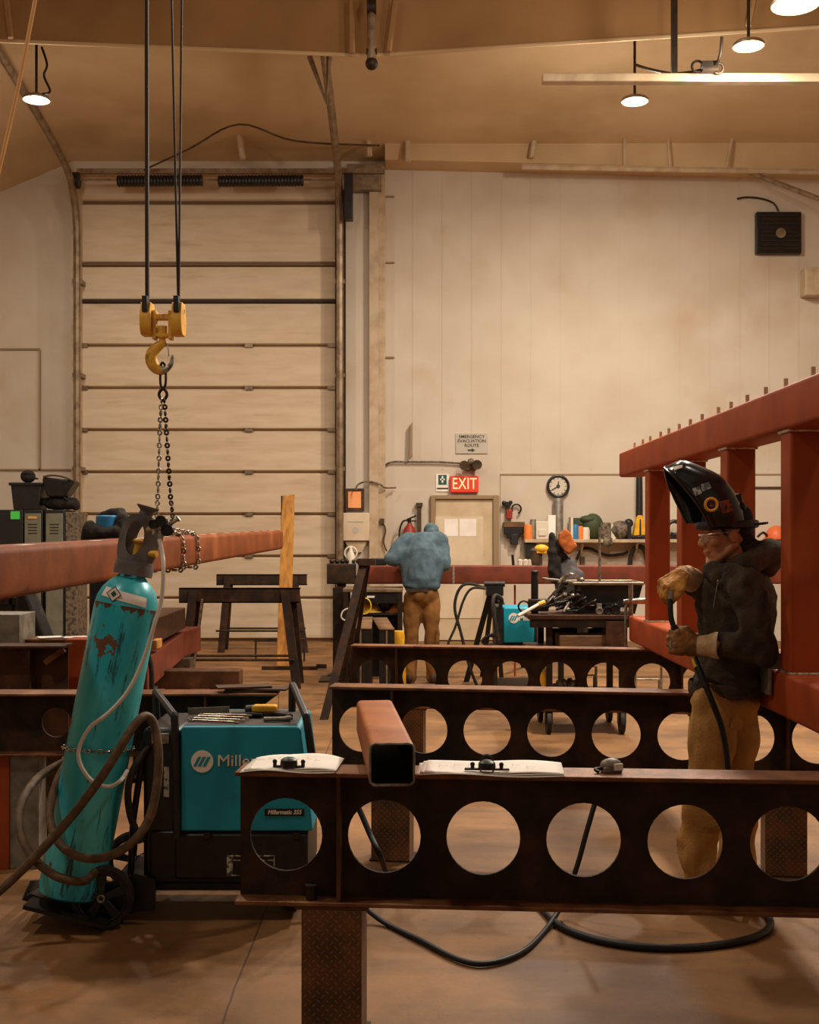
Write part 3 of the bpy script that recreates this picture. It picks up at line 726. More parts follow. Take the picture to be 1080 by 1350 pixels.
# fire extinguisher
t = thing('fire_extinguisher', 'fire extinguisher with black handle on the wall behind the stooping worker', 'fire extinguisher', P(540,700,DW-.2))
m = MB(); c = P(540, 730, DW-.18); m.rev([(0,0),(.09,.0),(.1,.02),(.1,.30),(.08,.38),(.04,.43),(.03,.46),(0,.46)], c, (0,0,1), 20); mesh('bottle', m, 'red_paint', t)
m = MB(); m.box(c.x-.08, c.x+.08, DW-.285, DW-.275, c.z+.1, c.z+.28); mesh('label_sheet', m, 'paper', t)
m = MB(); c2 = P(540,686,DW-.18); m.obox(c2+V(.03,0,.04), (.16,.03,.025), Matrix.Rotation(-.4,3,'Y')); m.obox(c2+V(.03,0,-.01), (.14,.03,.02)); m.cyl(c2+V(0,0,-.05), c2+V(0,0,.03), .028, n=10); mesh('valve_handle', m, 'black_metal', t)
m = MB(); m.path([c2+V(-.02,0,0), c2+V(-.1,-.02,-.02), c2+V(-.15,-.02,-.16), c2+V(-.15,-.02,-.36)], .016, 6, smooth=5); mesh('hose', m, 'black_rubber', t)
m = MB(); c = P(553, 690, DW-.1); m.box(c.x-.03, c.x+.03, DW-.1, DW-.04, c.z-.25, c.z+.25); m.box(c.x-.05, c.x+.05, DW-.12, DW-.04, c.z+.25, c.z+.31); solo('wall_hook_bar', m, 'timber_dark', 'narrow dark upright bar on the wall right of the fire extinguisher', 'bar')
m = MB(); c = P(504,688,DW-.16); m.box(c.x-.03,c.x+.03,DW-.2,DW-.14,c.z-.03,c.z+.05); m.path([c, c+V(.05,-.02,-.12), c+V(.02,-.02,-.3), c+V(.07,-.02,-.44)], .012, 6, smooth=4); solo('wall_switch', m, 'timber_dark', 'small dark switch with a hanging cord left of the fire extinguisher', 'switch')
# clock
t = thing('wall_clock', 'round dark-rimmed wall clock above the tool shelf', 'clock', P(736,641,DW-.08))
c = P(736, 641, DW-.08); m = MB(); m.torus(c, .155, .022, (0,1,0), 32, 8); mesh('rim', m, 'black_plastic', t)
m = MB(); m.cyl(c+V(0,.0,0), c+V(0,.05,0), .15, n=32); mesh('dial', m, 'clock_face', t)
for k in range(12):
    a = 2*PI*k/12; m = MB(); m.obox(c+V(math.sin(a)*.118,-.003,math.cos(a)*.118), (.008,.004,.03), Matrix.Rotation(a,3,'Y')); mesh('hour_mark', m, 'sign_ink', t)
for a, l in ((math.radians(238), .11), (math.radians(5), .075)):
    m = MB(); m.obox(c+V(math.sin(a)*l/2,-.006,math.cos(a)*l/2), (.016,.005,l), Matrix.Rotation(a,3,'Y')); mesh('hand', m, 'sign_ink', t)
m = MB(); m.cyl(c+V(0,-.012,0), c, .028, n=12); mesh('hub', m, 'sign_ink', t)
# shelf along the wall
t = thing('wall_shelf', 'long pale wall shelf crowded with bottles and tools', 'shelf', P(780,712,DW-.3))
a = P(692, 711, DW-.35); zsh = a.z; m = MB(); m.box(a.x, P(1045,0,DW).x, DW-.36, DW-.02, zsh-.05, zsh); mesh('board', m, 'cream_metal', t, bev=.006)
for px in (700, 765, 836, 925, 1000):
    x = P(px,0,DW).x; m = MB(); m.prism([(DW-.3,zsh-.06),(DW-.02,zsh-.06),(DW-.02,zsh-.32)], 'yz', x-.015, x+.015); mesh('bracket', m, 'cream_metal', t)
SY = DW-.2
def sx(px): return P(px,0,SY).x
def shelf_item(name, mb, mt, lab, cat, bev=0): return solo(name, mb, mt, lab, cat, None, bev=bev)
def can(px, r, h, mt, name, lab, cat, y=SY, z=None):
    m = MB(); z = zsh if z is None else z
    m.rev([(0,0),(r,0),(r*1.02,.01),(r,.02),(r,h-.03),(r*.8,h),(0,h)], (sx(px), y, z), (0,0,1), 14); return shelf_item(name, m, mt, lab, cat)
can(697, .07, .22, 'orange_plastic', 'paint_can', 'orange can at the left end of the wall shelf', 'can')
can(703, .05, .30, 'grey_metal', 'spray_can', 'pale grey can second from the left end of the wall shelf', 'can')
m = MB(); m.box(sx(706), sx(722), SY-.1, SY+.1, zsh, zsh+.27); m.obox((sx(714),SY-.11,zsh+.1),(.12,.02,.1)); shelf_item('carton', m, 'brush_white', 'white carton with a dark print on the wall shelf below the clock', 'box', .01)
m = MB(); m.box(sx(722), sx(732), SY-.08, SY+.1, zsh, zsh+.36); shelf_item('tall_carton', m, 'paper', 'tall plain white carton on the wall shelf below the clock', 'box', .01)
m = MB(); c = V(sx(737), SY+.08, zsh); m.rev([(0,0),(.075,0),(.075,.6),(.06,.62),(0,.62)], c, (0,0,1), 18); shelf_item('metal_tube', m, 'grey_metal', 'tall grey metal tube standing on the wall shelf below the clock', 'tube')
m = MB(); m.box(sx(751), sx(754), SY-.15, SY+.1, zsh, zsh+.33); shelf_item('white_board', m, 'brush_white', 'thin white board standing on the wall shelf right of the orange cloth', 'board')
can(757.5, .06, .22, 'blue_plastic', 'blue_can', 'blue can on the wall shelf right of the orange cloth', 'can', SY-.08)
can(764, .05, .2, 'orange_plastic', 'red_can', 'orange-red can with a dark cap right of the blue can on the shelf', 'can', SY-.08)
can(771, .07, .18, 'brush_white', 'white_tub', 'white tub on the shelf right of the orange-red can', 'tub', SY-.05)
m = MB(); m.box(sx(753), sx(785), SY-.02, SY+.14, zsh+.22, zsh+.32); m.ball((sx(782),SY+.02,zsh+.2),(.16,.12,.19)); m.ball((sx(776),SY,zsh+.3),(.14,.1,.06)); shelf_item('dark_bag', m, 'green_plastic', 'dark green lumpy bag with a long strap end on the wall shelf', 'bag')
m = MB(); m.box(sx(792)-.02, sx(804), SY-.14, SY+.1, zsh-.02, zsh+.25); m.ball((sx(799),SY-.12,zsh-.04),(.1,.06,.08)); shelf_item('tool_crate', m, 'tin_mix', 'brown rusty tool box with something hanging over the shelf front', 'tool box', .02)
can(808, .055, .22, 'brush_white', 'white_bottle', 'pale bottle right of the brown tool box on the shelf', 'bottle')
m = MB(); m.ball((sx(818),SY,zsh+.14),(.16,.11,.14)); m.torus((sx(818),SY-.06,zsh+.15), .1, .02, (0,1,0), 16, 6); shelf_item('coiled_strap', m, 'tin_mix', 'roundish brown coil of strap on the shelf right of the pale bottle', 'strap')
m = MB(); m.box(sx(826), sx(831), SY-.1, SY+.1, zsh, zsh+.26); m.ball((sx(829),SY,zsh+.24),(.07,.07,.07)); shelf_item('dark_grinder', m, 'black_plastic', 'dark upright grinder on the shelf left of the tall black nozzle', 'grinder')
t = thing('caulking_gun', 'tall black pointed nozzle standing in a bright yellow base on the shelf', 'nozzle', (sx(843), SY, zsh))
m = MB(); m.prism([(sx(834),zsh+.02),(sx(851.5),zsh+.02),(sx(849),zsh+.24),(sx(846),zsh+.36),(sx(840),zsh+.36),(sx(837),zsh+.24)], 'xz', SY-.06, SY+.06); mesh('yellow_base', m, 'yellow_paint', t, bev=.01)
m = MB(); c = V(sx(843), SY, zsh+.34); m.rev([(0,0),(.055,0),(.05,.5),(.045,.72),(.02,.85),(0,.87)], c, (0,0,1), 12); m.prism([(sx(842),zsh+.04),(sx(844.5),zsh+.04),(sx(844),zsh+.3),(sx(842.5),zsh+.3)], 'xz', SY-.075, SY-.06); mesh('nozzle', m, 'black_plastic', t)
m = MB()
for i in range(9): m.ball((sx(834)+i*.025, SY-.1+random.random()*.04, zsh+.03), .03+random.random()*.012, nu=8, nv=6)
shelf_item('loose_fittings', m, 'black_metal', 'small heap of dark fittings at the foot of the yellow base', 'fittings')['kind'] = 'stuff'
m = MB(); m.torus((sx(889),SY,zsh+.17), .1, .03, (0,1,0), 20, 8, a0=.4, a1=5.3); m.box(sx(884)-.04, sx(892), SY-.06, SY+.06, zsh, zsh+.07); shelf_item('clamp', m, 'black_metal', 'dark C-shaped clamp on the shelf seen between two red posts', 'clamp')
m = MB(); m.rev([(.17,0),(.175,.02),(.16,.1),(.11,.17),(.05,.2),(0,.205)], (sx(1023), SY-.05, zsh+.0), (0,0,1), 24); m.rev([(.2,.0),(.2,.015),(.15,.02)], (sx(1023), SY-.05, zsh), (0,0,1), 24); shelf_item('hard_hat', m, 'hard_hat_orange', 'orange hard hat on the shelf behind the welder', 'hard hat')
m = MB(); m.path([V(sx(996),SY-.1,zsh+.03),V(sx(1003),SY-.12,zsh+.1),V(sx(1010),SY-.1,zsh+.04)], .02, 6, smooth=4); shelf_item('safety_glasses', m, 'black_plastic', 'dark wire-framed item on the shelf left of the orange hard hat', 'glasses')
# pegs on the board right of exit door
t = thing('punch_tools', 'dark fittings with a red grip hung on the wall right of the exit door', 'tool', P(672,672,DW-.08))
m = MB(); c = P(669,665,DW-.1); m.box(c.x-.06, c.x+.06, DW-.12, DW-.04, c.z-.02, c.z+.04); m.ball(c+V(-.05,0,.02), .035); m.ball(c+V(.05,0,.03), .03); m.box(c.x-.02, c.x+.02, DW-.1, DW-.04, c.z-.16, c.z); mesh('head', m, 'black_metal', t)
m = MB(); c = P(672,678,DW-.1); m.box(c.x-.05, c.x+.04, DW-.12, DW-.04, c.z-.07, c.z+.07); mesh('grip', m, 'red_paint', t, bev=.01)
m = MB(); m.torus(P(681,671,DW-.08), .07, .014, (0,1,0), 24, 6, a0=-.6, a1=4.4); solo('hook_ring', m, 'black_metal', 'open dark ring hung on the wall right of the red-gripped tool', 'ring')
t = thing('wall_rack', 'small wooden wall rack with dark tools hanging under it', 'rack', P(678,695,DW-.1))
a = P(664,688,DW-.16); b_ = P(692,695,DW-.16); m = MB(); m.box(a.x, b_.x, DW-.16, DW-.02, b_.z, a.z); mesh('rail', m, 'wood_old', t, bev=.006)
for i, (px, h) in enumerate(((667,.12),(671,.2),(675,.16),(679,.3),(683,.18),(687,.12),(690,.1))):
    m = MB(); c = P(px, 696, DW-.12); m.box(c.x-.03, c.x+.03, DW-.15, DW-.08, c.z-h*.8, c.z+.01); mesh('hanging_tool', m, 'black_metal', t, bev=.01)
m = MB(); c = P(678, 712, DW-.12); m.box(c.x-.055, c.x+.055, DW-.16, DW-.06, c.z-.07, c.z+.09); mesh('tape_holder', m, 'black_plastic', t, bev=.01)
# air hose along the wall under the shelf
rod('air_hose', [(760,738,DW-.1),(768,724,DW-.1),(780,724,DW-.1),(800,732,DW-.1),(822,730,DW-.1),(828,727,DW-.12)], .022, 'black_rubber', 'dark hose sagging along the wall under the shelf', 'hose', smooth=6)
rod('hanging_hose_loop', [(831,748,DW-.16),(832,732,DW-.18),(837,723,DW-.18),(845,721,DW-.18),(851,728,DW-.18),(854,748,DW-.16)], .035, 'black_rubber', 'thick dark hose loop hanging under the shelf left of the first red post', 'hose', smooth=6)
m = MB(); c = P(768,742,DW-.1); m.box(c.x-.03, c.x+.03, DW-.14, DW-.03, c.z-.14, c.z+.09); solo('upright_bar', m, 'timber_dark', 'short dark upright bar on the wall below the shelf', 'bar')
rod('thin_wire', [(930,731,DW-.06),(970,740,DW-.06),(1025,746,DW-.06)], .01, 'dark_steel', 'thin dark cord along the wall below the right end of the shelf', 'cord', smooth=4)
m = MB(); a = P(992,643,DW-.03); b_ = P(1036,643,DW-.03); m.cyl(a, b_, .02, n=6); solo('wall_bar', m, 'timber_dark', 'thin dark horizontal bar on the wall behind the welder helmet', 'bar')

# ================================================================== STEEL IN WORK
ZT = .855
def Rz(a): return Matrix.Rotation(a, 4, 'Z')
def holed_plate(mb, x0, x1, z0, z1, th, holes, k=0, n=32, y=0.0):
    """upright plate in the xz plane, thickness th about y, with round holes [(cx, cz, r)] in a row"""
    hs = sorted(holes); cuts = [x0]
    for a, b in zip(hs[:-1], hs[1:]): cuts.append((a[0]+b[0])/2)
    cuts.append(x1)
    if not hs: mb.box(x0, x1, y-th/2, y+th/2, z0, z1, k); return
    for i, (cx, cz_, r) in enumerate(hs):
        a, b = cuts[i], cuts[i+1]; base = len(mb.v); ins = []; out = []
        angs = sorted(set([2*PI*j/n for j in range(n)]))
        for t in angs:
            dx, dz = math.cos(t), math.sin(t); ins.append((cx+r*dx, cz_+r*dz))
            sc = min((b-cx)/dx if dx > 1e-9 else 1e9, (a-cx)/dx if dx < -1e-9 else 1e9, (z1-cz_)/dz if dz > 1e-9 else 1e9, (z0-cz_)/dz if dz < -1e-9 else 1e9)
            out.append([cx+sc*dx, cz_+sc*dz])
        for (ux, uz) in ((a,z0),(a,z1),(b,z0),(b,z1)):
            j = min(range(len(out)), key=lambda j: (out[j][0]-ux)**2+(out[j][1]-uz)**2); out[j] = [ux, uz]
        N_ = len(ins)
        for yy in (y-th/2, y+th/2):
            vs = [(p[0],yy,p[1]) for p in ins]+[(p[0],yy,p[1]) for p in out]
            mb.add(vs, [(j,(j+1)%N_,N_+(j+1)%N_,N_+j) for j in range(N_)], k)
        vs = [(p[0],y-th/2,p[1]) for p in ins]+[(p[0],y+th/2,p[1]) for p in ins]
        mb.add(vs, [(j,(j+1)%N_,N_+(j+1)%N_,N_+j) for j in range(N_)], k)
    mb.box(x0, x0+.001, y-th/2, y+th/2, z0, z1, k); mb.box(x1-.001, x1, y-th/2, y+th/2, z0, z1, k)

def girder(label, sx0, sy0, ang, L, h, holes, stiff, group='cellular girders', fw=.15, first_label=None, endcap=True):
    t = thing('cellular_girder', label, 'girder', (sx0, sy0, ZT-h), ang, group)
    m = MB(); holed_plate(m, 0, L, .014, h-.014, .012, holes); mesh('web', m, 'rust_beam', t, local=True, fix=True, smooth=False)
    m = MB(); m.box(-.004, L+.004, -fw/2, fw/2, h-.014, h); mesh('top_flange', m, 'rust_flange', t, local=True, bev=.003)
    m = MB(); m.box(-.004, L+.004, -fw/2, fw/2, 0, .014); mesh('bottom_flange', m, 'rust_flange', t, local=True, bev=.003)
    for x in stiff:
        for s in (-1, 1):
            m = MB(); m.box(x-.006, x+.006, min(s*.006, s*fw*.46), max(s*.006, s*fw*.46), .014, h-.014); mesh('stiffener', m, 'rust_plate', t, local=True)
    return t
def tread_post(label, x, y, ang, w_=.19, d=.15, top=ZT-.42, group='tread plate posts under the girders'):
    t = thing('support_post', label, 'post', (x, y, 0), ang, group)
    m = MB(); th = .008
    m.box(-w_/2, w_/2, -d/2, -d/2+th, 0, top-.01); m.box(-w_/2, -w_/2+th, -d/2+th, d/2, 0, top-.01); m.box(w_/2-th, w_/2, -d/2+th, d/2, 0, top-.01)
    mesh('plate_channel', m, 'tread', t, local=True)
    m = MB(); m.box(-w_/2-.02, w_/2+.02, -d/2, d/2+.02, top-.01, top); mesh('cap_plate', m, 'rust_plate', t, local=True)
    m = MB(); m.box(-w_/2-.01, w_/2+.01, -d/2-.0, d/2+.03, 0, .008); mesh('foot_plate', m, 'dark_steel', t, local=True)
    return t
A1 = math.radians(-4.2); gx, gy = P(317,1012,3.83).x, 3.84
h = .42; r = .1165
def on(gx, gy, a, s, off=0): return gx+math.cos(a)*s-math.sin(a)*off, gy+math.sin(a)*s+math.cos(a)*off
g1 = girder('nearest dark rusty girder with round holes, papers clipped on its top flange', gx, gy, A1, 2.75, h,
            [(.148+.3150*i, .208, r) for i in range(8)], [.325, 2.6])
# rough notch in the first opening
A2 = math.radians(-8.2); mx, my = P(438,903,5.95).x, 5.97
g2 = girder('middle rusty girder with round holes, passing behind the welder legs', mx, my, A2, 3.2, h,
            [(.15+.312*i, .205, r) for i in range(10)], [.31, 1.88+.312])
A3 = math.radians(-8.2); bx, by = P(465,850,8.15).x, 8.17
g3 = girder('farthest rusty girder with round holes, its hidden lower edge behind the middle girder', bx, by, A3, 3.4, h,
            [(.15+.31*i, .205, r) for i in range(10)], [.31, 2.2])
post_x = P(442,1200,3.78)
p = on(gx, gy, A1, .304); tread_post('tread plate post under the nearest girder at bottom centre', p[0], p[1], A1)
p = on(gx, gy, A1, 2.45); tread_post('tread plate post under the nearest girder beyond the right edge', p[0], p[1], A1)
p = on(mx, my, A2, .305); tread_post('tread plate post under the middle girder, seen below the short square tube', p[0], p[1], A2)
p = on(mx, my, A2, 2.18); tread_post('tread plate post under the middle girder, seen through the right edge hole', p[0], p[1], A2)
p = on(bx, by, A3, .40); tread_post('tread plate post under the left part of the farthest girder', p[0], p[1], A3)
p = on(bx, by, A3, 2.35); tread_post('rusty post under the farthest girder, seen through a middle girder hole left of the welder', p[0], p[1], A3)
# lug standing on the bottom flange of the near girder
p = on(gx, gy, A1, .235, -.045); m = MB(); m.cyl((p[0],p[1],ZT-h+.014), (p[0],p[1],ZT-h+.06), .017, n=14); m.cyl((p[0],p[1],ZT-h+.055), (p[0],p[1],ZT-h+.062), .02, n=14)
solo('steel_pin', m, 'dark_steel', 'short dark round pin standing on the lower flange of the nearest girder', 'pin')

# short square tube lying on the near girder
L = .92; p0 = V(P(517,1000,3.55).x, 3.55, ZT+.001); ang = math.atan2(-.085, 1)
t = thing('short_square_tube', 'short orange-brown square tube lying across the nearest girder, open end to the viewer', 'steel tube', p0, -ang)
m = MB(); m.tube_rect(L, .136, .128, .007, .018, 0, 1); mesh('tube', m, ['primer_lit', 'tube_inside'], t, local=True, fix=False)
m = MB(); o = []
m.T = Matrix.Identity(4)
w_, h_, rr_ = .136, .128, .018
ring = []
for cx_, cz_, a0 in ((w_/2-rr_, h_/2-rr_, 0),(-w_/2+rr_, h_/2-rr_, PI/2),(-w_/2+rr_,-h_/2+rr_,PI),(w_/2-rr_,-h_/2+rr_,1.5*PI)):
    for i in range(5):
        a = a0+PI/2*i/4; ring.append(V(cx_+(rr_-.003)*math.cos(a), -.001, h_/2+cz_+(rr_-.003)*math.sin(a)))
m.path(ring, .0042, 6, closed=True); mesh('cut_rim', m, 'zinc', t, local=True)

# papers and binder clamps on the near girder
def paper(label, s0, s1, y0, y1, curl, group=None, droop=.02, z=ZT+.002):
    t = thing('drawing_sheet', label, 'paper', (*on(gx, gy, A1, (s0+s1)/2), ZT), A1)
    for layer in range(3):
        m = MB(); nx_, ny_ = 16, 8; vs = []
        for j in range(ny_+1):
            for i in range(nx_+1):
                u = i/nx_; v_ = j/ny_; x = (u-.5)*(s1-s0)*(1-.03*layer)+layer*.006; y = y0+(y1-y0)*v_ + layer*.008
                zz = .003+layer*.0016 + curl*math.sin(u*PI)*(.3+.7*v_)*.02 + .004*math.sin(u*7+layer)
                if y < -.075: zz -= droop*((-.075-y)/.05)**1.3
                vs.append((x, y, zz))
        fs = [(j*(nx_+1)+i, j*(nx_+1)+i+1, (j+1)*(nx_+1)+i+1, (j+1)*(nx_+1)+i) for j in range(ny_) for i in range(nx_)]
        m.add(vs, fs); o = mesh('sheet', m, 'paper', t, local=True)
        md = o.modifiers.new('s', 'SOLIDIFY'); md.thickness = .0006
    # printed drawing lines on the top sheet
    m = MB()
    for i in range(7):
        x = (-.35+.1*i)*(s1-s0); y = y0+(.42+.06*(i%3))*(y1-y0); m.box(x, x+.06*(s1-s0), y, y+.0015, .0105+curl*.017, .0108+curl*.017)
        m.box(x, x+.001, y-.02, y+.03, .0105+curl*.017, .0108+curl*.017)
    mesh('drawing_lines', m, 'dull_tan', t, local=True)
    return t
paper('white drawing sheets on the left end of the nearest girder, above the teal machine', .015, .315, -.088, .12, .9, droop=.012)
paper('white drawing sheets held by a clamp right of the short square tube', .57, 1.03, -.088, .10, .35, droop=.012)
def clamp_tool(label, s, wide):
    p = on(gx, gy, A1, s, -.05); t = thing('spring_clamp', label, 'clamp', (p[0], p[1], ZT+.012), A1, 'small clamps on the drawings')
    m = MB(); m.box(-.07 if wide else -.05, .07 if wide else .05, -.008, .008, 0, .006); mesh('bar', m, 'dark_steel', t, local=True, bev=.002)
    m = MB(); m.rev([(0,.0),(.026,0),(.028,.008),(.026,.02),(.018,.026),(.01,.028),(0,.028)], (0,0,.004), (0,0,1), 18); mesh('knob', m, 'black_metal', t, local=True)
    for s_ in (-1, 1):
        m = MB(); m.cyl((s_*.045,0,.004), (s_*.045,0,.016), .006, n=10); m.ball((s_*.045,0,.018), .0075, nu=10, nv=8); mesh('pin', m, 'dark_steel', t, local=True)
    m = MB(); m.torus((0,-.012,.004), .02, .003, (0,1,.3), 18, 6, a0=PI, a1=2*PI); mesh('wire_loop', m, 'zinc', t, local=True)
    if wide:
        m = MB()
        for s_ in (-1,1): m.path([(s_*.02,.005,.028),(s_*.012,.005,.045),(0,.005,.048)], .003, 6)
        mesh('lever', m, 'black_metal', t, local=True)
    return t
clamp_tool('dark screw clamp with round knob holding the left drawing sheets', .165, False)
clamp_tool('dark lever clamp holding the right drawing sheets', .79, True)
p = on(gx, gy, A1, 1.18, .01)
t = thing('tape_measure', 'small grey tool lying on the nearest girder, right of the papers', 'tool', (p[0], p[1], ZT), A1+.3)
m = MB(); m.ball((0,0,.022), (.036,.024,.022)); m.box(-.03,.03,-.022,.022,.0,.02); mesh('body', m, 'grey_metal', t, local=True, bev=.004)
m = MB(); m.box(.0,.03,-.026,-.02,.008,.03); mesh('clip', m, 'white_print', t, local=True, bev=.002)
m = MB(); m.path([(-.03,0,.012),(-.055,-.005,.012),(-.05,-.02,.006)], .006, 6, smooth=4); mesh('strap', m, 'dark_steel', t, local=True)

# ---- red trussed frame on the right
XT = lambda y: 1.495+.00635*y           # left face of both chords
TA = math.atan(-.00635)
CW = .178
t = thing('steel_truss', 'tall red painted truss of square tubes lying across the girders behind the welder', 'truss', (XT(3.3), 3.3, ZT), TA)
def chord(z0, z1, y0, y1, name):
    m = MB(); m.tube_rect(y1-y0, CW, z1-z0, .008, .02, 0, 1); m.v = [V(p.x+CW/2, p.y+(y0-3.3), p.z+z0-ZT) for p in m.v]
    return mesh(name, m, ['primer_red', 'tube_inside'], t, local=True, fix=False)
chord(ZT, 1.036, 3.3, 8.42, 'lower_chord'); chord(2.03, 2.212, 3.3, 8.83, 'upper_chord')
for i, y in enumerate((3.72, 4.84, 5.83, 6.83, 7.80)):
    m = MB(); m.box((CW-.142)/2, (CW+.142)/2, y-3.3, y-3.3+.142, 1.036-ZT, 2.03-ZT); po = mesh('upright', m, 'primer_red', t, local=True, bev=.014, seg=3)
    for zz in (1.038, 2.028):
        m = MB(); a, b_, c, d = (CW-.146)/2, (CW+.146)/2, y-3.302, y-3.3+.144
        m.path([V(a,c,zz-ZT), V(b_,c,zz-ZT), V(b_,d,zz-ZT), V(a,d,zz-ZT)], .008, 6, closed=True); mesh('weld_seam', m, 'weld_bead', po, local=True)
for px in (834,845,855,869,880,894,909,925,947,964,986,1011,1038,1075):
    y = (XT(6)+CW/2)*F/(px-540.0)
    m = MB(); m.cyl((CW/2, y-3.3, 2.212-ZT), (CW/2, y-3.3, 2.212-ZT+.062), .0095, n=10); mesh('stud', m, 'cream_metal', t, local=True)
# corner clamp at the far end of the lower chord
t = thing('frame_clamp', 'pale steel C-clamp gripping the far end of the lower red chord', 'clamp', (XT(8.4)+.02, 8.36, ZT))
x = XT(8.4)-.03; m = MB()
m.path([V(x+.14,8.38,.80), V(x+.02,8.38,.80), V(x,8.38,.83), V(x,8.38,1.10), V(x+.02,8.38,1.13), V(x+.17,8.38,1.13)], .011, 8); mesh('frame', m, 'zinc', t)
m = MB(); m.cyl((x+.03,8.36,1.04), (x+.03,8.36,1.27), .017, n=10); mesh('screw', m, 'zinc', t)
m = MB(); m.cyl((x-.02,8.36,1.135), (x+.16,8.36,1.15), .018, n=10); mesh('handle', m, 'zinc', t)
# bracket beside the near upright
t = thing('angle_clamp', 'pale square bracket clamped on the lower chord between welder and near red post', 'bracket', (XT(5.1), 5.1, 1.036))
a = V(XT(5.05)-.012, 5.0, 0)
m = MB(); m.box(a.x-.012, a.x+.004, 5.0, 5.16, .93, 1.10); m.box(a.x-.012, a.x+.06, 5.0, 5.008, 1.04, 1.10); mesh('plate', m, 'grey_metal', t, bev=.004)
m = MB(); m.path([V(a.x-.02,4.99,1.105), V(a.x+.09,4.99,1.105)], .007, 8); m.path([V(a.x+.09,4.985,1.10), V(a.x+.09,4.985,1.04)], .006, 8); mesh('rim', m, 'chrome', t)

# ---- square tube hanging from the hoist, upper left
p1 = V(-1.60, 4.2, 0); p2 = V(P(362,700,12.6).x, 12.6, 0)
HA = math.atan2(-(p2.x-p1.x), p2.y-p1.y); HL = (p2-p1).length
zt1 = 1.555; zt2 = 1.6+7*12.6/F+.0
pit = math.atan2(zt2-zt1, HL)
t = thing('hanging_square_tube', 'long brown square tube hanging level from the chain hoist at left', 'steel tube', (0,0,0))
m = MB(); m.tube_rect(HL, .2, .2, .008, .03, 0, 1)
Mh = Matrix.Translation((p1.x+.09-.1+.0, p1.y, zt1-.2)) @ Matrix.Rotation(HA, 4, 'Z') @ Matrix.Rotation(pit, 4, 'X')
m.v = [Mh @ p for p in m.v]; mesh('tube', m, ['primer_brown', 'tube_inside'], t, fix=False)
m = MB(); m.T = Mh
for yy in (.55,.62,1.6,2.5,3.1,4.3,4.7,5.3,5.8,6.3,6.9,7.4,7.9):
    m.box(.02, .06, yy, yy+.09, .2, .2012)
mesh('chalk_mark', m, 'paper', t)
def on_tube(y, dx=0, z=0):
    return Mh @ V(dx, y-p1.y, z)
YH = 7.3
# hoist block, hook
hb = P(215, 418, YH)
t = thing('hook_block', 'yellow crane hook block with twin sheave housings hanging on dark cables', 'hook block', hb)
sc = YH/F
def H(px, py, d=0): return P(px, py, YH+d)
for cx_ in (194.5, 235.5):
    m = MB(); a = H(cx_-7, 398); b_ = H(cx_+7, 443)
    pr = [(YH-.075, b_.z+.03), (YH-.045, b_.z), (YH+.045, b_.z), (YH+.075, b_.z+.03), (YH+.085, (a.z+b_.z)/2), (YH+.05, a.z-.01), (YH-.05, a.z-.01), (YH-.085, (a.z+b_.z)/2)]
    m.prism(pr, 'yz', a.x, b_.x); mesh('sheave_housing', m, 'hook_yellow', t, bev=.006)
    m = MB(); a = H(cx_-3.4, 393); b_ = H(cx_+3.4, 414); m.box(a.x, b_.x, YH-.088, YH-.03, b_.z, a.z); mesh('rope_slot', m, 'black_metal', t, bev=.003)
m = MB(); m.box(H(201,0).x, H(229,0).x, YH-.03, YH+.03, H(0,422).z, H(0,414.5).z); m.box(H(202,0).x, H(207,0).x, YH-.035, YH+.035, H(0,448).z, H(0,410).z); m.box(H(223,0).x, H(228,0).x, YH-.035, YH+.035, H(0,448).z, H(0,410).z); mesh('crosshead', m, 'hook_yellow', t, bev=.004)
m = MB(); m.cyl(H(214,430), H(214,446), .03, n=8); m.cyl(H(214,444), H(214,450), .019, n=12); m.box(H(205,0).x, H(226,0).x, YH-.028, YH+.028, H(0,445).z, H(0,440).z); mesh('swivel_nut', m, 'hook_yellow', t, bev=.003)
pts = [H(214.5,447), H(213,453), H(207,458), H(200.5,466), H(199.5,475), H(204,484), H(212.5,488.5), H(221,485.5), H(226.5,478), H(227.5,468)]
def hr(u): return (.016+.021*math.sin(min(1,u*1.25)*PI)**.8)*(1 if u < .85 else max(.3,1-(u-.85)*3.5))
m = MB(); m.path(pts, hr, 12, smooth=6, flat=.8)
m2 = MB(); hk = mesh('hook', m, ['hook_yellow', 'zinc'], t)
for p_ in hk.data.polygons:
    if p_.center.x + hb.x > H(213.5,0).x and p_.center.z+hb.z < H(0,462).z: p_.material_index = 1
m = MB(); m.path([H(217,450), H(221.5,458), H(222.5,470)], .0035, 6, smooth=4); mesh('safety_latch', m, 'zinc', t)
# ropes
t = thing('hoist_cables', 'dark steel cables of the crane running up out of the picture', 'cable', (hb.x, hb.y, hb.z+.12))
for (u0, u1, rr_) in ((194.2,193.2,.0135),(235.0,225.0,.0075),(235.8,240.2,.0075)):
    m = MB(); m.cyl(P(u0, 398, YH), P(u1, -60 if u1 > 200 else -60, YH), rr_, n=8); mesh('cable', m, 'cable_steel', t)
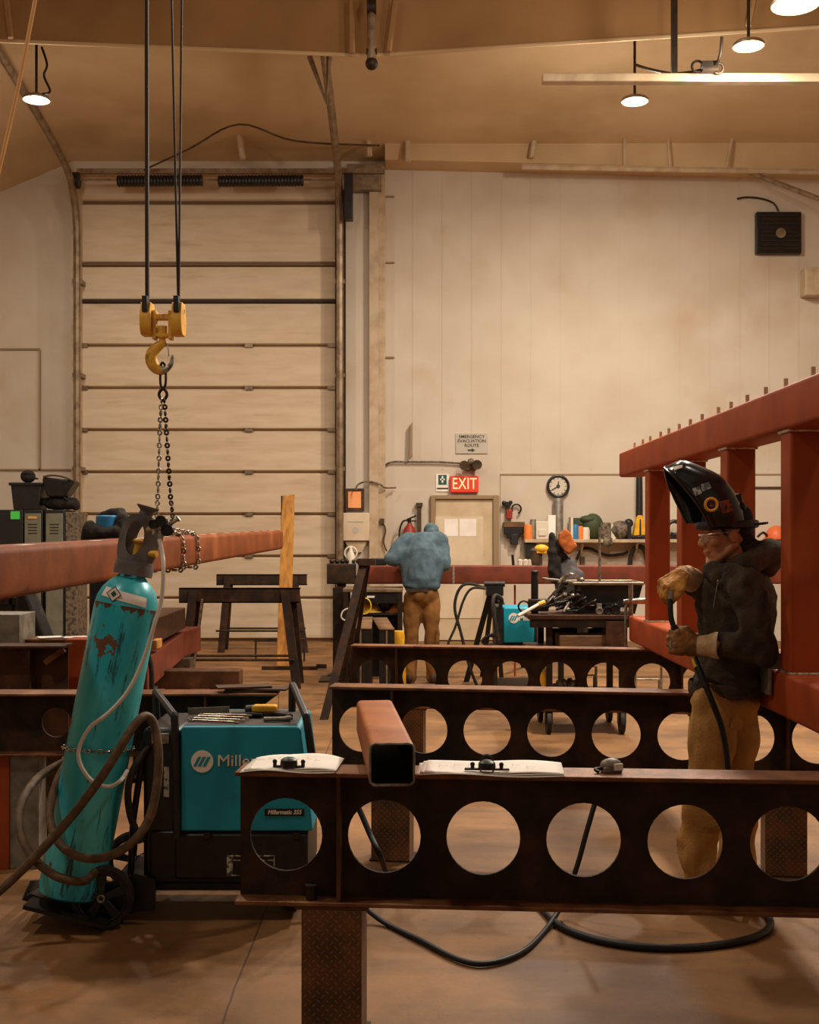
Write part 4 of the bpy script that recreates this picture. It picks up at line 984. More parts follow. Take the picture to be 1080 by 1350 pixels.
# chain sling
def chain(mb, pts, ln, wd, r, tw0=0):
    pts = [Vector(p) for p in pts]; d = [0]
    for a, b in zip(pts[:-1], pts[1:]): d.append(d[-1]+(b-a).length)
    n = int(d[-1]/(ln*.74)); prev = None
    for i in range(n):
        s = d[-1]*(i+.5)/n; j = max(k for k in range(len(d)-1) if d[k] <= s); u = (s-d[j])/(d[j+1]-d[j])
        c = pts[j].lerp(pts[j+1], u); ax = (pts[j+1]-pts[j]).normalized()
        q = ax.to_track_quat('X', 'Z'); e = q @ Quaternion((1,0,0), tw0+(PI/2 if i % 2 else 0)+random.uniform(-.2,.2))
        o = []
        for k in range(12):
            a = 2*PI*k/12; xx = (ln/2-wd/2-r)*(1 if math.cos(a) > 0 else -1)+ (wd/2-r)*math.cos(a); yy = (wd/2-r)*math.sin(a)
            if abs(math.cos(a)) < 1e-6: xx = 0
            o.append(c + e @ V(xx, yy, 0))
        mb.path(o, r, 5, closed=True)
t = thing('chain_sling', 'steel chain sling with grab link wrapped round the hanging brown tube', 'chain', H(215,490))
m = MB(); m.path([H(214,478), H(218,484), H(218.5,505), H(215,512), H(211.5,505), H(212,484)], .008, 6, closed=True, smooth=4); mesh('master_link', m, 'dark_steel', t)
m = MB(); m.path([H(211,516), H(210,522), H(215,528), H(220,522), H(219,516), H(215,513)], .010, 6, closed=True, smooth=3); mesh('shackle', m, 'dark_steel', t)
kn = H(213, 690, -.12)
m = MB(); chain(m, [H(213.5,524), H(211,560), H(209.5,610), H(208,660), H(206,692,-.02)], .052, .034, .0062); mesh('chain_leg', m, 'zinc', t)
m = MB(); chain(m, [H(216.5,524), H(219,560), H(222,610), H(225,655), H(228,684,-.02)], .052, .036, .0068); mesh('chain_leg', m, 'dark_steel', t)
ty = YH
def wrap(dy, label):
    yy = ty+dy; q_ = .1+.014
    pr = [on_tube(yy, -q_*.6, .2+.012), on_tube(yy, q_-.02, .2+.012), on_tube(yy, q_, .18), on_tube(yy, q_, .02), on_tube(yy, q_-.02, -.014), on_tube(yy, -q_+.02, -.014), on_tube(yy, -q_, .02), on_tube(yy, -q_, .19), on_tube(yy, -q_+.03, .215)]
    m = MB(); chain(m, pr, .056, .036, .0072); return mesh('chain_loop', m, 'zinc', t)
wrap(.25, ''); wrap(.72, '')
m = MB(); chain(m, [H(228,684,-.02), on_tube(ty+.1,.03,.24), on_tube(ty+.25,.09,.214)], .045, .028, .0052); chain(m, [H(228,684,-.02), on_tube(ty+.4,.0,.25), on_tube(ty+.72,.09,.214)], .045, .028, .0052); mesh('chain_tail', m, 'zinc', t)

# ---- gas cylinder leaning on its cart
cb = P(92, 1178, 4.92); cb.z = .115
ct = P(175, 757, 5.02)
ax = (ct-cb).normalized(); CL = (ct-cb).length     # base to top of shoulder
QL = ax.to_track_quat('Z', 'Y'); 
def Lx(x, y, z): return cb + QC @ V(x, y, z)
# frame for the cylinder: z along the axis, x to the right, -y towards the room
zx = ax; yx = V(0,1,0)-zx*zx.y; yx.normalize(); xx_ = yx.cross(zx)
QC = Matrix((xx_, yx, zx)).transposed()
t = thing('gas_cylinder', 'tall turquoise gas cylinder with rust patches leaning on the machine cart at left', 'gas cylinder', cb)
t.rotation_mode = 'QUATERNION'; t.rotation_quaternion = QC.to_quaternion()
R_ = .132
m = MB(); s = CL/1.36
m.rev([(0,0),(R_-.03,.0),(R_-.008,.012),(R_,.04),(R_,1.20*s),(R_-.001,1.225*s)], (0,0,0), (0,0,1), 40); mesh('body', m, 'worn_teal', t, local=True)
m = MB(); m.rev([(R_-.001,1.225*s),(R_-.006,1.255*s),(R_-.02,1.29*s),(R_-.045,1.323*s),(R_-.07,1.345*s),(.05,1.358*s),(.044,1.365*s),(.044,1.385*s),(0,1.385*s)], (0,0,0), (0,0,1), 40); mesh('shoulder', m, 'cylinder_top', t, local=True)
# wrapped label
def wrapped(zc_, hh, a0, a1, rr_, k=14, skew=0):
    mm = MB(); vs = []
    for i in range(k+1):
        u = i/k; a = a0+(a1-a0)*u
        for j in range(7):
            zz = -hh/2+hh*j/6
            r_ = .0012+ rr_(zc_+zz+skew*(u-.5)); vs.append((r_*math.cos(a), r_*math.sin(a), zc_+zz+skew*(u-.5)))
    mm.add(vs, [(7*i+j,7*i+7+j,7*i+8+j,7*i+1+j) for i in range(k) for j in range(6)]); return mm
prof_r = lambda z: (R_+.0015 if z < 1.2*s else (R_+.001-(z-1.2*s)*.09 if z < 1.255*s else (R_-.0035)-(z-1.255*s)*.42))
m = wrapped(1.262*s, .040, -PI/2-.75, -PI/2+.85, prof_r, skew=-.02); o = mesh('label', m, 'paper', t, local=True)
m = MB(); zc_ = 1.266*s; a = -PI/2-.25; r_ = prof_r(zc_)+.007
c = V(r_*math.cos(a), r_*math.sin(a), zc_); e1 = V(-math.sin(a), math.cos(a), 0)
for (rad, kk) in ((.034, 0), (.029, 1), (.014, 2)):
    m.add([c+e1*rad+V(0,-.0004*kk,0), c+V(0,-.0004*kk,rad), c-e1*rad+V(0,-.0004*kk,0), c-V(0,.0004*kk,rad)], [(0,1,2,3)], kk)
mesh('hazard_diamond', m, ['green_plastic', 'paper', 'sign_green'], t, local=True, fix=False, smooth=False)
# guard
m = MB(); z0 = 1.36*s
m.rev([(.074,0),(.080,.0),(.082,.03),(.078,.06),(.070,.06),(.072,.03),(.074,0)], (0,0,z0-.005), (0,0,1), 32); 
mesh('guard_ring', m, 'guard_grey', t, local=True)
m = MB(); k = 15
def hoop(wide):
    cen = []
    for i in range(2*k+1):
        a = PI*i/(2*k); cen.append((math.cos(a), math.sin(a)))
    return cen
# a broad looped strap: two sides rising from the ring, meeting in a round top, with a big oval window
outer = []; inner = []
n_ = 40
for i in range(n_):
    a = 2*PI*i/n_; outer.append((.086*math.copysign(abs(math.cos(a))**.75, math.cos(a)), .135+.118*math.copysign(abs(math.sin(a))**.8, math.sin(a))))
    inner.append((-.012+.040*math.cos(a), .150+.072*math.sin(a)))
def bend(x, z, y): return (x, y - .055*(1-(x/.09)**2), z+z0)
vs = [bend(x,z,0) for x,z in outer]+[bend(x,z,0) for x,z in inner]+[bend(x,z,.009) for x,z in outer]+[bend(x,z,.009) for x,z in inner]
fs = []
for i in range(n_):
    j = (i+1)%n_; fs += [(i,j,n_+j,n_+i),(2*n_+i,3*n_+i,3*n_+j,2*n_+j),(i,2*n_+i,2*n_+j,j),(n_+i,n_+j,3*n_+j,3*n_+i)]
m.add(vs, fs)
o_front = mesh('guard_loop', m, 'guard_grey', t, local=True)
m = MB(); vs = [(-v[0]*.9, -v[1]*.8+.02, v[2]) for v in vs]; m.add(vs, fs); mesh('guard_loop', m, 'guard_grey', t, local=True)
m = MB(); m.rev([(.0,0),(.030,0),(.028,.02),(.046,.034),(.048,.040),(.0,.042)], (.01,-.02,z0+.250), (.1,0,1), 24); mesh('guard_knob', m, 'guard_grey', t, local=True)
m = MB(); m.cyl((0,0,z0), (0,0,z0+.13), .018, n=12); m.cyl((0,0,z0+.09), (.09,-.03,z0+.10), .014, n=10); m.ball((0,0,z0+.14), (.028,.028,.014)); mesh('valve', m, 'hook_yellow', t, local=True)
# regulator
rp = P(208, 697, 4.86)
t = thing('gas_regulator', 'gas regulator with black round gauges beside the grey cylinder guard', 'regulator', rp)
m = MB(); m.cyl(P(196,699,4.93), P(222,693,4.84), .016, n=12); m.cyl(P(207,690,4.88), P(209,706,4.84), .024, n=14); m.cyl(P(213,700,4.82), P(211,712,4.82), .012, n=10); mesh('body', m, 'zinc', t)
for (u, v, rr_) in ((220, 699, .023), (212, 687, .022), (202, 691, .018)):
    c = P(u, v, 4.80); g = MB(); g.cyl(c, c+V(.004,.03,0), rr_, n=24); gg = mesh('gauge', g, 'black_metal', t, bev=.003)
    g = MB(); g.torus(c, rr_*.95, .003, (0,1,0), 24, 6); mesh('gauge_rim', g, 'black_plastic', gg, ) if False else mesh('gauge_rim', g, 'dark_steel', t)
m = MB(); m.cyl(P(222,693,4.83), P(235,684,4.83), .007, n=8); m.cyl(P(233,681,4.83), P(237,687,4.83), .006, n=8); mesh('adjusting_screw', m, 'zinc', t)
m = MB(); m.path([P(210,711,4.80), P(214,730,4.79), P(215.5,750,4.76), P(213,790,4.76), P(203,825,4.75), P(188,872,4.75), P(168,912,4.74), P(143,940,4.735), P(118,960,4.735), P(104,988,4.735), P(107,1010,4.74), P(122,1030,4.75), P(142,1037,4.75), P(158,1030,4.78), P(168,1016,4.84)], .0085, 8, smooth=6)
solo('gas_hose', m, 'white_hose', 'thin white gas hose looping down in front of the turquoise cylinder', 'hose')
m = MB(); c1 = Lx(-R_-.015, -.03, .60); 
pts = [Lx((R_+.010)*math.cos(a), (R_+.010)*math.sin(a), .615+.02*math.cos(a)) for a in [ -PI-.25+ (PI+.5)*i/24 for i in range(25)]]
chain(m, pts, .034, .020, .0032); solo('safety_chain', m, 'chrome', 'thin bright chain tying the turquoise cylinder to its cart', 'chain')

# ---- welding machine on its cart
WY = 4.92
def Wp(px, py, d=0): return P(px, py, WY+d)
t = thing('welding_machine', 'large teal and black welding machine behind the left end of the nearest girder', 'welding machine', (Wp(320,0).x, WY+.25, .12))
sk = -.10   # the far side sits a little further left/right of the near side
D_ = .50; yb = WY+D_
xl = Wp(238,0).x; xr = Wp(409,0).x; xrt = Wp(396,0).x
ztop = Wp(0,965).z; zmid = Wp(0,1096).z; zbot = Wp(0,1166).z
m = MB()
m.prism([(xl, zmid), (xr+.01, zmid), (xr, Wp(0,1060).z), (xrt+.002, ztop+.01), (xrt-.012, ztop+.022), (xl+.01, ztop+.022), (xl, ztop+.012)], 'xz', WY, yb); mesh('teal_hood', m, 'miller_teal', t, bev=.012, seg=3)
m = MB(); m.box(xl+.01, xrt-.02, WY+.03, yb-.03, ztop+.0225, ztop+.0235); mesh('top_sheet', m, 'sign_ink', t)
m = MB(); m.box(Wp(196,0).x, xr-.01, WY+.012, yb, zbot, zmid-.004); m.box(Wp(230,0).x, xr-.012, WY+.002, WY+.02, zbot+.02, zmid-.012); mesh('black_base', m, 'black_metal', t, bev=.01)
m = MB(); m.box(Wp(186,0).x, xl-.003, WY+.03, yb-.02, zbot, ztop+.01); mesh('front_panel', m, 'black_plastic', t, bev=.02)
for px in (273, 391):
    m = MB(); c = Wp(px, 1103, -.01); m.box(c.x-.014, c.x+.014, WY-.012, WY+.004, c.z-.012, c.z+.014); m.torus(c+V(0,-.006,-.014), .010, .003, (0,1,0), 14, 6); mesh('latch', m, 'dark_steel', t, bev=.002)
# logo disc with three slanted bars
c = Wp(266.5, 1004, -.003); rr_ = 14.6*WY/F
m = MB(); m.cyl(c, c+V(0,.003,0), rr_, n=40); lg = mesh('logo_disc', m, 'white_print', t)
for i in range(3):
    u = -.021+.0195*i; m = MB()
    m.prism([(c.x+u-.016, c.z-.020), (c.x+u-.003, c.z-.020), (c.x+u+.018, c.z+.020), (c.x+u+.005, c.z+.020)], 'xz', c.y-.0015, c.y); mesh('logo_bar', m, 'miller_teal', lg) if False else mesh('logo_bar', m, 'miller_teal', t)
text('lettering', 'Miller', .066, 'white_print', t, Matrix.Translation(Wp(286, 1003.5, -.003)) @ Matrix.Rotation(PI/2, 4, 'X'), align='LEFT', bold=0, sx=1.08, depth=.002)
m = MB(); a = Wp(349, 1066, -.004); b_ = Wp(401, 1076, -.004); m.box(a.x, b_.x, a.y, a.y+.004, b_.z, a.z); mesh('name_plate', m, 'label_black', t, bev=.002)
text('lettering', 'Millermatic 355', .0245, 'white_print', t, face_cam(Wp(375, 1071, -.0045)), shear=.25, bold=.0006, sx=.90, depth=.0006)
m = MB(); a = Wp(299, 1128, -.004); b_ = Wp(362, 1155, -.004); m.box(a.x, b_.x, WY-.003, WY+.004, b_.z, a.z); wl = mesh('warning_label', m, 'label_grey', t)
m = MB(); m.box(a.x+.025, b_.x-.004, WY-.0045, WY-.003, b_.z+.006, a.z-.022); m.box(a.x+.025, b_.x-.004, WY-.0045, WY-.003, a.z-.016, a.z-.004); mesh('label_print', m, 'label_black', t)
m = MB(); a = Wp(215, 1012, .01); b_ = Wp(222, 1052, .01); m.box(a.x, b_.x, WY+.026, WY+.031, b_.z, a.z); mesh('side_label', m, 'label_grey', t)
m = MB(); m.box(Wp(198,0).x, Wp(222,0).x, WY+.02, WY+.03, Wp(0,982).z, Wp(0,968).z); m.cyl(Wp(205,976,.01), Wp(205,976,-.02), .012, n=12); mesh('control_strip', m, 'zinc', t, bev=.003)
# tubular handles
def uhandle(pts, name='handle'):
    mm = MB(); mm.path(pts, .0165, 10); return mesh(name, mm, 'black_plastic', t)
zh = Wp(0,937).z
def bendpts(a, b, c_, d, r_=.05):
    return cr([a, b.lerp(a,.35), b+((a-b).normalized()+(c_-b).normalized())*.012, b.lerp(c_,.12), c_.lerp(b,.12), c_+((b-c_).normalized()+(d-c_).normalized())*.012, c_.lerp(d,.35), d], 4)
uhandle(bendpts(Wp(233,1105,-.005), Wp(231,945,-.005), V(Wp(196,0).x-.05, WY+.36, zh+.035), V(Wp(200,0).x-.05, WY+.37, ztop-.1)))
uhandle(bendpts(Wp(413,1010,.0), Wp(404,945,.0), V(Wp(372,0).x, WY+.42, zh+.06), V(Wp(372,0).x, WY+.42, ztop)))
# cart
t2 = thing('machine_cart', 'black wheeled cart carrying the teal welding machine and the turquoise cylinder', 'cart', (Wp(250,0).x, WY+.25, 0))
m = MB(); m.box(Wp(150,0).x, xr+.0, WY+.03, yb-.02, zbot-.035, zbot-.002); mesh('deck', m, 'black_metal', t2, bev=.006)
m = MB()
m.pprism([Wp(28,1186,-.02), Wp(100,1212,-.02), Wp(104,1208,-.02), Wp(33,1181,-.02)], (.08,.42,.0))
m.pprism([Wp(33,1183,-.03), Wp(108,1213,-.03), Wp(128,1170,-.03), Wp(118,1170,-.03), Wp(98,1200,-.03), Wp(40,1178,-.03)], (0,.008,0))
m.pprism([Wp(33,1183,-.03), Wp(43,1161,.0), Wp(55,1160,.3), Wp(62,1172,.4)], (-.01,.0,0))
mesh('cylinder_tray', m, 'black_metal', t2)
m = MB(); m.obox(V(cb.x+.02, cb.y+.02, .075), (.34,.34,.016), Matrix.Rotation(.24,3,'Y')); mesh('tray_floor', m, 'black_metal', t2)
m = MB(); m.pprism([Wp(105,1212,-.02), Wp(205,1200,-.02), Wp(205,1160,-.02), Wp(180,1152,-.02), Wp(128,1168,-.02)], (0,.012,0)); mesh('side_plate', m, 'black_metal', t2); m = MB(); m.pprism([Wp(105,1212,.40), Wp(205,1200,.40), Wp(205,1160,.40), Wp(180,1152,.40), Wp(128,1168,.40)], (0,.012,0)); mesh('side_plate', m, 'black_metal', t2)
wr = .1285
def wheel(x, y, r_, w_, parent):
    g = MB(); g.rev([(r_*.80,-w_/2),(r_*.95,-w_/2),(r_,-w_*.3),(r_,w_*.3),(r_*.95,w_/2),(r_*.80,w_/2),(r_*.80,-w_/2)], (x,y,r_), (0,1,0), 40); wo = mesh('wheel', g, 'black_rubber', parent)
    def sub(name, mb, mt, **kw):
        o = mesh(name, mb, mt, parent, **kw); mw = parent
        o.parent = wo; return o
    g = MB(); g.torus((x,y-w_*.25,r_), r_*.76, r_*.045, (0,1,0), 36, 8); g.cyl((x,y-.004,r_),(x,y+.004,r_), r_*.80, n=36) if False else None
    sub('rim', g, 'black_plastic')
    g = MB()
    for i in range(5):
        a = 2*PI*i/5+.35; e = V(math.cos(a),0,math.sin(a)); p_ = V(-math.sin(a),0,math.cos(a)); c_ = V(x,y,r_)
        g.pprism([c_+e*r_*.12+p_*r_*.10+V(0,-w_*.3,0), c_+e*r_*.80+p_*r_*.18+V(0,-w_*.2,0), c_+e*r_*.80-p_*r_*.18+V(0,-w_*.2,0), c_+e*r_*.12-p_*r_*.10+V(0,-w_*.3,0)], (0,w_*.3,0))
    sub('spokes', g, 'black_plastic', bev=.003)
    g = MB(); g.cyl((x,y-w_*.5,r_),(x,y+w_*.4,r_), r_*.16, n=20); h_ = sub('hub', g, 'black_plastic')
    g = MB(); g.torus((x,y-w_*.5,r_), r_*.10, r_*.03, (0,1,0), 20, 6); sub('hub_cap', g, 'zinc')
    return wo
wx = Wp(140,0).x
wheel(wx, WY-.06, wr, .045, t2); wheel(wx, WY+.50, wr, .045, t2)
m = MB(); m.cyl((wx,WY-.05,wr),(wx,WY+.50,wr), .012, n=10); mesh('axle', m, 'dark_steel', t2)
for (px, dy) in ((384, .20), (384, .44)):
    x = P(px, 0, WY+dy).x; r_ = .05
    m = MB(); m.cyl((x,WY+dy-.018,r_),(x,WY+dy+.018,r_), r_, n=24); mesh('caster_wheel', m, 'black_rubber', t2, bev=.005)
    m = MB(); m.box(x-.02,x+.02,WY+dy-.028,WY+dy-.02,r_-.01,zbot-.03); m.box(x-.02,x+.02,WY+dy+.02,WY+dy+.028,r_-.01,zbot-.03); m.box(x-.035,x+.035,WY+dy-.04,WY+dy+.04,zbot-.045,zbot-.03); mesh('caster_fork', m, 'black_metal', t2)
m = MB()
for dy in (.05, .38): m.path([V(Wp(168,0).x,WY+dy,zbot), V(Wp(172,0).x,WY+dy,.42), V(Wp(186,0).x,WY+dy,.72), V(Wp(196,0).x,WY+dy,.80)], .014, 8)
m.path([V(Wp(172,0).x,WY+.05,.58), V(Wp(172,0).x,WY+.38,.58)], .012, 8); mesh('cylinder_rack', m, 'black_metal', t2)

def fl(px, py, r_=.014): 
    D = F*(EYE-r_)/(py-HOR); return (px, py, D)
# coiled welding cables in front of the cylinder
def hose(label, pts, r_, mt, name='welding_cable', group=None, sm=6):
    mm = MB(); mm.path([P(*p_) for p_ in pts], r_, 10, smooth=sm); return solo(name, mm, mt, label, 'cable', group)
hose('thick brown cable coming from the left edge and looping over the turquoise cylinder', [(-40,1205,4.55),(0,1174,4.6),(40,1136,4.62),(88,1084,4.62),(130,1030,4.62),(160,983,4.64),(178,955,4.66),(192,944,4.7),(203,955,4.72),(209,990,4.7),(207,1035,4.68),(197,1078,4.66),(177,1108,4.64),(145,1128,4.63),(110,1131,4.64),(82,1116,4.68),(68,1090,4.74),(67,1060,4.82),(80,1020,4.98),(104,985,5.12),(130,962,5.14)], .0175, 'hose_rubber')
hose('outer loop of thick brown cable hanging left of the turquoise cylinder', [(120,990,5.14),(88,1003,5.1),(52,1024,5.0),(31,1053,4.86),(25,1085,4.76),(32,1112,4.70),(48,1136,4.66),(74,1155,4.64),(100,1162,4.66),(114,1160,4.72),(125,1150,4.78)], .0175, 'hose_rubber')
hose('black cable bundle hanging from the front of the teal machine', [(196,985,4.95),(178,1010,4.90),(169,1040,4.88),(172,1075,4.9),(186,1110,4.92)], .015, 'black_rubber')
# cables on the floor
hose('black cable drooping under the nearest girder and rising through one of its holes', [(455,1172,5.0),(480,1196,4.95),fl(510,1218),fl(555,1240),fl(605,1265),fl(645,1270),fl(690,1254),fl(720,1225),(742,1190,5.0),(760,1145,5.02),(774,1095,5.05),(790,1040,5.1),(800,1005,5.12)], .011, 'cable_black')
hose('black hose lying on the floor below the nearest girder, curling back at the right', [fl(690,1180),fl(712,1195),fl(740,1222),fl(790,1240),fl(850,1249),fl(920,1249),fl(985,1239),fl(1013,1225),fl(1014,1210),fl(1000,1198),fl(985,1192)], .016, 'cable_black')
hose('short black cable seen through the second hole of the nearest girder', [(462,1050,5.2),(474,1068,5.2),(488,1100,5.15),(502,1130,5.1),fl(515,1165),fl(525,1182)], .013, 'cable_black')

# ---- tools on the machine
zt = ztop+.024
def tz(px, py, d): p_ = Wp(px, py, d); return V(p_.x, p_.y, zt)
m = MB(); a = V(Wp(248,0,.30).x, WY+.30, zt); m.obox(a+V(.09,0,.018), (.18,.004,.034), Matrix.Rotation(-.04,3,'Y')); m.box(a.x, a.x+.17, WY+.27, WY+.30, zt, zt+.003)
solo('steel_strip', m, 'grey_metal', 'pale steel strip at the back of the teal machine top', 'steel strip')
for i, (x0, y0, x1, y1) in enumerate(((.03,.12,.21,.07),(.03,.15,.23,.10),(.04,.18,.24,.14),(.06,.20,.25,.18))):
    a = V(xl+x0, WY+y0, zt+.006+.004*i); b_ = V(xl+x1, WY+y1, zt+.006+.004*i)
    m = MB(); m.cyl(a, b_, .0048, n=8); d = (b_-a).normalized()
    m.torus(a-d*.008, .009, .004, (0,0,1), 14, 6); m.torus(b_+d*.009, .010, .0042, (0,0,1), 14, 6, a0=.6+math.atan2(d.y,d.x), a1=5.6+math.atan2(d.y,d.x))
    solo('wrench', m, 'chrome', ('shortest, frontmost','second from the front','third from the front','rearmost')[i]+' chrome wrench of the bundle on the teal machine', 'wrench', 'wrenches on the machine')
t = thing('pliers', 'dark blue-handled pliers lying beside the wrenches on the teal machine', 'pliers', V(xl+.24, WY+.2, zt))
m = MB(); a = V(xl+.17, WY+.22, zt+.012)
m.path([a, a+V(.07,.005,.004), a+V(.14,-.01,.002)], .008, 8, smooth=4); m.path([a+V(0,.03,0), a+V(.07,.012,.004), a+V(.14,.02,.002)], .008, 8, smooth=4); mesh('grip', m, 'cap_navy', t)
m = MB(); m.obox(a+V(-.03,.015,0), (.07,.02,.014)); mesh('jaw', m, 'dark_steel', t, bev=.003)
t = thing('cordless_grinder', 'black tool with a yellow housing lying on the teal machine top', 'power tool', V(xl+.32, WY+.25, zt))
m = MB(); a = V(xl+.30, WY+.26, zt); m.box(a.x-.04, a.x+.07, WY+.24, WY+.30, zt+.018, zt+.05); mesh('yellow_housing', m, 'yellow_paint', t, bev=.01)
m = MB(); m.box(a.x-.06, a.x+.08, WY+.235, WY+.305, zt, zt+.02); m.cyl((a.x-.07,WY+.27,zt+.025),(a.x-.02,WY+.27,zt+.03), .022, n=14); m.cyl((a.x+.06,WY+.24,zt+.014),(a.x+.14,WY+.17,zt+.014), .013, n=10); mesh('black_body', m, 'black_plastic', t, bev=.006)
m = MB(); m.path([V(xl+.33,WY+.12,zt+.01), V(xl+.38,WY+.11,zt+.012), V(xl+.42,WY+.13,zt+.01)], .010, 8, smooth=4); m.ball((xl+.43,WY+.135,zt+.012), (.02,.014,.012)); solo('utility_knife', m, 'grey_metal', 'small grey knife lying right of the yellow tool on the machine', 'knife')

# ---- left rear girder and what lies about
ZL = .845; LY = 5.78
t = thing('plate_girder', 'long dark girder with one round hole standing behind the turquoise cylinder', 'girder', (-3.2, LY, ZL-.30), 0)
x1 = P(366,0,LY-.05).x; L = x1+3.2; hx = P(75,0,LY).x+3.2
m = MB(); holed_plate(m, 0, L, .01, .29, .012, [(hx-.0, .152, .072)]); mesh('web', m, 'rust_beam', t, local=True, smooth=False)
m = MB(); m.box(0, L, -.085, .085, .288, .30); mesh('top_flange', m, 'rust_flange', t, local=True, bev=.003)
m = MB(); m.box(0, L, -.085, .085, 0, .012); mesh('bottom_flange', m, 'rust_flange', t, local=True, bev=.003)
m = MB(); m.box(P(274,0,LY).x+3.2-.006, P(274,0,LY).x+3.2+.006, -.08, -.006, .012, .288); mesh('stiffener', m, 'rust_plate', t, local=True)
def blk(name, px0, py0, px1, py1, D, dep, mt, label, cat, z0=None, z1=None, bev=.004, group=None):
    a = P(px0, py0, D); b_ = P(px1, py1, D); mm = MB(); mm.box(a.x, b_.x, D, D+dep, b_.z if z0 is None else z0, a.z if z1 is None else z1)
    return solo(name, mm, mt, label, cat, group, bev=bev)
blk('red_block', -20, 992, 12, 1024, LY-.06, .12, 'primer_red', 'red painted block under the dark girder at the left edge', 'block', 0, ZL-.30)
blk('support_block', 12, 992, 51, 1018, LY-.05, .12, 'grey_metal', 'grey steel block under the dark girder, next to the red block', 'block', 0, ZL-.30)
blk('timber_block', 61, 995, 82, 1002, LY+.1, .15, 'wood_old', 'flat brown timber block behind the grey steel block under the girder', 'block', 0, ZL-.30)
x = P(330,0,LY).x; m = MB(); m.box(x-.05, x+.05, LY-.05, LY+.07, 0, ZL-.30); solo('support_block', m, 'dark_steel', 'dark block under the right end of the dark girder behind the machine', 'block', bev=.004)
for i, (dx, a_, z_) in enumerate(((0,.05,0),(.05,-.12,.009),(-.04,.25,.018))):
    m = MB(); m.obox((P(340,0,LY).x-.03+dx, LY+.01, ZL+.006+z_), (.26,.12,.008), Matrix.Rotation(a_,3,'Z')); solo('scrap_plate', m, 'rust_plate', ('lowest and straightest','middle','topmost and most turned')[i]+' thin rusty plate on the right end of the dark girder', 'plate', 'loose plates on the dark girder')
# rusty channel frame behind at left edge
t = thing('steel_channel', 'rusty open channel section lying behind the dark girder at the left edge', 'channel', (P(30,0,6.7).x, 6.7, .70))
a = P(-60, 851, 6.7); b_ = P(86, 905, 6.7); m = MB()
m.box(a.x, b_.x, 6.76, 6.77, .40, a.z); m.box(a.x, b_.x, 6.66, 6.86, a.z-.012, a.z); m.box(a.x, b_.x, 6.66, 6.86, .40, .412); mesh('channel', m, 'rust_plate', t)
m = MB(); m.box(P(40,0,6.7).x-.006, P(40,0,6.7).x+.006, 6.67, 6.76, .412, a.z-.012); mesh('stiffener', m, 'rust_beam', t)
m = MB(); c = P(72, 865, 6.7); m.obox(c, (.13,.03,.03), Matrix.Rotation(-.62,3,'Y')); mesh('welded_angle', m, 'rust_flange', t)
m = MB(); m.box(a.x+.2, b_.x-.2, 6.7, 6.82, 0, .40); solo('timber_crib', m, 'timber_dark', 'dark timber crib carrying the rusty channel at the left edge', 'timber')
blk('red_plate', 86, 843, 118, 905, 7.0, .18, 'primer_red', 'red painted steel piece left of the turquoise cylinder, right of the rusty channel', 'steel piece', 0)
t = thing('steel_beam', 'dark rusty beam with a pale front edge behind the rusty channel', 'beam', (P(70,0,7.4).x, 7.4, .6))
a = P(28, 843, 7.3); b_ = P(113, 850, 7.3); m = MB(); m.box(a.x, b_.x+.15, 7.3, 7.5, a.z-.014, a.z); m.box(a.x, b_.x+.15, 7.39, 7.41, a.z-.25, a.z-.014); m.box(a.x, b_.x+.15, 7.3, 7.5, a.z-.264, a.z-.25); mesh('i_section', m, 'rust_flange', t)
m = MB(); m.box(a.x+.1, b_.x-.05, 7.32, 7.48, 0, a.z-.264); solo('timber_crib', m, 'timber_dark', 'dark timber crib under the beam behind the rusty channel', 'timber')
blk('steel_box_section', -60, 810, 26, 850, 7.2, .3, 'grey_metal', 'greyish steel box section at the left edge under the hanging tube', 'steel section', .0)
for (x0_, x1_, lab_) in ((55, 78, 'white paper sheet on the beam below the lockers, nearer the left edge'), (88, 110, 'white paper sheet on the beam below the lockers, beside the cylinder')):
    m = MB(); c = P((x0_+x1_)/2, 841, 7.4); m.obox((c.x, 7.4, P(0,843,7.3).z+.006), (.15,.12,.004), Matrix.Rotation(.5,3,'Z')); solo('paper_sheet', m, 'paper', lab_, 'paper')
m = MB(); c = P(40, 815, 8.2); m.pprism([V(P(20,0,8.2).x,8.2,0), V(P(60,0,8.2).x,8.2,0), P(58,842,8.2), P(46,812,8.2), P(37,790,8.2), P(30,775,8.2), P(20,775,8.2)], (0,.25,0)); 
solo('dark_tarp', m, 'dark_cloth', 'dark cloth bag heaped behind the grey box section at left', 'bag', bev=.02)
t = thing('window_grille', 'dark steel frame with upright bars below the hanging tube at the left edge', 'frame', (P(15,0,8.6).x, 8.6, 0))
m = MB(); a = P(-30,788,8.6); b_ = P(33,850,8.6); m.box(a.x,b_.x,8.6,8.64,a.z-.05,a.z); m.box(b_.x-.04,b_.x,8.6,8.64,0,a.z); m.box(P(12,0,8.6).x,P(16,0,8.6).x,8.6,8.64,0,a.z); m.box(a.x,a.x+.04,8.6,8.64,0,a.z); mesh('frame', m, 'dark_steel', t)
m = MB(); m.box(a.x+.04, b_.x-.04, 8.62, 8.65, .1, a.z-.05); mesh('dark_panel', m, 'black_metal', t)
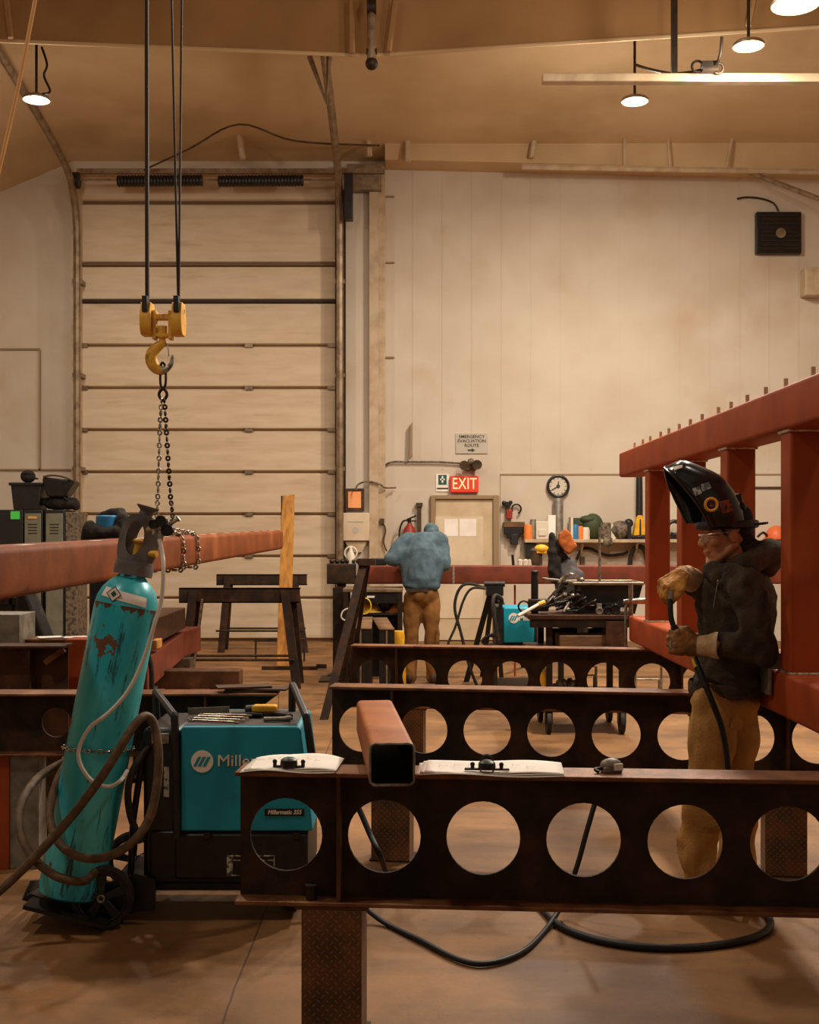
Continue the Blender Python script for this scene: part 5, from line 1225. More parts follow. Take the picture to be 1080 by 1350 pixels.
# long timbers/tubes behind the cylinder
def longbar(label, pts4, dvec, mt, name='steel_tube', cat='steel tube'):
    mm = MB(); mm.pprism([P(*p_) for p_ in pts4], dvec); return solo(name, mm, mt, label, cat, bev=.01)
m = MB()
def bar3(a, b, w_, h_, mt, label, name='steel_tube', cat='steel tube'):
    a = V(*a); b = V(*b); d = (b-a); L_ = d.length; yv = d.normalized(); xv = yv.cross(V(0,0,1)).normalized(); zv = xv.cross(yv)
    R = Matrix((xv, yv, zv)).transposed(); mm = MB(); mm.obox((a+b)/2, (w_, L_, h_), R); return solo(name, mm, mt, label, cat, bev=.008)
e = P(243,812,11.6); bar3((P(150,0,8.3).x, 8.3, .86), (e.x-.12, 11.6, .80), .26, .2, 'rust_plate', 'topmost long brown tube of the stack right of the turquoise cylinder')
bar3((P(150,0,8.9).x+.12, 8.9, .56), (P(232,0,11.4).x-.06, 11.4, .55), .26, .24, 'primer_dark', 'lower long reddish tube of the stack right of the turquoise cylinder')
bar3((P(225,0,11.7).x, 11.1, .54), (P(243,0,11.7).x-.03, 12.3, .54), .18, .25, 'primer_dark', 'short reddish tube at the right end of the tube stack')
m = MB(); c = P(206,848,9.6); m.box(c.x-.07,c.x+.07,9.3,9.5,c.z-.02,c.z+.05); solo('wood_block', m, 'wood_block', 'small bright wooden block lying on the lower tube of the stack', 'wood block', bev=.005)
m = MB(); m.box(P(170,0,9.4).x, P(215,0,9.4).x, 9.0, 9.2, 0, .44); solo('timber_crib', m, 'timber_dark', 'dark timber crib under the tube stack beside the cylinder', 'timber')
m = MB(); m.box(P(205,0,11).x, P(240,0,11).x, 11.4, 11.6, 0, .42); solo('timber_crib', m, 'timber_dark', 'dark timber crib under the far end of the tube stack', 'timber')
m = MB(); a = P(190,884,9.9); b_ = P(316,905,9.9); m.box(a.x-.5,b_.x,9.9,10.1,P(0,905,9.9).z-.02,a.z); o = solo('rusty_channel', m, 'rust_plate', 'dark flat steel channel lying on blocks in front of the near sawhorse', 'channel', bev=.01)
m = MB(); m.box(a.x-.3,a.x-.1,9.9,10.1,0,P(0,905,9.9).z-.02); m.box(b_.x-.25,b_.x-.05,9.92,10.08,0,P(0,905,9.9).z-.02); solo('timber_crib', m, 'timber_dark', 'dark timber blocks under the flat channel near the sawhorse', 'timber')
m = MB(); a=P(175,905,7.8); m.box(a.x, P(318,0,7.8).x, 7.8, 8.5, .0, .10); m.box(a.x, P(318,0,7.8).x, 7.8, 7.82, .1, .26); solo('floor_plate', m, 'dark_steel', 'low dark steel piece on the floor behind the girder and machine', 'steel piece', bev=.004)
# coil of dark cable hanging at stack
hose('dark cable loop hanging off the tube stack right of the cylinder', [(188,840,8.2),(196,865,8.2),(200,890,8.2),(200,960,8.2),fl(206,1012)], .018, 'black_rubber')

# ---- sawhorses
def sawhorse(label, px0, px1, D, ztop_, hbar, legs, crossz, mt='dark_steel'):
    x0 = P(px0,0,D).x; x1 = P(px1,0,D).x
    t = thing('steel_sawhorse', label, 'sawhorse', ((x0+x1)/2, D, 0), 0, 'steel sawhorses before the overhead door')
    m = MB(); m.box(x0, x1, D-.05, D-.035, ztop_-hbar, ztop_); m.box(x0, x1, D-.05, D+.05, ztop_-.014, ztop_); m.box(x0, x1, D-.05, D+.05, ztop_-hbar, ztop_-hbar+.014); mesh('top_beam', m, 'rust_beam', t)
    for (u0, u1, dy) in legs:
        a = V(P(u0,0,D).x, D+ (.02 if dy > 0 else -.06), ztop_-.02); b_ = V(P(u1,0,D+dy).x, D+dy, .0)
        m = MB(); d = (b_-a); m.pprism([a+V(-.045,0,0), a+V(.045,0,0), b_+V(.045,0,0), b_+V(-.045,0,0)], (0,.05,0)); mesh('leg', m, 'rust_beam', t)
    for dy in (-.22, .22):
        m = MB(); m.cyl((x0+.02, D+dy, crossz), (x1-.04, D+dy, crossz), .014, n=8); mesh('cross_bar', m, 'rust_beam', t)
    return t
sawhorse('rusty steel sawhorse nearer the viewer, its two front legs splayed outward', 237, 396, 12.7, 1.045, .16, [(256,240,-.25),(264,248,.25),(376,391,-.25),(384,395,.25)], .3)
sawhorse('rusty steel sawhorse farther back, right against the overhead door', 286, 405, 16.5, 1.065, .15, [(301,291,-.2),(303,296,.25),(388,402,-.2),(386,400,.25)], .3)
t = thing('leaning_board', 'tall orange-brown board standing upright behind the near sawhorse', 'board', (P(376,0,14.6).x, 14.6, 0))
m = MB(); a = P(370,653,14.7); b_ = P(383.5,820,14.5); m.pprism([V(a.x,14.9,a.z), V(b_.x+.008,14.9,a.z+.02), V(b_.x,14.4,0), V(a.x-.02,14.4,0)], (0,.03,0)); mesh('plank', m, 'wood_board', t, bev=.004)
m = MB(); m.box(a.x-.012, a.x+.002, 14.86, 14.9, a.z-.75, a.z); mesh('dark_edge', m, 'dark_steel', t)
m = MB(); a = P(380,0,13.8).x; m.box(P(335,0,15.2).x, P(402,0,15.2).x, 15.2, 15.24, .25, .29); m.box(P(336,0,15.2).x, P(338,0,15.2).x, 15.2, 15.24, 0, .25); m.box(P(400,0,15.2).x, P(402,0,15.2).x, 15.2, 15.24, 0, .25); solo('low_stand', m, 'rust_beam', 'low thin steel stand on the floor between the two sawhorses', 'stand')
m = MB(); m.box(P(345,0,14.2).x, P(418,0,14.2).x, 14.2, 14.3, 0, .04); m.obox((P(418,0,14.2).x+.05,14.25,.04),(.12,.05,.05)); solo('floor_bar', m, 'rust_beam', 'long thin bar lying on the floor behind the near sawhorse', 'bar')
m = MB(); a = P(264,790,12.3); m.cyl(a+V(.02,0,0), V(P(252,0,12.4).x,12.4,.0)+V(0,0,.02), .012, n=8); solo('leaning_rod', m, 'zinc', 'thin pale rod leaning on the left legs of the near sawhorse', 'rod')

# ================================================================== BACKGROUND FURNITURE
# ---- lockers and bags at far left
LK = 16.0
def locker(px0, px1, mt, label, tag_=None):
    a = P(px0, 672, LK); b_ = P(px1, 672, LK); t = thing('metal_locker', label, 'locker', ((a.x+b_.x)/2, LK+.2, 0), 0, 'lockers along the back wall')
    m = MB(); m.box(a.x, b_.x, LK, LK+.5, 0, a.z); mesh('body', m, 'locker_black', t, bev=.01)
    m = MB(); m.box(a.x+.02, b_.x-.02, LK-.015, LK, .06, a.z-.05); mesh('door', m, mt, t, bev=.004)
    m = MB()
    for k in range(4): m.box((a.x+b_.x)/2-.06, (a.x+b_.x)/2+.06, LK-.02, LK-.014, a.z-.2-.04*k, a.z-.19-.04*k)
    mesh('vent_slots', m, 'locker_black', t)
    m = MB(); m.box(b_.x-.05, b_.x-.03, LK-.03, LK-.014, 1.0, 1.14); mesh('handle', m, 'dark_steel', t)
    if tag_: m = MB(); m.box((a.x+b_.x)/2-.06, (a.x+b_.x)/2+.06, LK-.022, LK-.015, a.z-.12, a.z-.09); mesh('name_tag', m, tag_, t)
    return t
locker(-40, 30, 'locker_black', 'black locker with a bright green paper, at the left edge')
locker(31, 56, 'locker_grey', 'grey-green locker with a small name tag, next to the black locker', 'hook_yellow')
locker(59, 85, 'locker_grey', 'plain grey-green locker, second right of the black locker')
m = MB(); a = P(86, 675, LK); m.box(a.x, P(102,0,LK).x, LK, LK+.5, 0, a.z); solo('narrow_cabinet', m, 'tin_mix', 'narrow brown cabinet right of the grey-green lockers by the door track', 'cabinet', bev=.01)
m = MB(); a = P(14,674,LK-.02); b_ = P(26,684.5,LK-.02); m.box(a.x, b_.x, LK-.024, LK-.018, b_.z, a.z); solo('green_note', m, 'green_paper', 'bright green paper note stuck on the black locker', 'note')
zl = P(0,672,LK).z
t = thing('storage_crate', 'black crate on top of the lockers, left of the hanging net bag', 'crate', (P(33,0,LK).x, LK+.2, zl))
m = MB(); x0 = P(13,0,LK).x; x1_ = P(54,0,LK).x; h_ = P(0,637,LK).z-zl
m.prism([(x0+.04,zl),(x1_-.04,zl),(x1_,zl+h_),(x0,zl+h_)], 'xz', LK+.02, LK+.4); mesh('bin', m, 'black_plastic', t, bev=.01)
m = MB(); m.box(x0-.02, x1_+.02, LK, LK+.42, zl+h_-.03, zl+h_+.01); mesh('rim', m, 'black_plastic', t, bev=.008)
m = MB(); c = P(37,634,LK+.2); m.ball(c, (.1,.1,.09)); m.torus(c+V(0,-.02,.02), .07, .022, (0,.3,1), 16, 6); m.obox(c+V(.08,-.02,-.03), (.1,.1,.02)); 
zc2 = zl+h_+.01; dz = min(p.z for p in m.v)
for p in m.v: p.z += zc2-dz
solo('baseball_cap', m, 'dark_cloth', 'black cap lying in the crate on the lockers', 'cap')
def softbag(name, prims, mt, label, cat, vox=.02, disp=.03):
    t = thing(name, label, cat, V(*prims[0][0])); m = MB()
    for c, r_ in prims: m.ball(V(*c), r_)
    o = blob('bag_body' if cat == 'bag' else 'cloth', m, mt, t, vox, 3, disp, 5.0); return t
c = P(76,0,LK).x
t = thing('duffel_bag', 'black duffel bag heaped on the lockers under the net bag', 'bag', (c, LK+.2, zl))
m = MB(); m.ball((c-.06,LK+.2,zl+.1),(.22,.16,.10)); m.ball((c+.1,LK+.2,zl+.09),(.16,.14,.09)); m.caps((c-.1,LK+.2,zl+.06),.06,(c+.2,LK+.2,zl+.06),.06); blob('bag_body', m, 'dark_cloth', t, .02, 3, .03, 6)
m = MB(); m.path([V(c-.15,LK+.08,zl+.12), V(c-.02,LK+.04,zl+.22), V(c+.12,LK+.08,zl+.12)], .012, 6, smooth=5); mesh('strap', m, 'black_plastic', t)
t = thing('net_basket', 'dark net basket with raised rim tilted on top of the black duffel bag', 'basket', (c, LK+.15, zl+.2))
m = MB(); x0, x1_ = P(57,0,LK).x, P(98,0,LK).x
m.prism([(x0+.05, zl+.17),(x1_-.14, zl+.17),(x1_, zl+.37),(x1_-.06,zl+.40),(x0-.0,zl+.44),(x0-.02,zl+.40)], 'xz', LK+.0, LK+.34); mesh('basket', m, 'black_metal', t, bev=.02)
m = MB(); m.path([V(x0,LK,zl+.44), V(x0+.12,LK,zl+.46), V(x1_-.15,LK,zl+.44), V(x1_,LK,zl+.38)], .014, 6, smooth=4); mesh('rim', m, 'timber_dark', t)
# ---- second cylinder behind the tube, with bag over its top
t = thing('blue_gas_cylinder', 'dark blue gas cylinder standing behind the turquoise one, below the hanging tube', 'gas cylinder', (P(141,0,8.3).x, 8.3, 0))
c = V(P(141,0,8.3).x, 8.3, 0); m = MB(); m.rev([(0,0),(.11,0),(.118,.03),(.118,1.28),(.1,1.38),(.05,1.44),(.045,1.62),(0,1.62)], c, (0,0,1), 28); mesh('body', m, 'cap_navy', t)
m = MB(); m.cyl(c+V(0,0,1.56), c+V(0,0,1.74), .075, n=20); mesh('blue_cap', m, 'blue_plastic', t, bev=.01)
t = thing('black_jacket', 'black cloth bag draped over the blue-capped cylinder behind the brown tube', 'bag', c+V(0,0,1.6))
m = MB()
m.torus(c+V(0,.06,1.62), .13, .05, (0,0,1), 18, 8, a0=-.2, a1=PI+.2); m.ball(c+V(-.12,.0,1.62),(.06,.08,.09)); m.ball(c+V(.1,0.02,1.66),(.05,.08,.12)); m.caps(c+V(-.05,.09,1.74),.04,c+V(.07,.08,1.76),.045)
blob('cloth', m, 'dark_cloth', t, .014, 3, .02, 9)

# ---- long red tube across the back
TY = 13.5
t = thing('long_red_tube', 'very long dark red square tube lying across the back behind the workers', 'steel tube', (P(760,0,TY).x, TY, 1.05))
a = P(471, 745.5, TY); z1 = a.z; z0 = P(0,770,TY).z; xe = 8.2
m = MB(); m.tube_rect(xe-a.x, .2, z1-z0, .01, .02, 0, 1); m.v = [V(a.x+p.y, TY+.1-p.x, z0+p.z) for p in m.v]; mesh('tube', m, ['primer_dark','tube_inside'], t, fix=False)
m = MB()
for px in (472, 598): x = P(px,0,TY).x; m.box(x-.012, x+.012, TY-.004, TY, z0+.01, z1-.01)
mesh('weld_band', m, 'weld_bead', t)
t = thing('dark_tube_offcut', 'short dark steel tube clamped at the left end of the long red tube', 'steel tube', (P(452,0,TY).x, TY, z0))
m = MB(); x0 = P(431,0,TY).x; m.tube_rect(a.x-x0-.02, .22, z1-z0+.02, .01, .02, 0, 1); m.v = [V(x0+p.y, TY+.1-p.x, z0+p.z) for p in m.v]; mesh('tube', m, ['rust_beam','tube_inside'], t, fix=False)
m = MB()
for i in range(6): x = x0+.05+i*.06; m.ball((x, TY+.1, z1+.045), (.03,.05,.03), nu=8, nv=6)
solo('clamp_row', m, 'dark_steel', 'row of small dark clamps on the short dark tube left of the stooping worker', 'clamps')['kind'] = 'stuff'
m = MB(); c = P(499,741,TY-.02); m.box(P(488,0,TY).x, P(510,0,TY).x, TY+.02, TY+.14, z1, z1+.08); solo('black_box', m, 'black_plastic', 'small black box standing on the long red tube beside the stooping worker', 'box', bev=.01)
m = MB(); c = P(462,735,TY); m.rev([(0,0),(.04,0),(.045,.1),(.02,.15),(.015,.19),(0,.2)], (c.x,TY+.1,z1+.02), (0,0,1), 12); m.torus((c.x,TY+.1,z1+.14),.07,.01,(0,1,0),14,6); solo('glass_bottle', m, 'brush_white', 'pale bottle with a wire handle at the left end of the red tube', 'bottle')
for px in (450, 950, 1150):
    x = P(px, 0, TY).x
    m = MB(); m.box(x-.05,x+.05,TY+.03,TY+.13,0,z0); m.box(x-.16,x+.16,TY-.08,TY+.24,0,.02); solo('tube_stand', m, 'dark_steel', {450:'dark upright stand under the left end of the long red tube',950:'dark stand under the long red tube behind the welder',1150:'dark stand under the long red tube beyond the right edge'}[px], 'stand', 'stands under the long red tube', bev=.004)
# ---- workbench of the stooping worker
BY = 12.85
t = thing('workbench', 'dark steel workbench beside the stooping worker with a shelf of helmets', 'workbench', (P(488,0,BY).x, BY+.3, 0))
zb_ = 1.03; x0, x1_ = P(452,0,BY).x, P(531,0,BY).x
m = MB(); m.box(x0, x1_, BY, BY+.6, zb_-.04, zb_); mesh('top', m, 'steel_rail', t, bev=.006)
m = MB(); m.box(P(478,0,BY).x, x1_-.01, BY+.02, BY+.5, zb_-.16, zb_-.041); mesh('drawer', m, 'black_metal', t)
m = MB(); m.box(P(484,0,BY).x, P(494,0,BY).x, BY+.012, BY+.02, zb_-.10, zb_-.08); mesh('drawer_label', m, 'paper', t)
for x, y in ((x0+.03,BY+.03),(x1_-.03,BY+.03),(x0+.03,BY+.55),(x1_-.03,BY+.55)):
    m = MB(); m.box(x-.025,x+.025,y-.025,y+.025,0,zb_-.04); mesh('leg', m, 'dark_steel', t)
m = MB(); m.box(x0+.02, x1_-.02, BY+.06, BY+.56, .74, .765); mesh('lower_shelf', m, 'dark_steel', t)
m = MB(); m.box(x0+.02, x1_-.02, BY+.55, BY+.57, .02, .74); mesh('back_panel', m, 'black_metal', t)
def hat(px, py, D, r_, mt, label, zf):
    c = V(P(px,0,D).x, D, zf); m = MB(); m.rev([(r_,0),(r_*.98,r_*.35),(r_*.75,r_*.72),(r_*.35,r_*.95),(0,r_)], c, (0,0,1), 18); m.rev([(r_*1.2,0),(r_*1.18,.012),(r_*.9,.015),(r_*.9,0)], c, (0,0,1), 18); return solo('hard_hat', m, mt, label, 'hard hat', 'hats on the workbench shelf')
hat(489, 0, BY+.2, .115, 'hook_yellow', 'larger dirty yellow hard hat on the workbench shelf', .765)
hat(474, 0, BY+.35, .09, 'yellow_paint', 'smaller yellow hard hat on the workbench shelf behind the wire ring', .765)
hat(523, 0, BY+.25, .125, 'orange_plastic', 'bright orange hard hat on the workbench shelf next to the worker', .765)
m = MB(); c = P(509,0,BY+.2); m.ball((c.x,BY+.2,.765+.09),(.09,.09,.09)); solo('black_helmet', m, 'black_plastic', 'black round helmet between the yellow and orange hats', 'helmet')
m = MB(); c = P(480, 799, BY-.12); m.torus((c.x,BY-.1,c.z), .075, .006, (0.1,1,0), 30, 6, sy=1.15); 
m.path([V(c.x,BY-.1,c.z+.085), V(c.x-.02,BY-.02,c.z+.10), V(c.x-.04,BY+.05,.78)], .006, 6, smooth=3); solo('yellow_wire', m, 'hi_yellow', 'thin pale yellow wire ring hanging off the workbench shelf', 'wire')
m = MB(); m.path([P(459,802,BY-.06), P(452,806,BY-.06), P(450,814,BY-.06), P(455,818,BY-.03)], .009, 6, smooth=4); m.path([P(455,818,BY-.03), V(x0+.04,BY+.0,P(0,818,BY).z)], .009, 6); solo('yellow_wire', m, 'brush_white', 'short pale curved wire at the left leg of the workbench', 'wire')
for (u0, u1, v0, v1, lab) in ((461, 490, 812, 828, 'wider dark bin with a tilted brown lid in front of the workbench'), (500, 520, 813, 829, 'narrower dark bin with a tilted brown lid in front of the workbench')):
    D = 12.0; t = thing('lidded_bin', lab, 'bin', (P((u0+u1)/2,0,D).x, D+.15, 0), 0, 'lidded bins before the workbench')
    a = P(u0, v1, D); b_ = P(u1, v0, D+.35)
    m = MB(); m.box(a.x, P(u1,0,D).x, D+.01, D+.34, 0, a.z-.01); mesh('body', m, 'black_metal', t)
    m = MB(); dxs = .05 if u0 < 480 else -.08; m.add([V(a.x,D,a.z), V(P(u1,0,D).x,D,a.z), V(P(u1,0,D).x+(0 if u0<480 else dxs),D+.35,a.z+.09), V(a.x+dxs,D+.35,a.z+.09)], [(0,1,2,3)])
    o = mesh('lid', m, 'rust_flange' if False else 'wood_old', t); s_ = o.modifiers.new('s','SOLIDIFY'); s_.thickness = .015
    m = MB(); m.box((a.x+P(u1,0,D).x)/2-.008, (a.x+P(u1,0,D).x)/2+.008, D-.002, D+.01, .02, a.z-.02); mesh('front_seam', m, 'steel_rail', t)
m = MB(); c = P(525,0,12.4); m.rev([(0,0),(.05,0),(.07,.3),(.06,.36),(0,.36)], (c.x,12.4,.25), (0,0,1), 14); m.box(c.x-.08,c.x+.08,12.3,12.5,0,.25); solo('yellow_jug', m, 'yellow_paint', 'yellow jug standing low between the legs of the stooping worker', 'jug')
# ---- leaning A-frame stand
t = thing('a_frame_stand', 'tall dark steel A-frame stand left of the workbench', 'stand', P(460,950,10.4)*1)
t.location = (P(455,0,10.8).x, 10.8, 0)
def flatleg(a, b, w_, parent, mt='rust_beam', name='leg'):
    m = MB(); m.pprism([a+V(-w_/2,0,0), a+V(w_/2,0,0), b+V(w_/2,0,0), b+V(-w_/2,0,0)], (0,.05,0)); return mesh(name, m, mt, parent)
def fp(px, py): D = F*EYE/(py-HOR); return P(px, py, D)
flatleg(P(481,737,10.9), fp(427,949), .075, t); flatleg(P(484,737,10.95), fp(447,925), .04, t); flatleg(P(486,740,11.0), fp(460,915), .04, t)
m = MB(); c = P(482,738,10.9); m.box(c.x-.07,c.x+.09,10.85,11.08,c.z-.05,c.z+.01); mesh('head_plate', m, 'rust_beam', t)
# upright post stand at the left end of the tube
m = MB(); x = P(446,0,13.2).x; m.box(x-.06,x+.06,13.2,13.3,0,P(0,775,13.2).z); m.box(x-.2,x+.2,13.0,13.5,0,.02); solo('upright_post', m, 'dark_steel', 'dark upright post left of the workbench below the tube end', 'post')
# ---- tripod
t = thing('tripod_stand', 'black tripod roller stand beneath the long red tube, right of the worker', 'tripod', (P(650,0,12.7).x, 12.7, 0))
top = P(652, 775, 12.7)
for (px, py, w_) in ((619,899,.06),(640,892,.05),(662,903,.045),(690,880,.045)):
    flatleg(V(top.x+(px-652)*.0008,12.7,top.z), fp(px-4 if px < 650 else px, py), w_, t, 'black_metal')
m = MB(); m.box(top.x-.09, top.x+.09, 12.62, 12.78, top.z-.08, top.z+.02); m.cyl((top.x-.11,12.7,top.z+.04),(top.x+.11,12.7,top.z+.04), .03, n=12); mesh('head', m, 'black_metal', t)
m = MB(); m.path([V(top.x,12.7,top.z-.1), V(top.x+.1,12.65,top.z-.2), V(top.x+.22,12.6,top.z-.32)], .02, 6); mesh('crank', m, 'black_metal', t)
rod('torch_hose', [(640,775,12.5),(622,770,12.5),(610,772,12.5),(602,785,12.5),(600,805,12.5),(608,835,12.5),(618,875,12.5),(630,907,12.5)], .016, 'black_rubber', 'dark hose drooping from the tripod head down to the floor', 'hose', smooth=6)
rod('torch_hose', [(640,776,12.4),(622,776,12.4),(611,792,12.4),(601,825,12.4),(590,852,12.4),(582,895,12.4),(575,908,12.4)], .013, 'black_rubber', 'thinner dark hose crossing the first one left of the tripod', 'hose', smooth=6)
# ---- small teal machine
SYM = 11.6; t = thing('small_welding_machine', 'small teal and black welding machine left of the tool table', 'welding machine', (P(682,0,SYM).x, SYM+.2, .5))
a = P(664, 801, SYM); b_ = P(705, 848, SYM)
m = MB(); m.box(a.x, b_.x, SYM, SYM+.5, b_.z, a.z); mesh('teal_case', m, 'miller_teal', t, bev=.015)
m = MB(); m.box(a.x-.07, a.x-.002, SYM+.01, SYM+.5, b_.z-.02, a.z+.01); m.box(b_.x+.002, b_.x+.03, SYM+.01, SYM+.5, b_.z-.02, a.z+.01); mesh('end_panel', m, 'black_plastic', t, bev=.01)
m = MB(); m.box(a.x-.07, b_.x+.04, SYM+.0, SYM+.52, b_.z-.05, b_.z-.02); mesh('base', m, 'black_metal', t)
c = P(677.5, 815, SYM-.004); m = MB(); m.cyl(c, c+V(0,.005,0), .05, n=28); mesh('logo_disc', m, 'white_print', t)
for i in range(3):
    u = -.031+.022*i; m = MB(); m.prism([(c.x+u-.014,c.z-.024),(c.x+u,c.z-.024),(c.x+u+.026,c.z+.024),(c.x+u+.012,c.z+.024)], 'xz', c.y-.002, c.y); mesh('logo_bar', m, 'miller_teal', t)
text('lettering', 'Miller', .075, 'white_print', t, Matrix.Translation(P(684,815,SYM-.004)) @ Matrix.Rotation(PI/2, 4, 'X'), align='LEFT', bold=.002)
t = thing('utility_cart', 'dark cart frame carrying the small teal welding machine', 'cart', (P(682,0,SYM).x, SYM+.2, 0))
zb2 = b_.z-.05; m = MB(); m.box(a.x-.1,b_.x+.1,SYM-.04,SYM+.6,zb2-.04,zb2); m.box(a.x-.1,b_.x+.1,SYM-.04,SYM+.6,.12,.15); mesh('shelf', m, 'dark_steel', t)
for x in (a.x-.08, b_.x+.08):
    for y in (SYM-.02, SYM+.56):
        m = MB(); m.box(x-.018,x+.018,y-.018,y+.018,.1,zb2-.04); mesh('leg', m, 'dark_steel', t)
        m = MB(); m.cyl((x-.02,y,.06),(x+.02,y,.06), .06, n=18); mesh('caster_wheel', m, 'black_rubber', t)
m = MB(); m.path([P(657,845,SYM-.1), P(650,800,SYM-.1), P(653,785,SYM-.05), P(662,790,SYM)], .02, 6, smooth=4); m.path([P(662,790,SYM), V(a.x-.03,SYM+.02,a.z+.005)], .02, 6); solo('machine_cable', m, 'black_rubber', 'thick black cable over the left side of the small teal machine', 'cable')
rod('cable_coil', [(643,852,12),(636,845,12),(645,838,12),(655,842,12),(652,852,12),(641,850,12),(640,842,12),(650,836,12)], .015, 'black_rubber', 'small loose cable coil left of the small teal machine', 'cable', smooth=5)
# ---- tool table
QY = 9.6; zt_ = P(0, 811, QY).z
t = thing('tool_table', 'low rolling steel table heaped with tools in front of the long red tube', 'table', (P(770,0,QY).x, QY+.35, 0))
x0, x1_ = P(697,0,QY).x, P(835,0,QY).x
m = MB(); m.box(x0, x1_, QY, QY+.75, zt_-.035, zt_); mesh('top', m, 'rust_plate', t, bev=.004)
m = MB(); m.box(x0+.01, x1_-.01, QY+.005, QY+.02, zt_-.10, zt_-.035); mesh('apron', m, 'dark_steel', t)
m = MB(); m.box(x0+.02, x1_-.02, QY+.02, QY+.70, .66, .68); mesh('middle_shelf', m, 'dark_steel', t)
m = MB(); m.box(x0+.02, x1_-.02, QY+.02, QY+.70, .28, .30); mesh('lower_shelf', m, 'dark_steel', t)
for px, y in ((725,QY+.05),(822,QY+.05),(725,QY+.66),(822,QY+.66)):
    x = P(px,0,QY).x; m = MB(); m.box(x-.025,x+.025,y-.025,y+.025,.20,zt_-.035); mesh('leg', m, 'dark_steel', t)
    m = MB(); m.box(x-.07,x+.05,y-.06,y+.06,.20,.222); m.box(x-.035,x-.028,y-.04,y+.04,.08,.2); m.box(x+.018,x+.025,y-.04,y+.04,.08,.2); fk = mesh('caster_fork', m, 'black_metal', t)
    m = MB(); m.cyl((x-.024,y,.095),(x+.014,y,.095), .095, n=24); mesh('caster_wheel', m, 'black_rubber', t, bev=.006)
x = P(815,0,QY).x; m = MB(); m.box(x-.1, x+.07, QY-.03, QY-.01, .62, zt_-.05); mesh('side_plate', m, 'rust_plate', t)
m = MB(); m.box(P(738,0,QY).x, P(812,0,QY).x, QY+.0, QY+.3, .68, P(0,838,QY).z); solo('wooden_tray', m, 'wood_old', 'flat brown tray on the middle shelf of the tool table', 'tray', bev=.006)
for i, (px, w_, h_, mt, lab) in enumerate(((776,.05,.17,'brush_white','crumpled white bag on the middle shelf of the tool table, left one'),(806,.04,.14,'grey_metal','pale grey rag on the middle shelf of the tool table, right one'))):
    tt = thing('shop_rag', lab, 'rag', V(P(px,0,QY).x, QY+.35, .68)); m = MB(); c = V(P(px,0,QY).x, QY+.38, .68)
    m.caps(c+V(0,0,.05),.05,c+V(.02,0,h_),.035); m.ball(c+V(.05,0,.05),(.05,.05,.05)); blob('cloth', m, mt, tt, .012, 2, .03, 14)
for i, px in enumerate((742, 755, 768, 790, 800)):
    m = MB(); c = V(P(px,0,QY).x, QY+.45, .68); m.box(c.x-.045,c.x+.045,c.y-.05,c.y+.05,.681,.82+.02*(i%3)); solo('tool_case', m, 'black_metal', 'dark boxy tool case on the tool table middle shelf, %s from the left' % ('first','second','third','fourth','fifth')[i], 'tool case', 'cases on the tool table shelf', bev=.006)
m = MB(); c = V(P(722,0,QY).x, QY+.2, .30); m.rev([(0,0),(.05,0),(.06,.16),(.04,.2),(0,.2)], c, (0,0,1), 14); solo('yellow_bottle', m, 'yellow_paint', 'small yellow bottle on the bottom shelf of the tool table', 'bottle')
m = MB()
for i in range(26): m.ball((P(738+i*1.2,0,QY).x, QY+.15+random.random()*.3, .33+random.random()*.05), .028, nu=7, nv=5)
solo('scrap_heap', m, 'tin_mix', 'heap of small scrap on the bottom shelf of the tool table', 'scrap')['kind'] = 'stuff'
for (px0, px1, lab) in ((772, 786, 'bent bright pipe rack piece on the bottom shelf of the tool table, left one'), (838, 872, 'bent bright tube frame on the floor seen through the farthest girder')):
    m = MB(); D = QY+.3 if px0 < 800 else 11.0; zf = .30 if px0 < 800 else 0
    a = V(P(px0,0,D).x,D,zf+.012); b_ = V(P(px1,0,D).x,D,zf+.012); hh = .2 if px0 < 800 else .42
    m.path([a, a+V(0,0,hh), b_+V(0,0,hh), b_, ], .012, 6); m.path([a+V(0,.1,0), a+V(0,.1,hh*.6), b_+V(0,.1,hh*.6), b_+V(0,.1,0)], .012, 6); m.path([a+V(0,0,hh*.6), a+V(0,.1,hh*.6)], .012, 6); m.path([b_+V(0,0,hh*.6), b_+V(0,.1,hh*.6)], .012, 6)
    solo('bent_pipe_rack', m, 'zinc', lab, 'frame')
# big black bin on the table
t = thing('black_bin', 'long black open bin standing on the tool table', 'bin', (P(800,0,QY+.3).x, QY+.35, zt_))
ya, yb2 = QY+.12, QY+.60
A = [P(757,804,ya), P(846,804,ya)]; B = [P(765,769.5,ya), P(851,771,ya)]; C = [P(763,763.5,yb2), P(844,763.5,yb2)]
zt3 = B[0].z; xa, xb = P(757,0,ya).x, P(848,0,ya).x
m = MB(); ring0 = [(xa+.03,ya+.03,zt_),(xb-.06,ya+.03,zt_),(xb-.06,yb2-.03,zt_),(xa+.03,yb2-.03,zt_)]; ring1 = [(xa,ya,zt3),(xb,ya,zt3),(xb,yb2,zt3),(xa,yb2,zt3)]
i1 = [(xa+.02,ya+.02,zt3),(xb-.02,ya+.02,zt3),(xb-.02,yb2-.02,zt3),(xa+.02,yb2-.02,zt3)]; i0 = [(xa+.05,ya+.05,zt_+.02),(xb-.08,ya+.05,zt_+.02),(xb-.08,yb2-.05,zt_+.02),(xa+.05,yb2-.05,zt_+.02)]
m.add(ring0+ring1+i1+i0, [(0,1,2,3),(0,1,5,4),(1,2,6,5),(2,3,7,6),(3,0,4,7),(4,5,9,8),(5,6,10,9),(6,7,11,10),(7,4,8,11),(8,9,13,12),(9,10,14,13),(10,11,15,14),(11,8,12,15),(12,13,14,15)]); mesh('bin', m, 'black_metal', t)
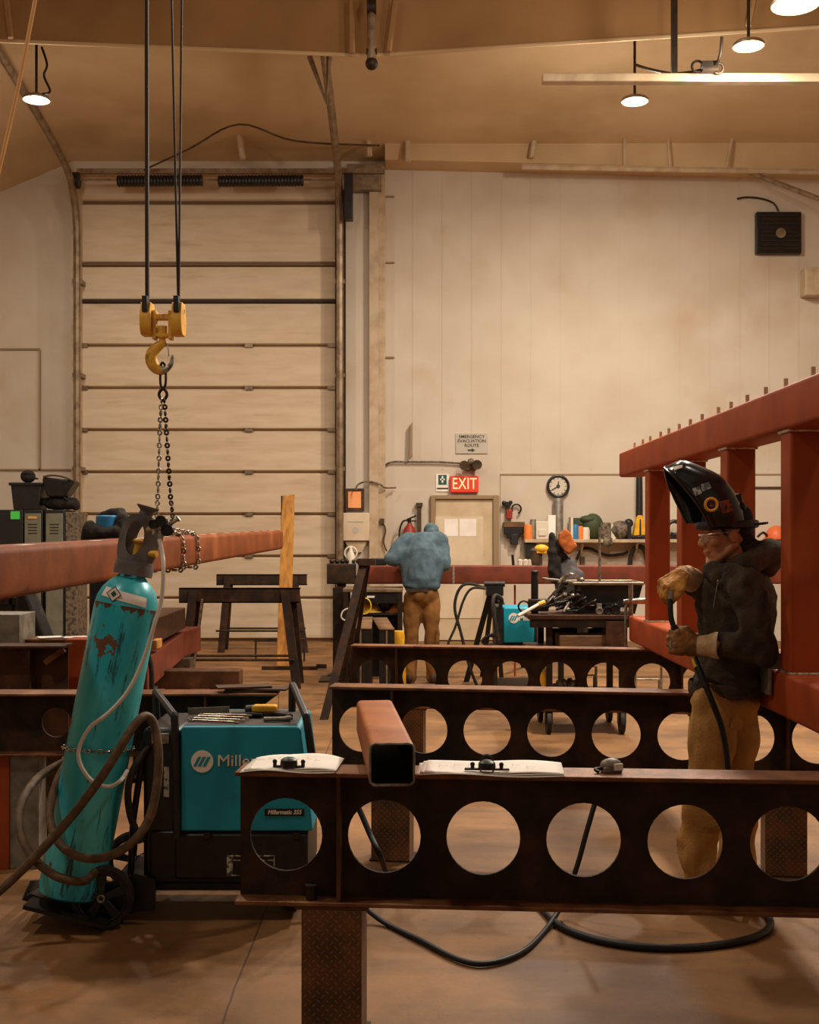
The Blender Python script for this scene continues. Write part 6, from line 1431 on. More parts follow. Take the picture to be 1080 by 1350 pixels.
m = MB(); m.path([V(*p) for p in ring1], .014, 8, closed=True); mesh('rim', m, 'steel_rail', t)
for dz in (.08, .15):
    m = MB(); m.box(xa+.05, xb-.1, ya+.012, ya+.022, zt_+dz, zt_+dz+.012); mesh('ridge', m, 'dark_steel', t)
rod('thin_rod', [(790.5,695,QY+.3),(791,802,QY+.3)], .011, 'zinc', 'thin pale upright rod standing in the black bin', 'rod')
# things on the table
def bar_item(name, a, b, r_, mt, lab, cat, grp=None):
    m = MB(); m.cyl(a, b, r_, n=8); return solo(name, m, mt, lab, cat, grp)
bar_item('white_torch', P(683,812,QY-.1), P(710,797,QY+.05), .014, 'brush_white', 'white torch tube slanting over the small teal machine from the tool table', 'torch')
bar_item('torch_tip', P(710,797,QY+.05), P(718,794,QY+.08), .02, 'hook_yellow', 'yellow-brown grip at the upper end of the white torch tube', 'grip')
t = thing('bench_vise', 'dark bench vise post standing at the left end of the tool table', 'vise', V(P(705,0,QY+.2).x, QY+.2, zt_))
m = MB(); c = V(P(705,0,QY+.2).x, QY+.2, zt_); zz = P(0,752,QY+.2).z; m.cyl(c, V(c.x,c.y,zz-.03), .03, n=12); mesh('post', m, 'black_metal', t)
m = MB(); m.cyl(V(c.x,c.y,zz-.03), V(c.x,c.y,zz), .032, n=12); m.obox(c+V(.03,0,.07), (.16,.12,.1)); mesh('jaw_block', m, 'dark_steel', t, bev=.01)
m = MB(); m.torus(c+V(-.09,-.02,.06), .045, .008, (0,1,.2), 16, 6); mesh('chain_end', m, 'dark_steel', t)
random.seed(11)
for i in range(48):
    px = random.uniform(712, 760); L_ = random.uniform(.07,.22); a_ = random.uniform(-.5,1.3); yy = QY+random.uniform(.04,.4); zz = zt_+.02+random.random()*.12*(1-abs(px-738)/40)
    c = V(P(px,0,yy).x, yy, zz); d = V(math.cos(a_)*.9, random.uniform(-.5,.5), abs(math.sin(a_))*.8+.05).normalized()
    e_ = c+d*L_; 
    m = MB(); m.cyl(c, e_, random.choice((.006,.009,.012)), n=7); 
    k = i%3
    if k == 0: m.ball(e_, .022, nu=8, nv=6)
    elif k == 1: m.torus(e_, .022, .007, d.cross(V(0,1,0)), 12, 5)
    else: m.obox(e_, (.05,.03,.03), d.to_track_quat('X','Z').to_matrix())
    if i < 47:
        mt = ('black_metal','dark_steel','tin_mix','zinc','dark_steel','black_metal','dark_steel')[i%7]
        solo('hand_tool', m, mt, ('ball-ended','ring-ended','square-headed')[k]+' thin metal hand tool in the heap left of the black bin', 'tool', 'hand tools heaped on the tool table')
bar_item('pale_bar', P(715,763,QY+.3), P(741,766,QY+.25), .012, 'chrome', 'short bright bar sticking out left above the tool heap', 'bar')
rod('pry_tool', [(738,768,QY+.2),(745,760,QY+.2),(756,758,QY+.2),(764,766,QY+.2),(762,776,QY+.2)], .014, 'chrome', 'bright bent handle over the tool heap left of the bin rim', 'handle tool', smooth=4)
for (px, py, r_, lab) in ((811,797,.045,'round dark reel with a pale rim on the tool table front'),(790,799,.03,'small pale clamp head on the tool table front'),(801,797,.035,'dark squat clamp body left of the round reel')):
    m = MB(); c = V(P(px,0,QY+.06).x, QY+.06, zt_+r_); m.cyl(c+V(0,-.025,0), c+V(0,.025,0), r_, n=20); m.torus(c+V(0,-.025,0), r_*.8, .006, (0,1,0), 20, 6)
    if r_ < .04: m.box(c.x-.02, c.x+.02, c.y-.02, c.y+.02, zt_, zt_+.09)
    solo('small_clamp', m, 'black_metal' if px > 795 else 'grey_metal', lab, 'clamp')
bar_item('drill_body', V(P(818,0,QY+.05).x, QY+.05, zt_+.03), V(P(833,0,QY+.05).x, QY+.03, zt_+.03), .03, 'zinc', 'pale round tool body at the right end of the tool table', 'tool')
# ---- garments behind the table
GY = 11.0
t = thing('draped_stand', 'dark stand behind the tool table draped with a grey jacket', 'stand', (P(745,0,GY).x, GY, 0))
m = MB(); m.box(P(740,0,GY).x-.025, P(740,0,GY).x+.025, GY, GY+.05, 0, 1.5); m.box(P(725,0,GY).x,P(765,0,GY).x,GY-.2,GY+.25,0,.03); mesh('post', m, 'black_metal', t)
m = MB(); m.caps(P(749,765,GY+.02),.14,P(748,745,GY+.02),.09); m.ball(P(752,770,GY),(.13,.12,.2)); blob('grey_jacket', m, 'grey_cloth', t, .02, 4, .04, 6)
m = MB(); m.caps(P(732,760,GY+.0),.075,P(731,728,GY),.065); m.caps(P(731,728,GY),.05,P(727,706,GY),.035); m.caps(P(733,715,GY),.045,P(745,735,GY-.03),.035); blob('black_sleeve', m, 'dark_cloth', t, .016, 4, .03, 7)
t = thing('orange_cloth', 'orange leather apron draped on the stand behind the tool table', 'cloth', P(749,715,GY-.1))
m = MB(); m.pprism([P(738,703,GY-.1),P(746,697,GY-.1),P(753,704,GY-.1),P(761,720,GY-.1),P(751,731,GY-.1),P(744,727,GY-.1),P(737,716,GY-.1)], (0,.12,0)); blob('cloth', m, 'orange_cloth', t, .012, 1, .02, 9)
t = thing('yellow_helmet', 'yellow rounded helmet resting on the red tube left of the dark stand', 'helmet', P(714,724,13.6))
m = MB(); m.ball(P(714,724,13.6),(.085,.08,.055)); m.box(P(707,0,13.6).x,P(720,0,13.6).x,13.54,13.66,P(0,728,13.6).z-.01,P(0,726,13.6).z); mesh('shell', m, 'yellow_paint', t)
m = MB(); c = P(706,738,13.6); m.rev([(0,0),(.05,0),(.06,.05),(.05,.14),(.06,.17),(.03,.2),(0,.2)], (c.x,13.6,z1), (0,0,1), 16); m.obox((P(712,0,13.6).x, 13.6, z1+.1), (.05,.05,.19)); solo('dark_jar', m, 'timber_dark', 'dark brown jar on the red tube, under the yellow helmet', 'jar')
m = MB(); a = P(694,716,DW-.3); b_ = P(707,736,DW-.3); m.box(a.x,b_.x,DW-.3,DW-.02,b_.z,a.z); solo('black_wall_box', m, 'black_plastic', 'black box on the wall under the left end of the shelf', 'box', bev=.01)
for px in (686, 693, 699):
    m = MB(); c = V(P(px,0,13.6).x, 13.6, z1); m.rev([(0,0),(.03,0),(.03,.06),(0,.07)], c, (0,0,1), 10); solo('small_cup', m, 'brush_white', {686:'leftmost',693:'middle',699:'rightmost'}[px]+' small pale cup on the long red tube right of the exit door', 'cup', 'cups on the red tube')
m = MB(); c = V(P(677,0,13.6).x, 13.6, z1); m.cyl(c, c+V(-.01,0,.12), .016, n=8); solo('screwdriver', m, 'black_plastic', 'upright black screwdriver on the long red tube at the exit door edge', 'screwdriver')
# a thin red rod hanging below the tube
rod('thin_red_rod', [(679,771,13.62),(679,895,13.62)], .012, 'red_paint', 'thin reddish rod standing under the long red tube, left of the tool table', 'rod')

# ================================================================== PEOPLE
def hand(mb, T, s=1.0, curl=.6, th=1.0, spread=1.0):
    """palm, four fingers and thumb; +x fingers, +y thumb side, +z back of the hand"""
    def tp(x, y, z): return T @ V(x*s, y*s, z*s)
    ys = (.031, .0105, -.0105, -.030); ln = (.074, .083, .077, .060)
    for i in range(4):
        mb.caps(tp(.0, ys[i]*.65, 0), .0155*s*th, tp(.085-.006*abs(i-1), ys[i]*spread, 0), .0125*s*th, n=10)
        x, z, a = .088-.006*abs(i-1), 0.0, 0.0; p0 = (x, ys[i]*spread, z)
        for j, (fr, bd) in enumerate(((.45, 62), (.30, 85), (.25, 45))):
            a += math.radians(bd)*curl*(1+.06*i); x += math.cos(a)*ln[i]*fr; z -= math.sin(a)*ln[i]*fr
            p1_ = (x, ys[i]*spread*(1-.05*j), z); mb.caps(tp(*p0), (.0096-.0008*j)*s*th, tp(*p1_), (.0088-.0009*j)*s*th, n=10); p0 = p1_
    mb.ball(tp(.045, 0, -.004), (.045*s, .038*s*min(th,1.2), .015*s*th), T.to_3x3().normalized())
    q0 = (.022, .030, -.006); q1 = (.052, .054, -.016); q2 = (.078, .056, -.034); q3 = (.096, .046, -.048)
    mb.caps(tp(*q0), .014*s*th, tp(*q1), .0125*s*th, n=10); mb.caps(tp(*q1), .0115*s*th, tp(*q2), .0105*s*th, n=10); mb.caps(tp(*q2), .0100*s*th, tp(*q3), .0085*s*th, n=10)
def frame(o, x, z):
    x = V(*x).normalized(); z = V(*z); z = (z-x*z.dot(x)).normalized(); y = z.cross(x)
    return Matrix.Translation(o) @ Matrix((x, y, z)).transposed().to_4x4()
def head_prims(mb, T, s):
    def tp(x, y, z): return T @ V(x*s, y*s, z*s)
    R = T.to_3x3()
    def b(c, r): mb.ball(tp(*c), tuple(k*s for k in r), R, 20, 14)
    b((-.015,0,.045), (.098,.077,.085)); b((.035,0,-.015), (.056,.058,.085)); b((-.035,0,.01), (.075,.066,.07))
    for sy in (-1, 1):
        mb.caps(tp(-.012,sy*.052,-.045), .020*s, tp(.062,sy*.020,-.098), .018*s)
        b((.083,sy*.026,.028), (.014,.028,.010)); b((.060,sy*.044,-.018), (.028,.022,.026)); b((.078,sy*.029,.008), (.013,.016,.011))
        b((-.006,sy*.078,-.004), (.020,.008,.033)); b((-.010,sy*.083,.004), (.013,.006,.020)); b((.103,sy*.012,-.028), (.012,.010,.009))
    b((.078,0,-.104), (.020,.022,.018)); b((.045,0,-.075), (.048,.040,.030))
    mb.caps(tp(.092,0,.018), .009*s, tp(.114,0,-.022), .012*s); b((.090,0,-.058), (.016,.026,.007)); b((.088,0,-.070), (.015,.022,.008)); b((.086,0,-.045),(.014,.02,.012))
    return tp

# ---------------- the welder on the right
WD = 5.25
def W(px, py, dd=0): return P(px, py, WD+dd)
fl_z = 0.0
person = thing('person', 'person in dark hoodie and brown work pants, raised welding helmet, holding a welding gun', 'person', (W(950,0).x, WD, 0))
pit_ = math.radians(8)
TH = Matrix.Translation(W(958,705)) @ Matrix(((-math.cos(pit_), 0, -math.sin(pit_)), (0, -1, 0), (-math.sin(pit_), 0, math.cos(pit_)))).to_4x4()
# columns: forward, left/right, up
fx = V(-math.cos(pit_), 0, -math.sin(pit_)); uz = V(-math.sin(pit_), 0, math.cos(pit_)); ly = uz.cross(fx)
TH = Matrix.Translation(W(958,705)) @ Matrix((fx, ly, uz)).transposed().to_4x4()
HS = 1.05
m = MB(); tp = head_prims(m, TH, HS)
m.caps(tp(-.02,0,-.05), .052, W(975,748), .058); m.caps(W(975,748), .06, W(972,790), .12)
m.caps(W(968,790), .11, W(962,900), .10)
m.caps(W(952,925,-.07), .07, W(936,1040,-.10), .055); m.caps(W(962,925,.07), .07, W(968,1035,.09), .055)
m.caps(W(936,1040,-.10), .055, W(923,1180,-.10), .04); m.caps(W(968,1035,.09), .055, W(974,1182,.12), .04)
nsh = W(985,772,-.19); nel = W(1003,850,-.25); nwr = W(930,851,-.17)
fsh = W(968,768,.19); fel = W(948,800,.27); fwr = W(908,757,.03)
m.caps(nsh, .055, nel, .045); m.caps(nel, .042, nwr, .030); m.caps(fsh, .055, fel, .045); m.caps(fel, .042, fwr, .030)
body = blob('body', m, ['skin', 'skin_dirty'], person, .0055, 3)
def rel(p): return W(p[0], p[1])
# jacket
m = MB()
m.ball(W(972,795), (.150,.215,.19)); m.ball(W(966,850), (.155,.19,.20)); m.caps(W(972,768,-.14), .085, W(972,768,.14), .085)
m.ball(W(961,893), (.158,.175,.075)); m.ball(W(940,800), (.075,.13,.16)); m.ball(W(992,800), (.105,.18,.18))
m.cyl(W(959,872), W(957,911), .150, .153, 32); m.ball(W(958,895), (.160,.172,.05))
m.caps(nsh, .088, nel, .078); m.caps(nel+V(.0,0,0), .080, W(952,850,-.19), .056)
m.ball(W(1000,858,-.25), (.085,.07,.07))
m.caps(fsh, .085, fel, .070); m.caps(fel, .070, W(915,768,.06), .052)
jacket = blob('hoodie', m, 'hoodie', person, .010, 5, .034, 7.5)
# waist rib and cuff
m = MB()
n_ = 40; prof = [(1.0, 0), (1.03, .012), (1.03, .05), (1.0, .062)]
vs = []
for k, (f_, dz) in enumerate(prof):
    for i in range(n_):
        a = 2*PI*i/n_; c = W(957,914); vs.append(V(c.x+.157*f_*math.cos(a), WD+.170*f_*math.sin(a), c.z-.005+dz))
m.add(vs, [(k*n_+i, k*n_+(i+1)%n_, (k+1)*n_+(i+1)%n_, (k+1)*n_+i) for k in range(3) for i in range(n_)]); mesh('waist_band', m, 'hoodie', person)
# hood bunched behind the neck and the collar
m = MB()
for (a, b_, r0, r1) in (((938,752,-.06),(950,760,-.10),.040,.045),((950,760,-.10),(985,745,-.13),.045,.055),((985,745,-.13),(1012,728,-.07),.055,.060),((1012,728,-.07),(1018,730,.05),.060,.058),((1018,730,.05),(985,735,.13),.058,.05),((985,735,.13),(950,745,.10),.05,.042),((950,745,.10),(936,750,.02),.042,.038)):
    m.caps(W(*a), r0, W(*b_), r1)
m.ball(W(1002,734), (.105,.12,.06)); m.ball(W(985,722,0), (.055,.08,.05)); m.caps(W(1010,745,-.03), .06, W(1018,742,.03), .05)
m.ball(W(970,765), (.1,.14,.05))
blob('hood', m, 'hoodie', person, .009, 4, .022, 8.0)
m = MB(); m.cyl(W(947,764,-.163), W(941,800,-.158), .0025, n=6); m.ball(W(947,766,-.164), .005); mesh('zip_pull', m, 'zinc', person)
# pants
m = MB()
m.ball(W(957,925), (.150,.165,.09)); m.caps(W(945,925,-.08), .102, W(932,1040,-.10), .098); m.caps(W(932,1040,-.10), .096, W(922,1110,-.10), .088); m.caps(W(922,1110,-.10), .088, W(921,1146,-.10), .092)
m.caps(W(970,925,.07), .102, W(968,1030,.09), .094); m.caps(W(968,1030,.09), .092, W(974,1155,.12), .086)
m.ball(W(914,1143,-.11), (.06,.07,.02)); m.ball(W(930,1085,-.12), (.085,.08,.05))
pants = blob('work_pants', m, 'work_pants', person, .009, 4, .030, 6.0, dvec=(1,1,.8))
m = MB(); a = W(972,955,-.178); m.obox(a, (.05,.006,.045), Matrix.Rotation(.2,3,'Y')); mesh('pocket_patch', m, 'work_pants', person, bev=.002)
for (c, nm) in ((W(915,1180,-.10), 'near'), (W(972,1185,.12), 'far')):
    m = MB(); c = V(c.x, c.y, 0); m.ball(c+V(-.06,0,.05), (.13,.052,.05)); m.ball(c+V(.03,0,.07), (.065,.05,.07)); m.caps(c+V(.03,0,.06), .052, c+V(.025,0,.17), .052)
    m.v = [V(p.x, p.y, max(p.z, .012)) for p in m.v]
    bt = blob('boot', m, 'boot', person, .010, 3)
    m = MB(); vs = []; pl = [(.09,-.035),(.09,.035),(-.02,.045),(-.12,.05),(-.18,.03),(-.195,0),(-.18,-.03),(-.12,-.05),(-.02,-.045)]
    m.prism([(c.x+u, c.y+v_) for u, v_ in pl], 'xy', 0, .022); so = mesh('sole', m, 'black_rubber', person, bev=.004)
# head wear and hair
m = MB()
for (c, r_) in (((-.050,0,.020), (.072,.076,.075)), ((-.070,0,-.030), (.048,.066,.060))): m.ball(TH @ V(*[k*HS for k in c]), tuple(k*HS for k in r_), TH.to_3x3())
for sy in (-1,1): m.caps(tp(.030,sy*.070,.030), .010, tp(.018,sy*.074,-.005), .007)
blob('hair', m, 'hair_dark', person, .006, 2, .012, 22)
m = MB(); R = TH.to_3x3()
m.ball(tp(-.012,0,.062), (.112,.092,.088), R, 24, 16); 
vs2 = []
for p in m.v:
    q_ = TH.inverted() @ p
    if q_.z < .028: q_.z = .028
    vs2.append(TH @ q_)
m.v = vs2; mesh('cap', m, 'cap_navy', person)
m = MB(); vs = []
for i in range(9):
    a = PI-.75+1.5*i/8
    for rr_ in (.095, .165):
        vs.append(tp(-.012+rr_*math.cos(a), (rr_ if rr_ < .1 else .125)*.95*math.sin(a), .034 - (0 if rr_ < .1 else .004)))
m.add(vs, [(2*i,2*i+1,2*i+3,2*i+2) for i in range(8)]); o = mesh('cap_brim', m, 'cap_navy', person); s_ = o.modifiers.new('s','SOLIDIFY'); s_.thickness = .008
# helmet: thin shell swung up over the head
he = [(876,617),(886,626),(897,637),(909,651),(921,667),(930,681),(936,697)]     # near edge
hf = [(876,618),(880,636),(886,650),(891,661),(897,672),(901,681),(906,690)]     # far edge
hrg = [(878,616),(899,609),(922,617),(945,628),(962,646),(973,668),(981,692)]    # ridge
ddn = [-.03,-.105,-.125,-.13,-.13,-.125,-.11]; ddf = [.03,.105,.125,.13,.13,.125,.11]
m = MB(); NT = 24; NS = 28; vs = []
def ip(arr, t):
    k = t*(len(arr)-1); i = min(int(k), len(arr)-2); u = k-i
    g = lambda j: arr[max(0,min(len(arr)-1,j))]
    def c1(a,b,c,d): return .5*(2*b+(c-a)*u+(2*a-5*b+4*c-d)*u*u+(3*b-a-3*c+d)*u**3)
    A_ = (g(i-1),g(i),g(i+1),g(i+2))
    if isinstance(arr[0], tuple): return tuple(c1(*[a[k2] for a in A_]) for k2 in (0,1))
    return c1(*A_)
def shell(t, th_, grow=0.0):
    e_ = W(*ip(he,t), ip(ddn,t)); f_ = W(*ip(hf,t), ip(ddf,t)); r_ = W(*ip(hrg,t), .0)
    c = (e_+f_)/2; ca = math.cos(th_); sa = math.sin(th_)
    ca = math.copysign(abs(ca)**.72, ca); sa = abs(sa)**.72
    return c + (e_-c)*ca*(1+grow) + (r_-c)*sa*(1+grow)
for i in range(NT+1):
    for j in range(NS+1): vs.append(shell(i/NT, PI*j/NS))
m.add(vs, [(i*(NS+1)+j, i*(NS+1)+j+1, (i+1)*(NS+1)+j+1, (i+1)*(NS+1)+j) for i in range(NT) for j in range(NS)])
helm = mesh('welding_helmet', m, 'helmet_black', person); s_ = helm.modifiers.new('s','SOLIDIFY'); s_.thickness = .0045; s_.offset = 0
m = MB(); pts = [shell(i/NT, 0) for i in range(NT+1)]; m.path(pts, .005, 8); pts = [shell(0, PI*j/NS) for j in range(NS+1)]; m.path(pts, .005, 8); pts = [shell(i/NT, PI) for i in range(NT+1)]; m.path(pts, .005, 8); hr_ = mesh('shell_rim', m, 'helmet_black', person)
hr_.parent = helm
# find the place on the shell that is seen at a pixel and lay stickers there
def on_shell(px, py):
    best = None
    for i in range(0, 97):
        for j in range(0, 60):
            t_, a_ = i/96, PI*j/118; p = shell(t_, a_, .012)
            u = p.x*F/p.y+540; v_ = HOR-(p.z-EYE)*F/p.y; d = (u-px)**2+(v_-py)**2
            if best is None or d < best[0]: best = (d, t_, a_)
    return best[1], best[2]
def sticker(name, quad, mt, lift=.012, n=6, parent=helm):
    c4 = [on_shell(*q_) for q_ in quad]; mm = MB(); vs = []
    for i in range(n+1):
        for j in range(n+1):
            u, v_ = i/n, j/n
            t_ = (1-u)*(1-v_)*c4[0][0]+u*(1-v_)*c4[1][0]+u*v_*c4[2][0]+(1-u)*v_*c4[3][0]
            a_ = (1-u)*(1-v_)*c4[0][1]+u*(1-v_)*c4[1][1]+u*v_*c4[2][1]+(1-u)*v_*c4[3][1]
            vs.append(shell(t_, a_, lift))
    mm.add(vs, [(i*(n+1)+j, i*(n+1)+j+1, (i+1)*(n+1)+j+1, (i+1)*(n+1)+j) for i in range(n) for j in range(n)])
    o = mesh(name, mm, mt, person); o.parent = parent; return o
sticker('sticker', [(912,645),(922,641),(925,650),(916,654)], 'sticker_pale', .03)
sticker('sticker', [(922,640),(934,636),(938,643),(926,648)], 'sticker_pale', .034)
sticker('sticker', [(947,661),(961,658),(966,674),(951,678)], 'sticker_red', .03)
sticker('sticker', [(887,616),(899,613),(899,617),(889,620)], 'white_print', .035)
t_, a_ = on_shell(936.5, 665.5); c = shell(t_, a_, .03); nrm = (shell(t_, a_, .2)-c)
du = shell(t_+.02, a_, .03)-c; dv = shell(t_, a_+.05, .03)-c; nrm = du.cross(dv).normalized()
if nrm.y > 0: nrm = -nrm
m = MB(); m.torus(c+nrm*.004, .026, .0065, nrm, 28, 8); o = mesh('knob_ring', m, 'sticker_orange', person); o.parent = helm
m = MB(); m.cyl(c-nrm*.004, c+nrm*.004, .021, n=24); o = mesh('pivot_knob', m, 'black_plastic', person); o.parent = helm
m = MB(); m.cyl(c+nrm*.004, c+nrm*.009, .010, n=16); o = mesh('knob_centre', m, 'sticker_red', person); o.parent = helm
# inner headgear band
m = MB(); cc = tp(-.008,0,.040); m.path([cc + TH.to_3x3() @ V(.128*math.cos(2*PI*i/36), .098*math.sin(2*PI*i/36), .012*math.cos(2*PI*i/36)) for i in range(36)], .012, 8, closed=True, flat=1.5); o = mesh('headband', m, 'black_plastic', person)
m = MB(); m.ball(W(978,668,-.05), (.018,.03,.02)); m.caps(W(974,655,-.05), .016, W(979,690,-.04), .02); mesh('headgear_strap', m, 'black_plastic', person)
# safety glasses
m = MB()
for sy in (-1, 1):
    m.path([tp(.002,sy*.083,.012), tp(.05,sy*.078,.014), tp(.088,sy*.062,.014), tp(.106,sy*.035,.014), tp(.112,sy*.008,.012)], .0028, 6, smooth=3)
m.path([tp(.112,.010,.012), tp(.114,0,.010), tp(.112,-.010,.012)], .003, 6); mesh('glasses_frame', m, 'weld_bead', person)
m = MB()
for sy in (-1, 1):
    vs = [tp(*p) for p in ((.092,sy*.062,.014),(.108,sy*.035,.014),(.113,sy*.009,.012),(.110,sy*.010,-.014),(.106,sy*.030,-.020),(.092,sy*.056,-.014))]
    m.add(vs, [tuple(range(6))])
mesh('glasses_lens', m, 'glass_clear', person, fix=False)
m = MB()
for sy in (-1,1): m.path([tp(.084,sy*.016,.032), tp(.088,sy*.03,.037), tp(.078,sy*.046,.034)], .0035, 6, smooth=3)
mesh('eyebrows', m, 'hair_dark', person)
m = MB()
for sy in (-1,1): m.ball(tp(.0845,sy*.029,.005), (.006,.011,.006))
mesh('eyes', m, 'dull_tan', person)
# gloves
Tn = frame(W(924,850,-.165), (-1,.10,.16), (0,-1,.25)); 
# left hand: thumb side up
xn = V(-1,.12,.20).normalized(); zn = V(.05,-1,.15); zn = (zn-xn*zn.dot(xn)).normalized(); yn = V(0,0,1); yn = (yn-xn*yn.dot(xn)-zn*yn.dot(zn)).normalized()
Tn = Matrix.Translation(W(919,852,-.155)) @ Matrix((xn, yn, zn)).transposed().to_4x4()
m = MB(); hand(m, Tn, 1.08, .72, 1.6, 1.15); m.caps(W(927,851,-.165), .036, W(917,851,-.155), .034)
blob('glove', m, 'glove_dirty', person, .0048, 2, .006, 30)
def gauntlet(a, b, r0, r1, label=None):
    ax_ = (b-a); L_ = ax_.length; mm = MB(); mm.rev([(r0,0),(r0*1.06,L_*.1),((r0+r1)/2,L_*.5),(r1*1.02,L_*.85),(r1,L_),(r1-.005,L_),((r0+r1)/2-.006,L_*.5),(r0-.006,0)], a, ax_, 28)
    for i, p in enumerate(mm.v):
        f_ = noise.noise(p*16)*.006; mm.v[i] = p+V(f_,f_,f_)
    return mesh('glove_cuff', mm, 'glove_cuff', person, ang=80)
gauntlet(W(921,851,-.16), W(948,851,-.192), .040, .058)
# right hand: palm down, thumb toward the room
xn = V(-.80,-.12,-.52).normalized(); zn = V(-.45,-.35,.8); zn = (zn-xn*zn.dot(xn)).normalized(); yn = V(0,-1,0); yn = (yn-xn*yn.dot(xn)-zn*yn.dot(zn)).normalized()
Tf = Matrix.Translation(W(899,758,-.03)) @ Matrix((xn, yn, zn)).transposed().to_4x4()
m = MB(); hand(m, Tf, 1.10, .62, 1.6, 1.15); m.caps(W(908,757,.01), .040, W(897,759,-.03), .036)
blob('glove', m, 'glove_leather', person, .0048, 2, .006, 30)
gauntlet(W(899,757,-.02), W(915,766,.05), .042, .055)
# the gun and its cable
t = thing('welding_gun', 'black welding gun with bright nozzle held between the gloves of the welder', 'welding gun', W(888,835,-.14))
m = MB(); m.path([W(915,862,-.13), W(903,850,-.125), W(894,838,-.12), W(888,825,-.115)], .015, 10, smooth=4); mesh('grip', m, 'black_plastic', t)
m = MB(); m.path([W(888,825,-.115), W(885,815,-.11), W(884,803,-.10), W(884,790,-.09)], .012, 10, smooth=4); mesh('neck', m, 'black_metal', t)
m = MB(); m.cyl(W(884,792,-.09), W(885,778,-.085), .0125, .011, 16); mesh('nozzle', m, 'grey_metal', t)
m = MB(); m.path([W(896,838,-.13), W(886,842,-.135), W(884,852,-.14), W(889,860,-.14)], .006, 8, smooth=4); mesh('hook', m, 'chrome', t)
def Wf(px, py, dd): return (px, py, WD+dd)
g = thing('gun_cable', 'black gun cable with a yellow band hanging from the welding gun to the floor', 'cable', W(930,950,-.2))
pts = [W(914,861,-.14), W(921,880,-.19), W(931,905,-.23), W(941,930,-.25), W(952,960,-.25), W(959,1000,-.25), W(962,1050,-.25), W(964,1110,-.25), W(968,1160,-.24), V(W(985,0,-.2).x, WD-.2, .02), V(W(1002,0,-.1).x, WD-.1, .016), V(W(1008,0,-.25).x, WD-.3, .016)]
m = MB(); m.path(pts, .0125, 10, smooth=6); mesh('cable', m, 'cable_black', g)
m = MB(); m.cyl(W(915,866,-.15), W(920,880,-.185), .0155, n=12); mesh('yellow_band', m, 'hi_yellow', g)
m = MB(); m.cyl(W(920,880,-.185), W(931,905,-.228), .0160, n=12); mesh('strain_relief', m, 'black_rubber', g)

# ---------------- the stooping worker at the back, seen from behind
BD = 12.95
def B(px, py, dd=0): return P(px, py, BD+dd)
p2_ = thing('person', 'person in grey-blue sweater and brown pants stooping over the red tube, seen from behind', 'person', (B(556,0).x, BD, 0))
m = MB()
fxb = V(.10,.80,-.59).normalized(); uzb = V(0,.59,.80); uzb = (uzb-fxb*uzb.dot(fxb)).normalized(); lyb = uzb.cross(fxb)
TB = Matrix.Translation(B(569,706,.36)) @ Matrix((fxb, lyb, uzb)).transposed().to_4x4()
tb = head_prims(m, TB, 1.0)
m.caps(tb(-.03,0,-.06), .055, B(560,716,.2), .08); m.caps(B(558,730,.12), .10, B(556,775,-.02), .09)
m.caps(B(546,790,-.02), .08, B(543,843,-.02), .055); m.caps(B(567,790,-.02), .08, B(569,843,-.02), .055)
m.caps(B(543,843,-.02), .052, B(541,890,0), .04); m.caps(B(569,843,-.02), .052, B(571,890,0), .04)
le = B(516,737,.02); re = B(588,745,.02); lh = B(526,742,.42); rh = B(580,742,.42)
m.caps(B(532,715,.16), .055, le, .045); m.caps(le, .042, lh, .03); m.caps(B(581,717,.16), .055, re, .045); m.caps(re, .042, rh, .03)
for hh_, xx in ((lh, V(.25,1,-.15)), (rh, V(-.15,1,-.15))):
    hand(m, frame(hh_, tuple(xx), (0,0,1)), 1.0, .45, 1.0)
blob('body', m, 'skin', p2_, .0065, 3)
m = MB()
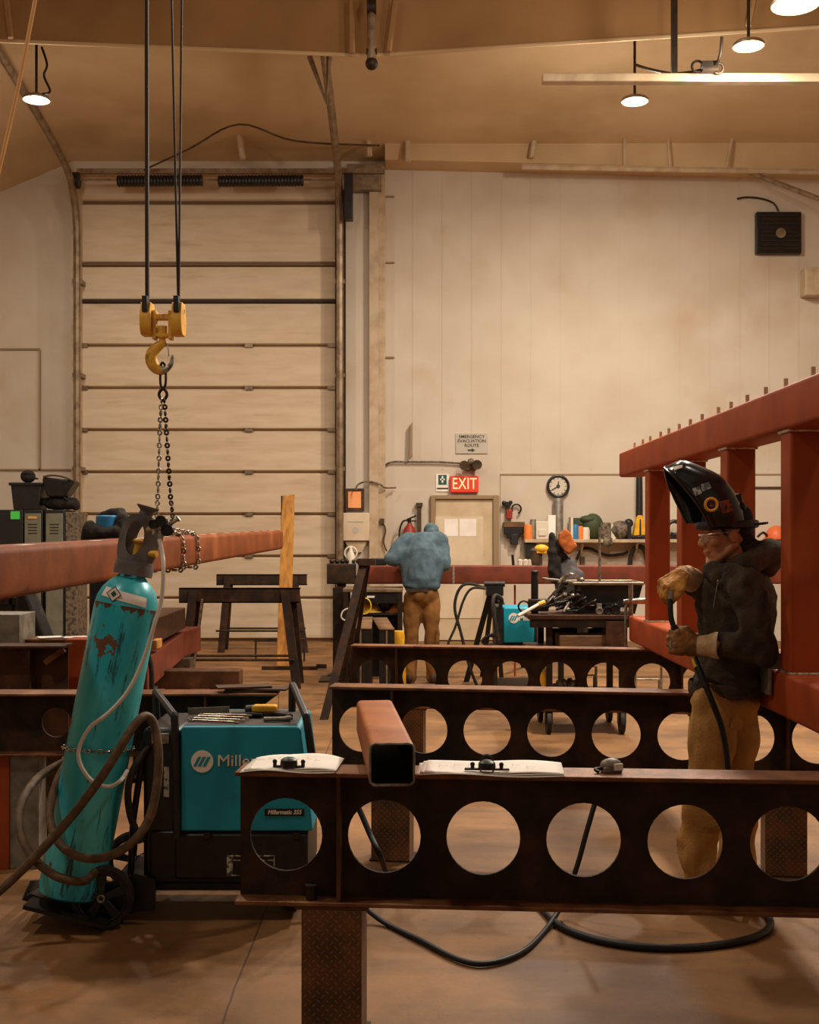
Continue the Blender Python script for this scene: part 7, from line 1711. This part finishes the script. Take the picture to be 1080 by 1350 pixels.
m.ball(B(557,742,.05), (.225,.17,.29)); m.caps(B(538,716,.15), .12, B(578,714,.15), .12); m.ball(B(557,720,.12), (.25,.15,.16)); m.caps(B(557,732,.05), .19, B(556,762,-.01), .195); m.caps(B(545,735,.05), .14, B(545,766,-.01), .13); m.caps(B(569,735,.05), .14, B(567,766,-.01), .13); m.ball(B(556,772,-.02), (.215,.17,.07))
m.caps(B(534,718,.14), .115, le, .085); m.caps(B(532,730,.08), .11, le, .085); m.caps(le, .082, B(522,742,.34), .055); m.caps(B(581,722,.12), .095, re, .070); m.caps(re, .068, B(582,743,.34), .05)
blob('sweater', m, 'sweater_blue', p2_, .013, 9, .022, 7.5, dvec=(1,1,.5))
m = MB(); m.ball(B(556,786,-.02), (.195,.155,.13)); m.caps(B(545,795,-.02), .108, B(542,840,-.03), .090); m.caps(B(568,795,-.02), .105, B(569,840,-.03), .088); m.caps(B(542,840,-.03), .088, B(540,892,.0), .080); m.caps(B(569,840,-.03), .086, B(571,892,.0), .078)
blob('work_pants', m, 'brown_pants', p2_, .012, 5, .022, 7, dvec=(1,1,.7))
m = MB(); c = B(547,778,-.155); m.box(c.x-.09, c.x+.14, c.y-.02, c.y+.03, c.z-.02, c.z+.014); mesh('belt', m, 'boot', p2_)
for px in (540, 571):
    m = MB(); c = V(B(px,0).x, BD, 0); m.ball(c+V(0,.06,.05), (.052,.13,.05)); m.ball(c+V(0,-.03,.07), (.05,.065,.07)); m.caps(c+V(0,-.02,.06), .05, c+V(0,-.02,.16), .05); m.v = [V(p.x,p.y,max(p.z,0)) for p in m.v]
    blob('boot', m, 'boot', p2_, .012, 3)
m = MB(); m.ball(tb(-.012,0,.055), (.105,.088,.084), TB.to_3x3(), 20, 14); m.ball(tb(-.045,0,.0), (.07,.075,.065), TB.to_3x3(), 20, 14); blob('knit_cap', m, 'sweater_blue', p2_, .009, 3, .008, 16)
m = MB(); m.ball(tb(-.06,0,-.035), (.035,.06,.035), TB.to_3x3()); blob('hair', m, 'hair_dark', p2_, .008, 2, .008, 20)
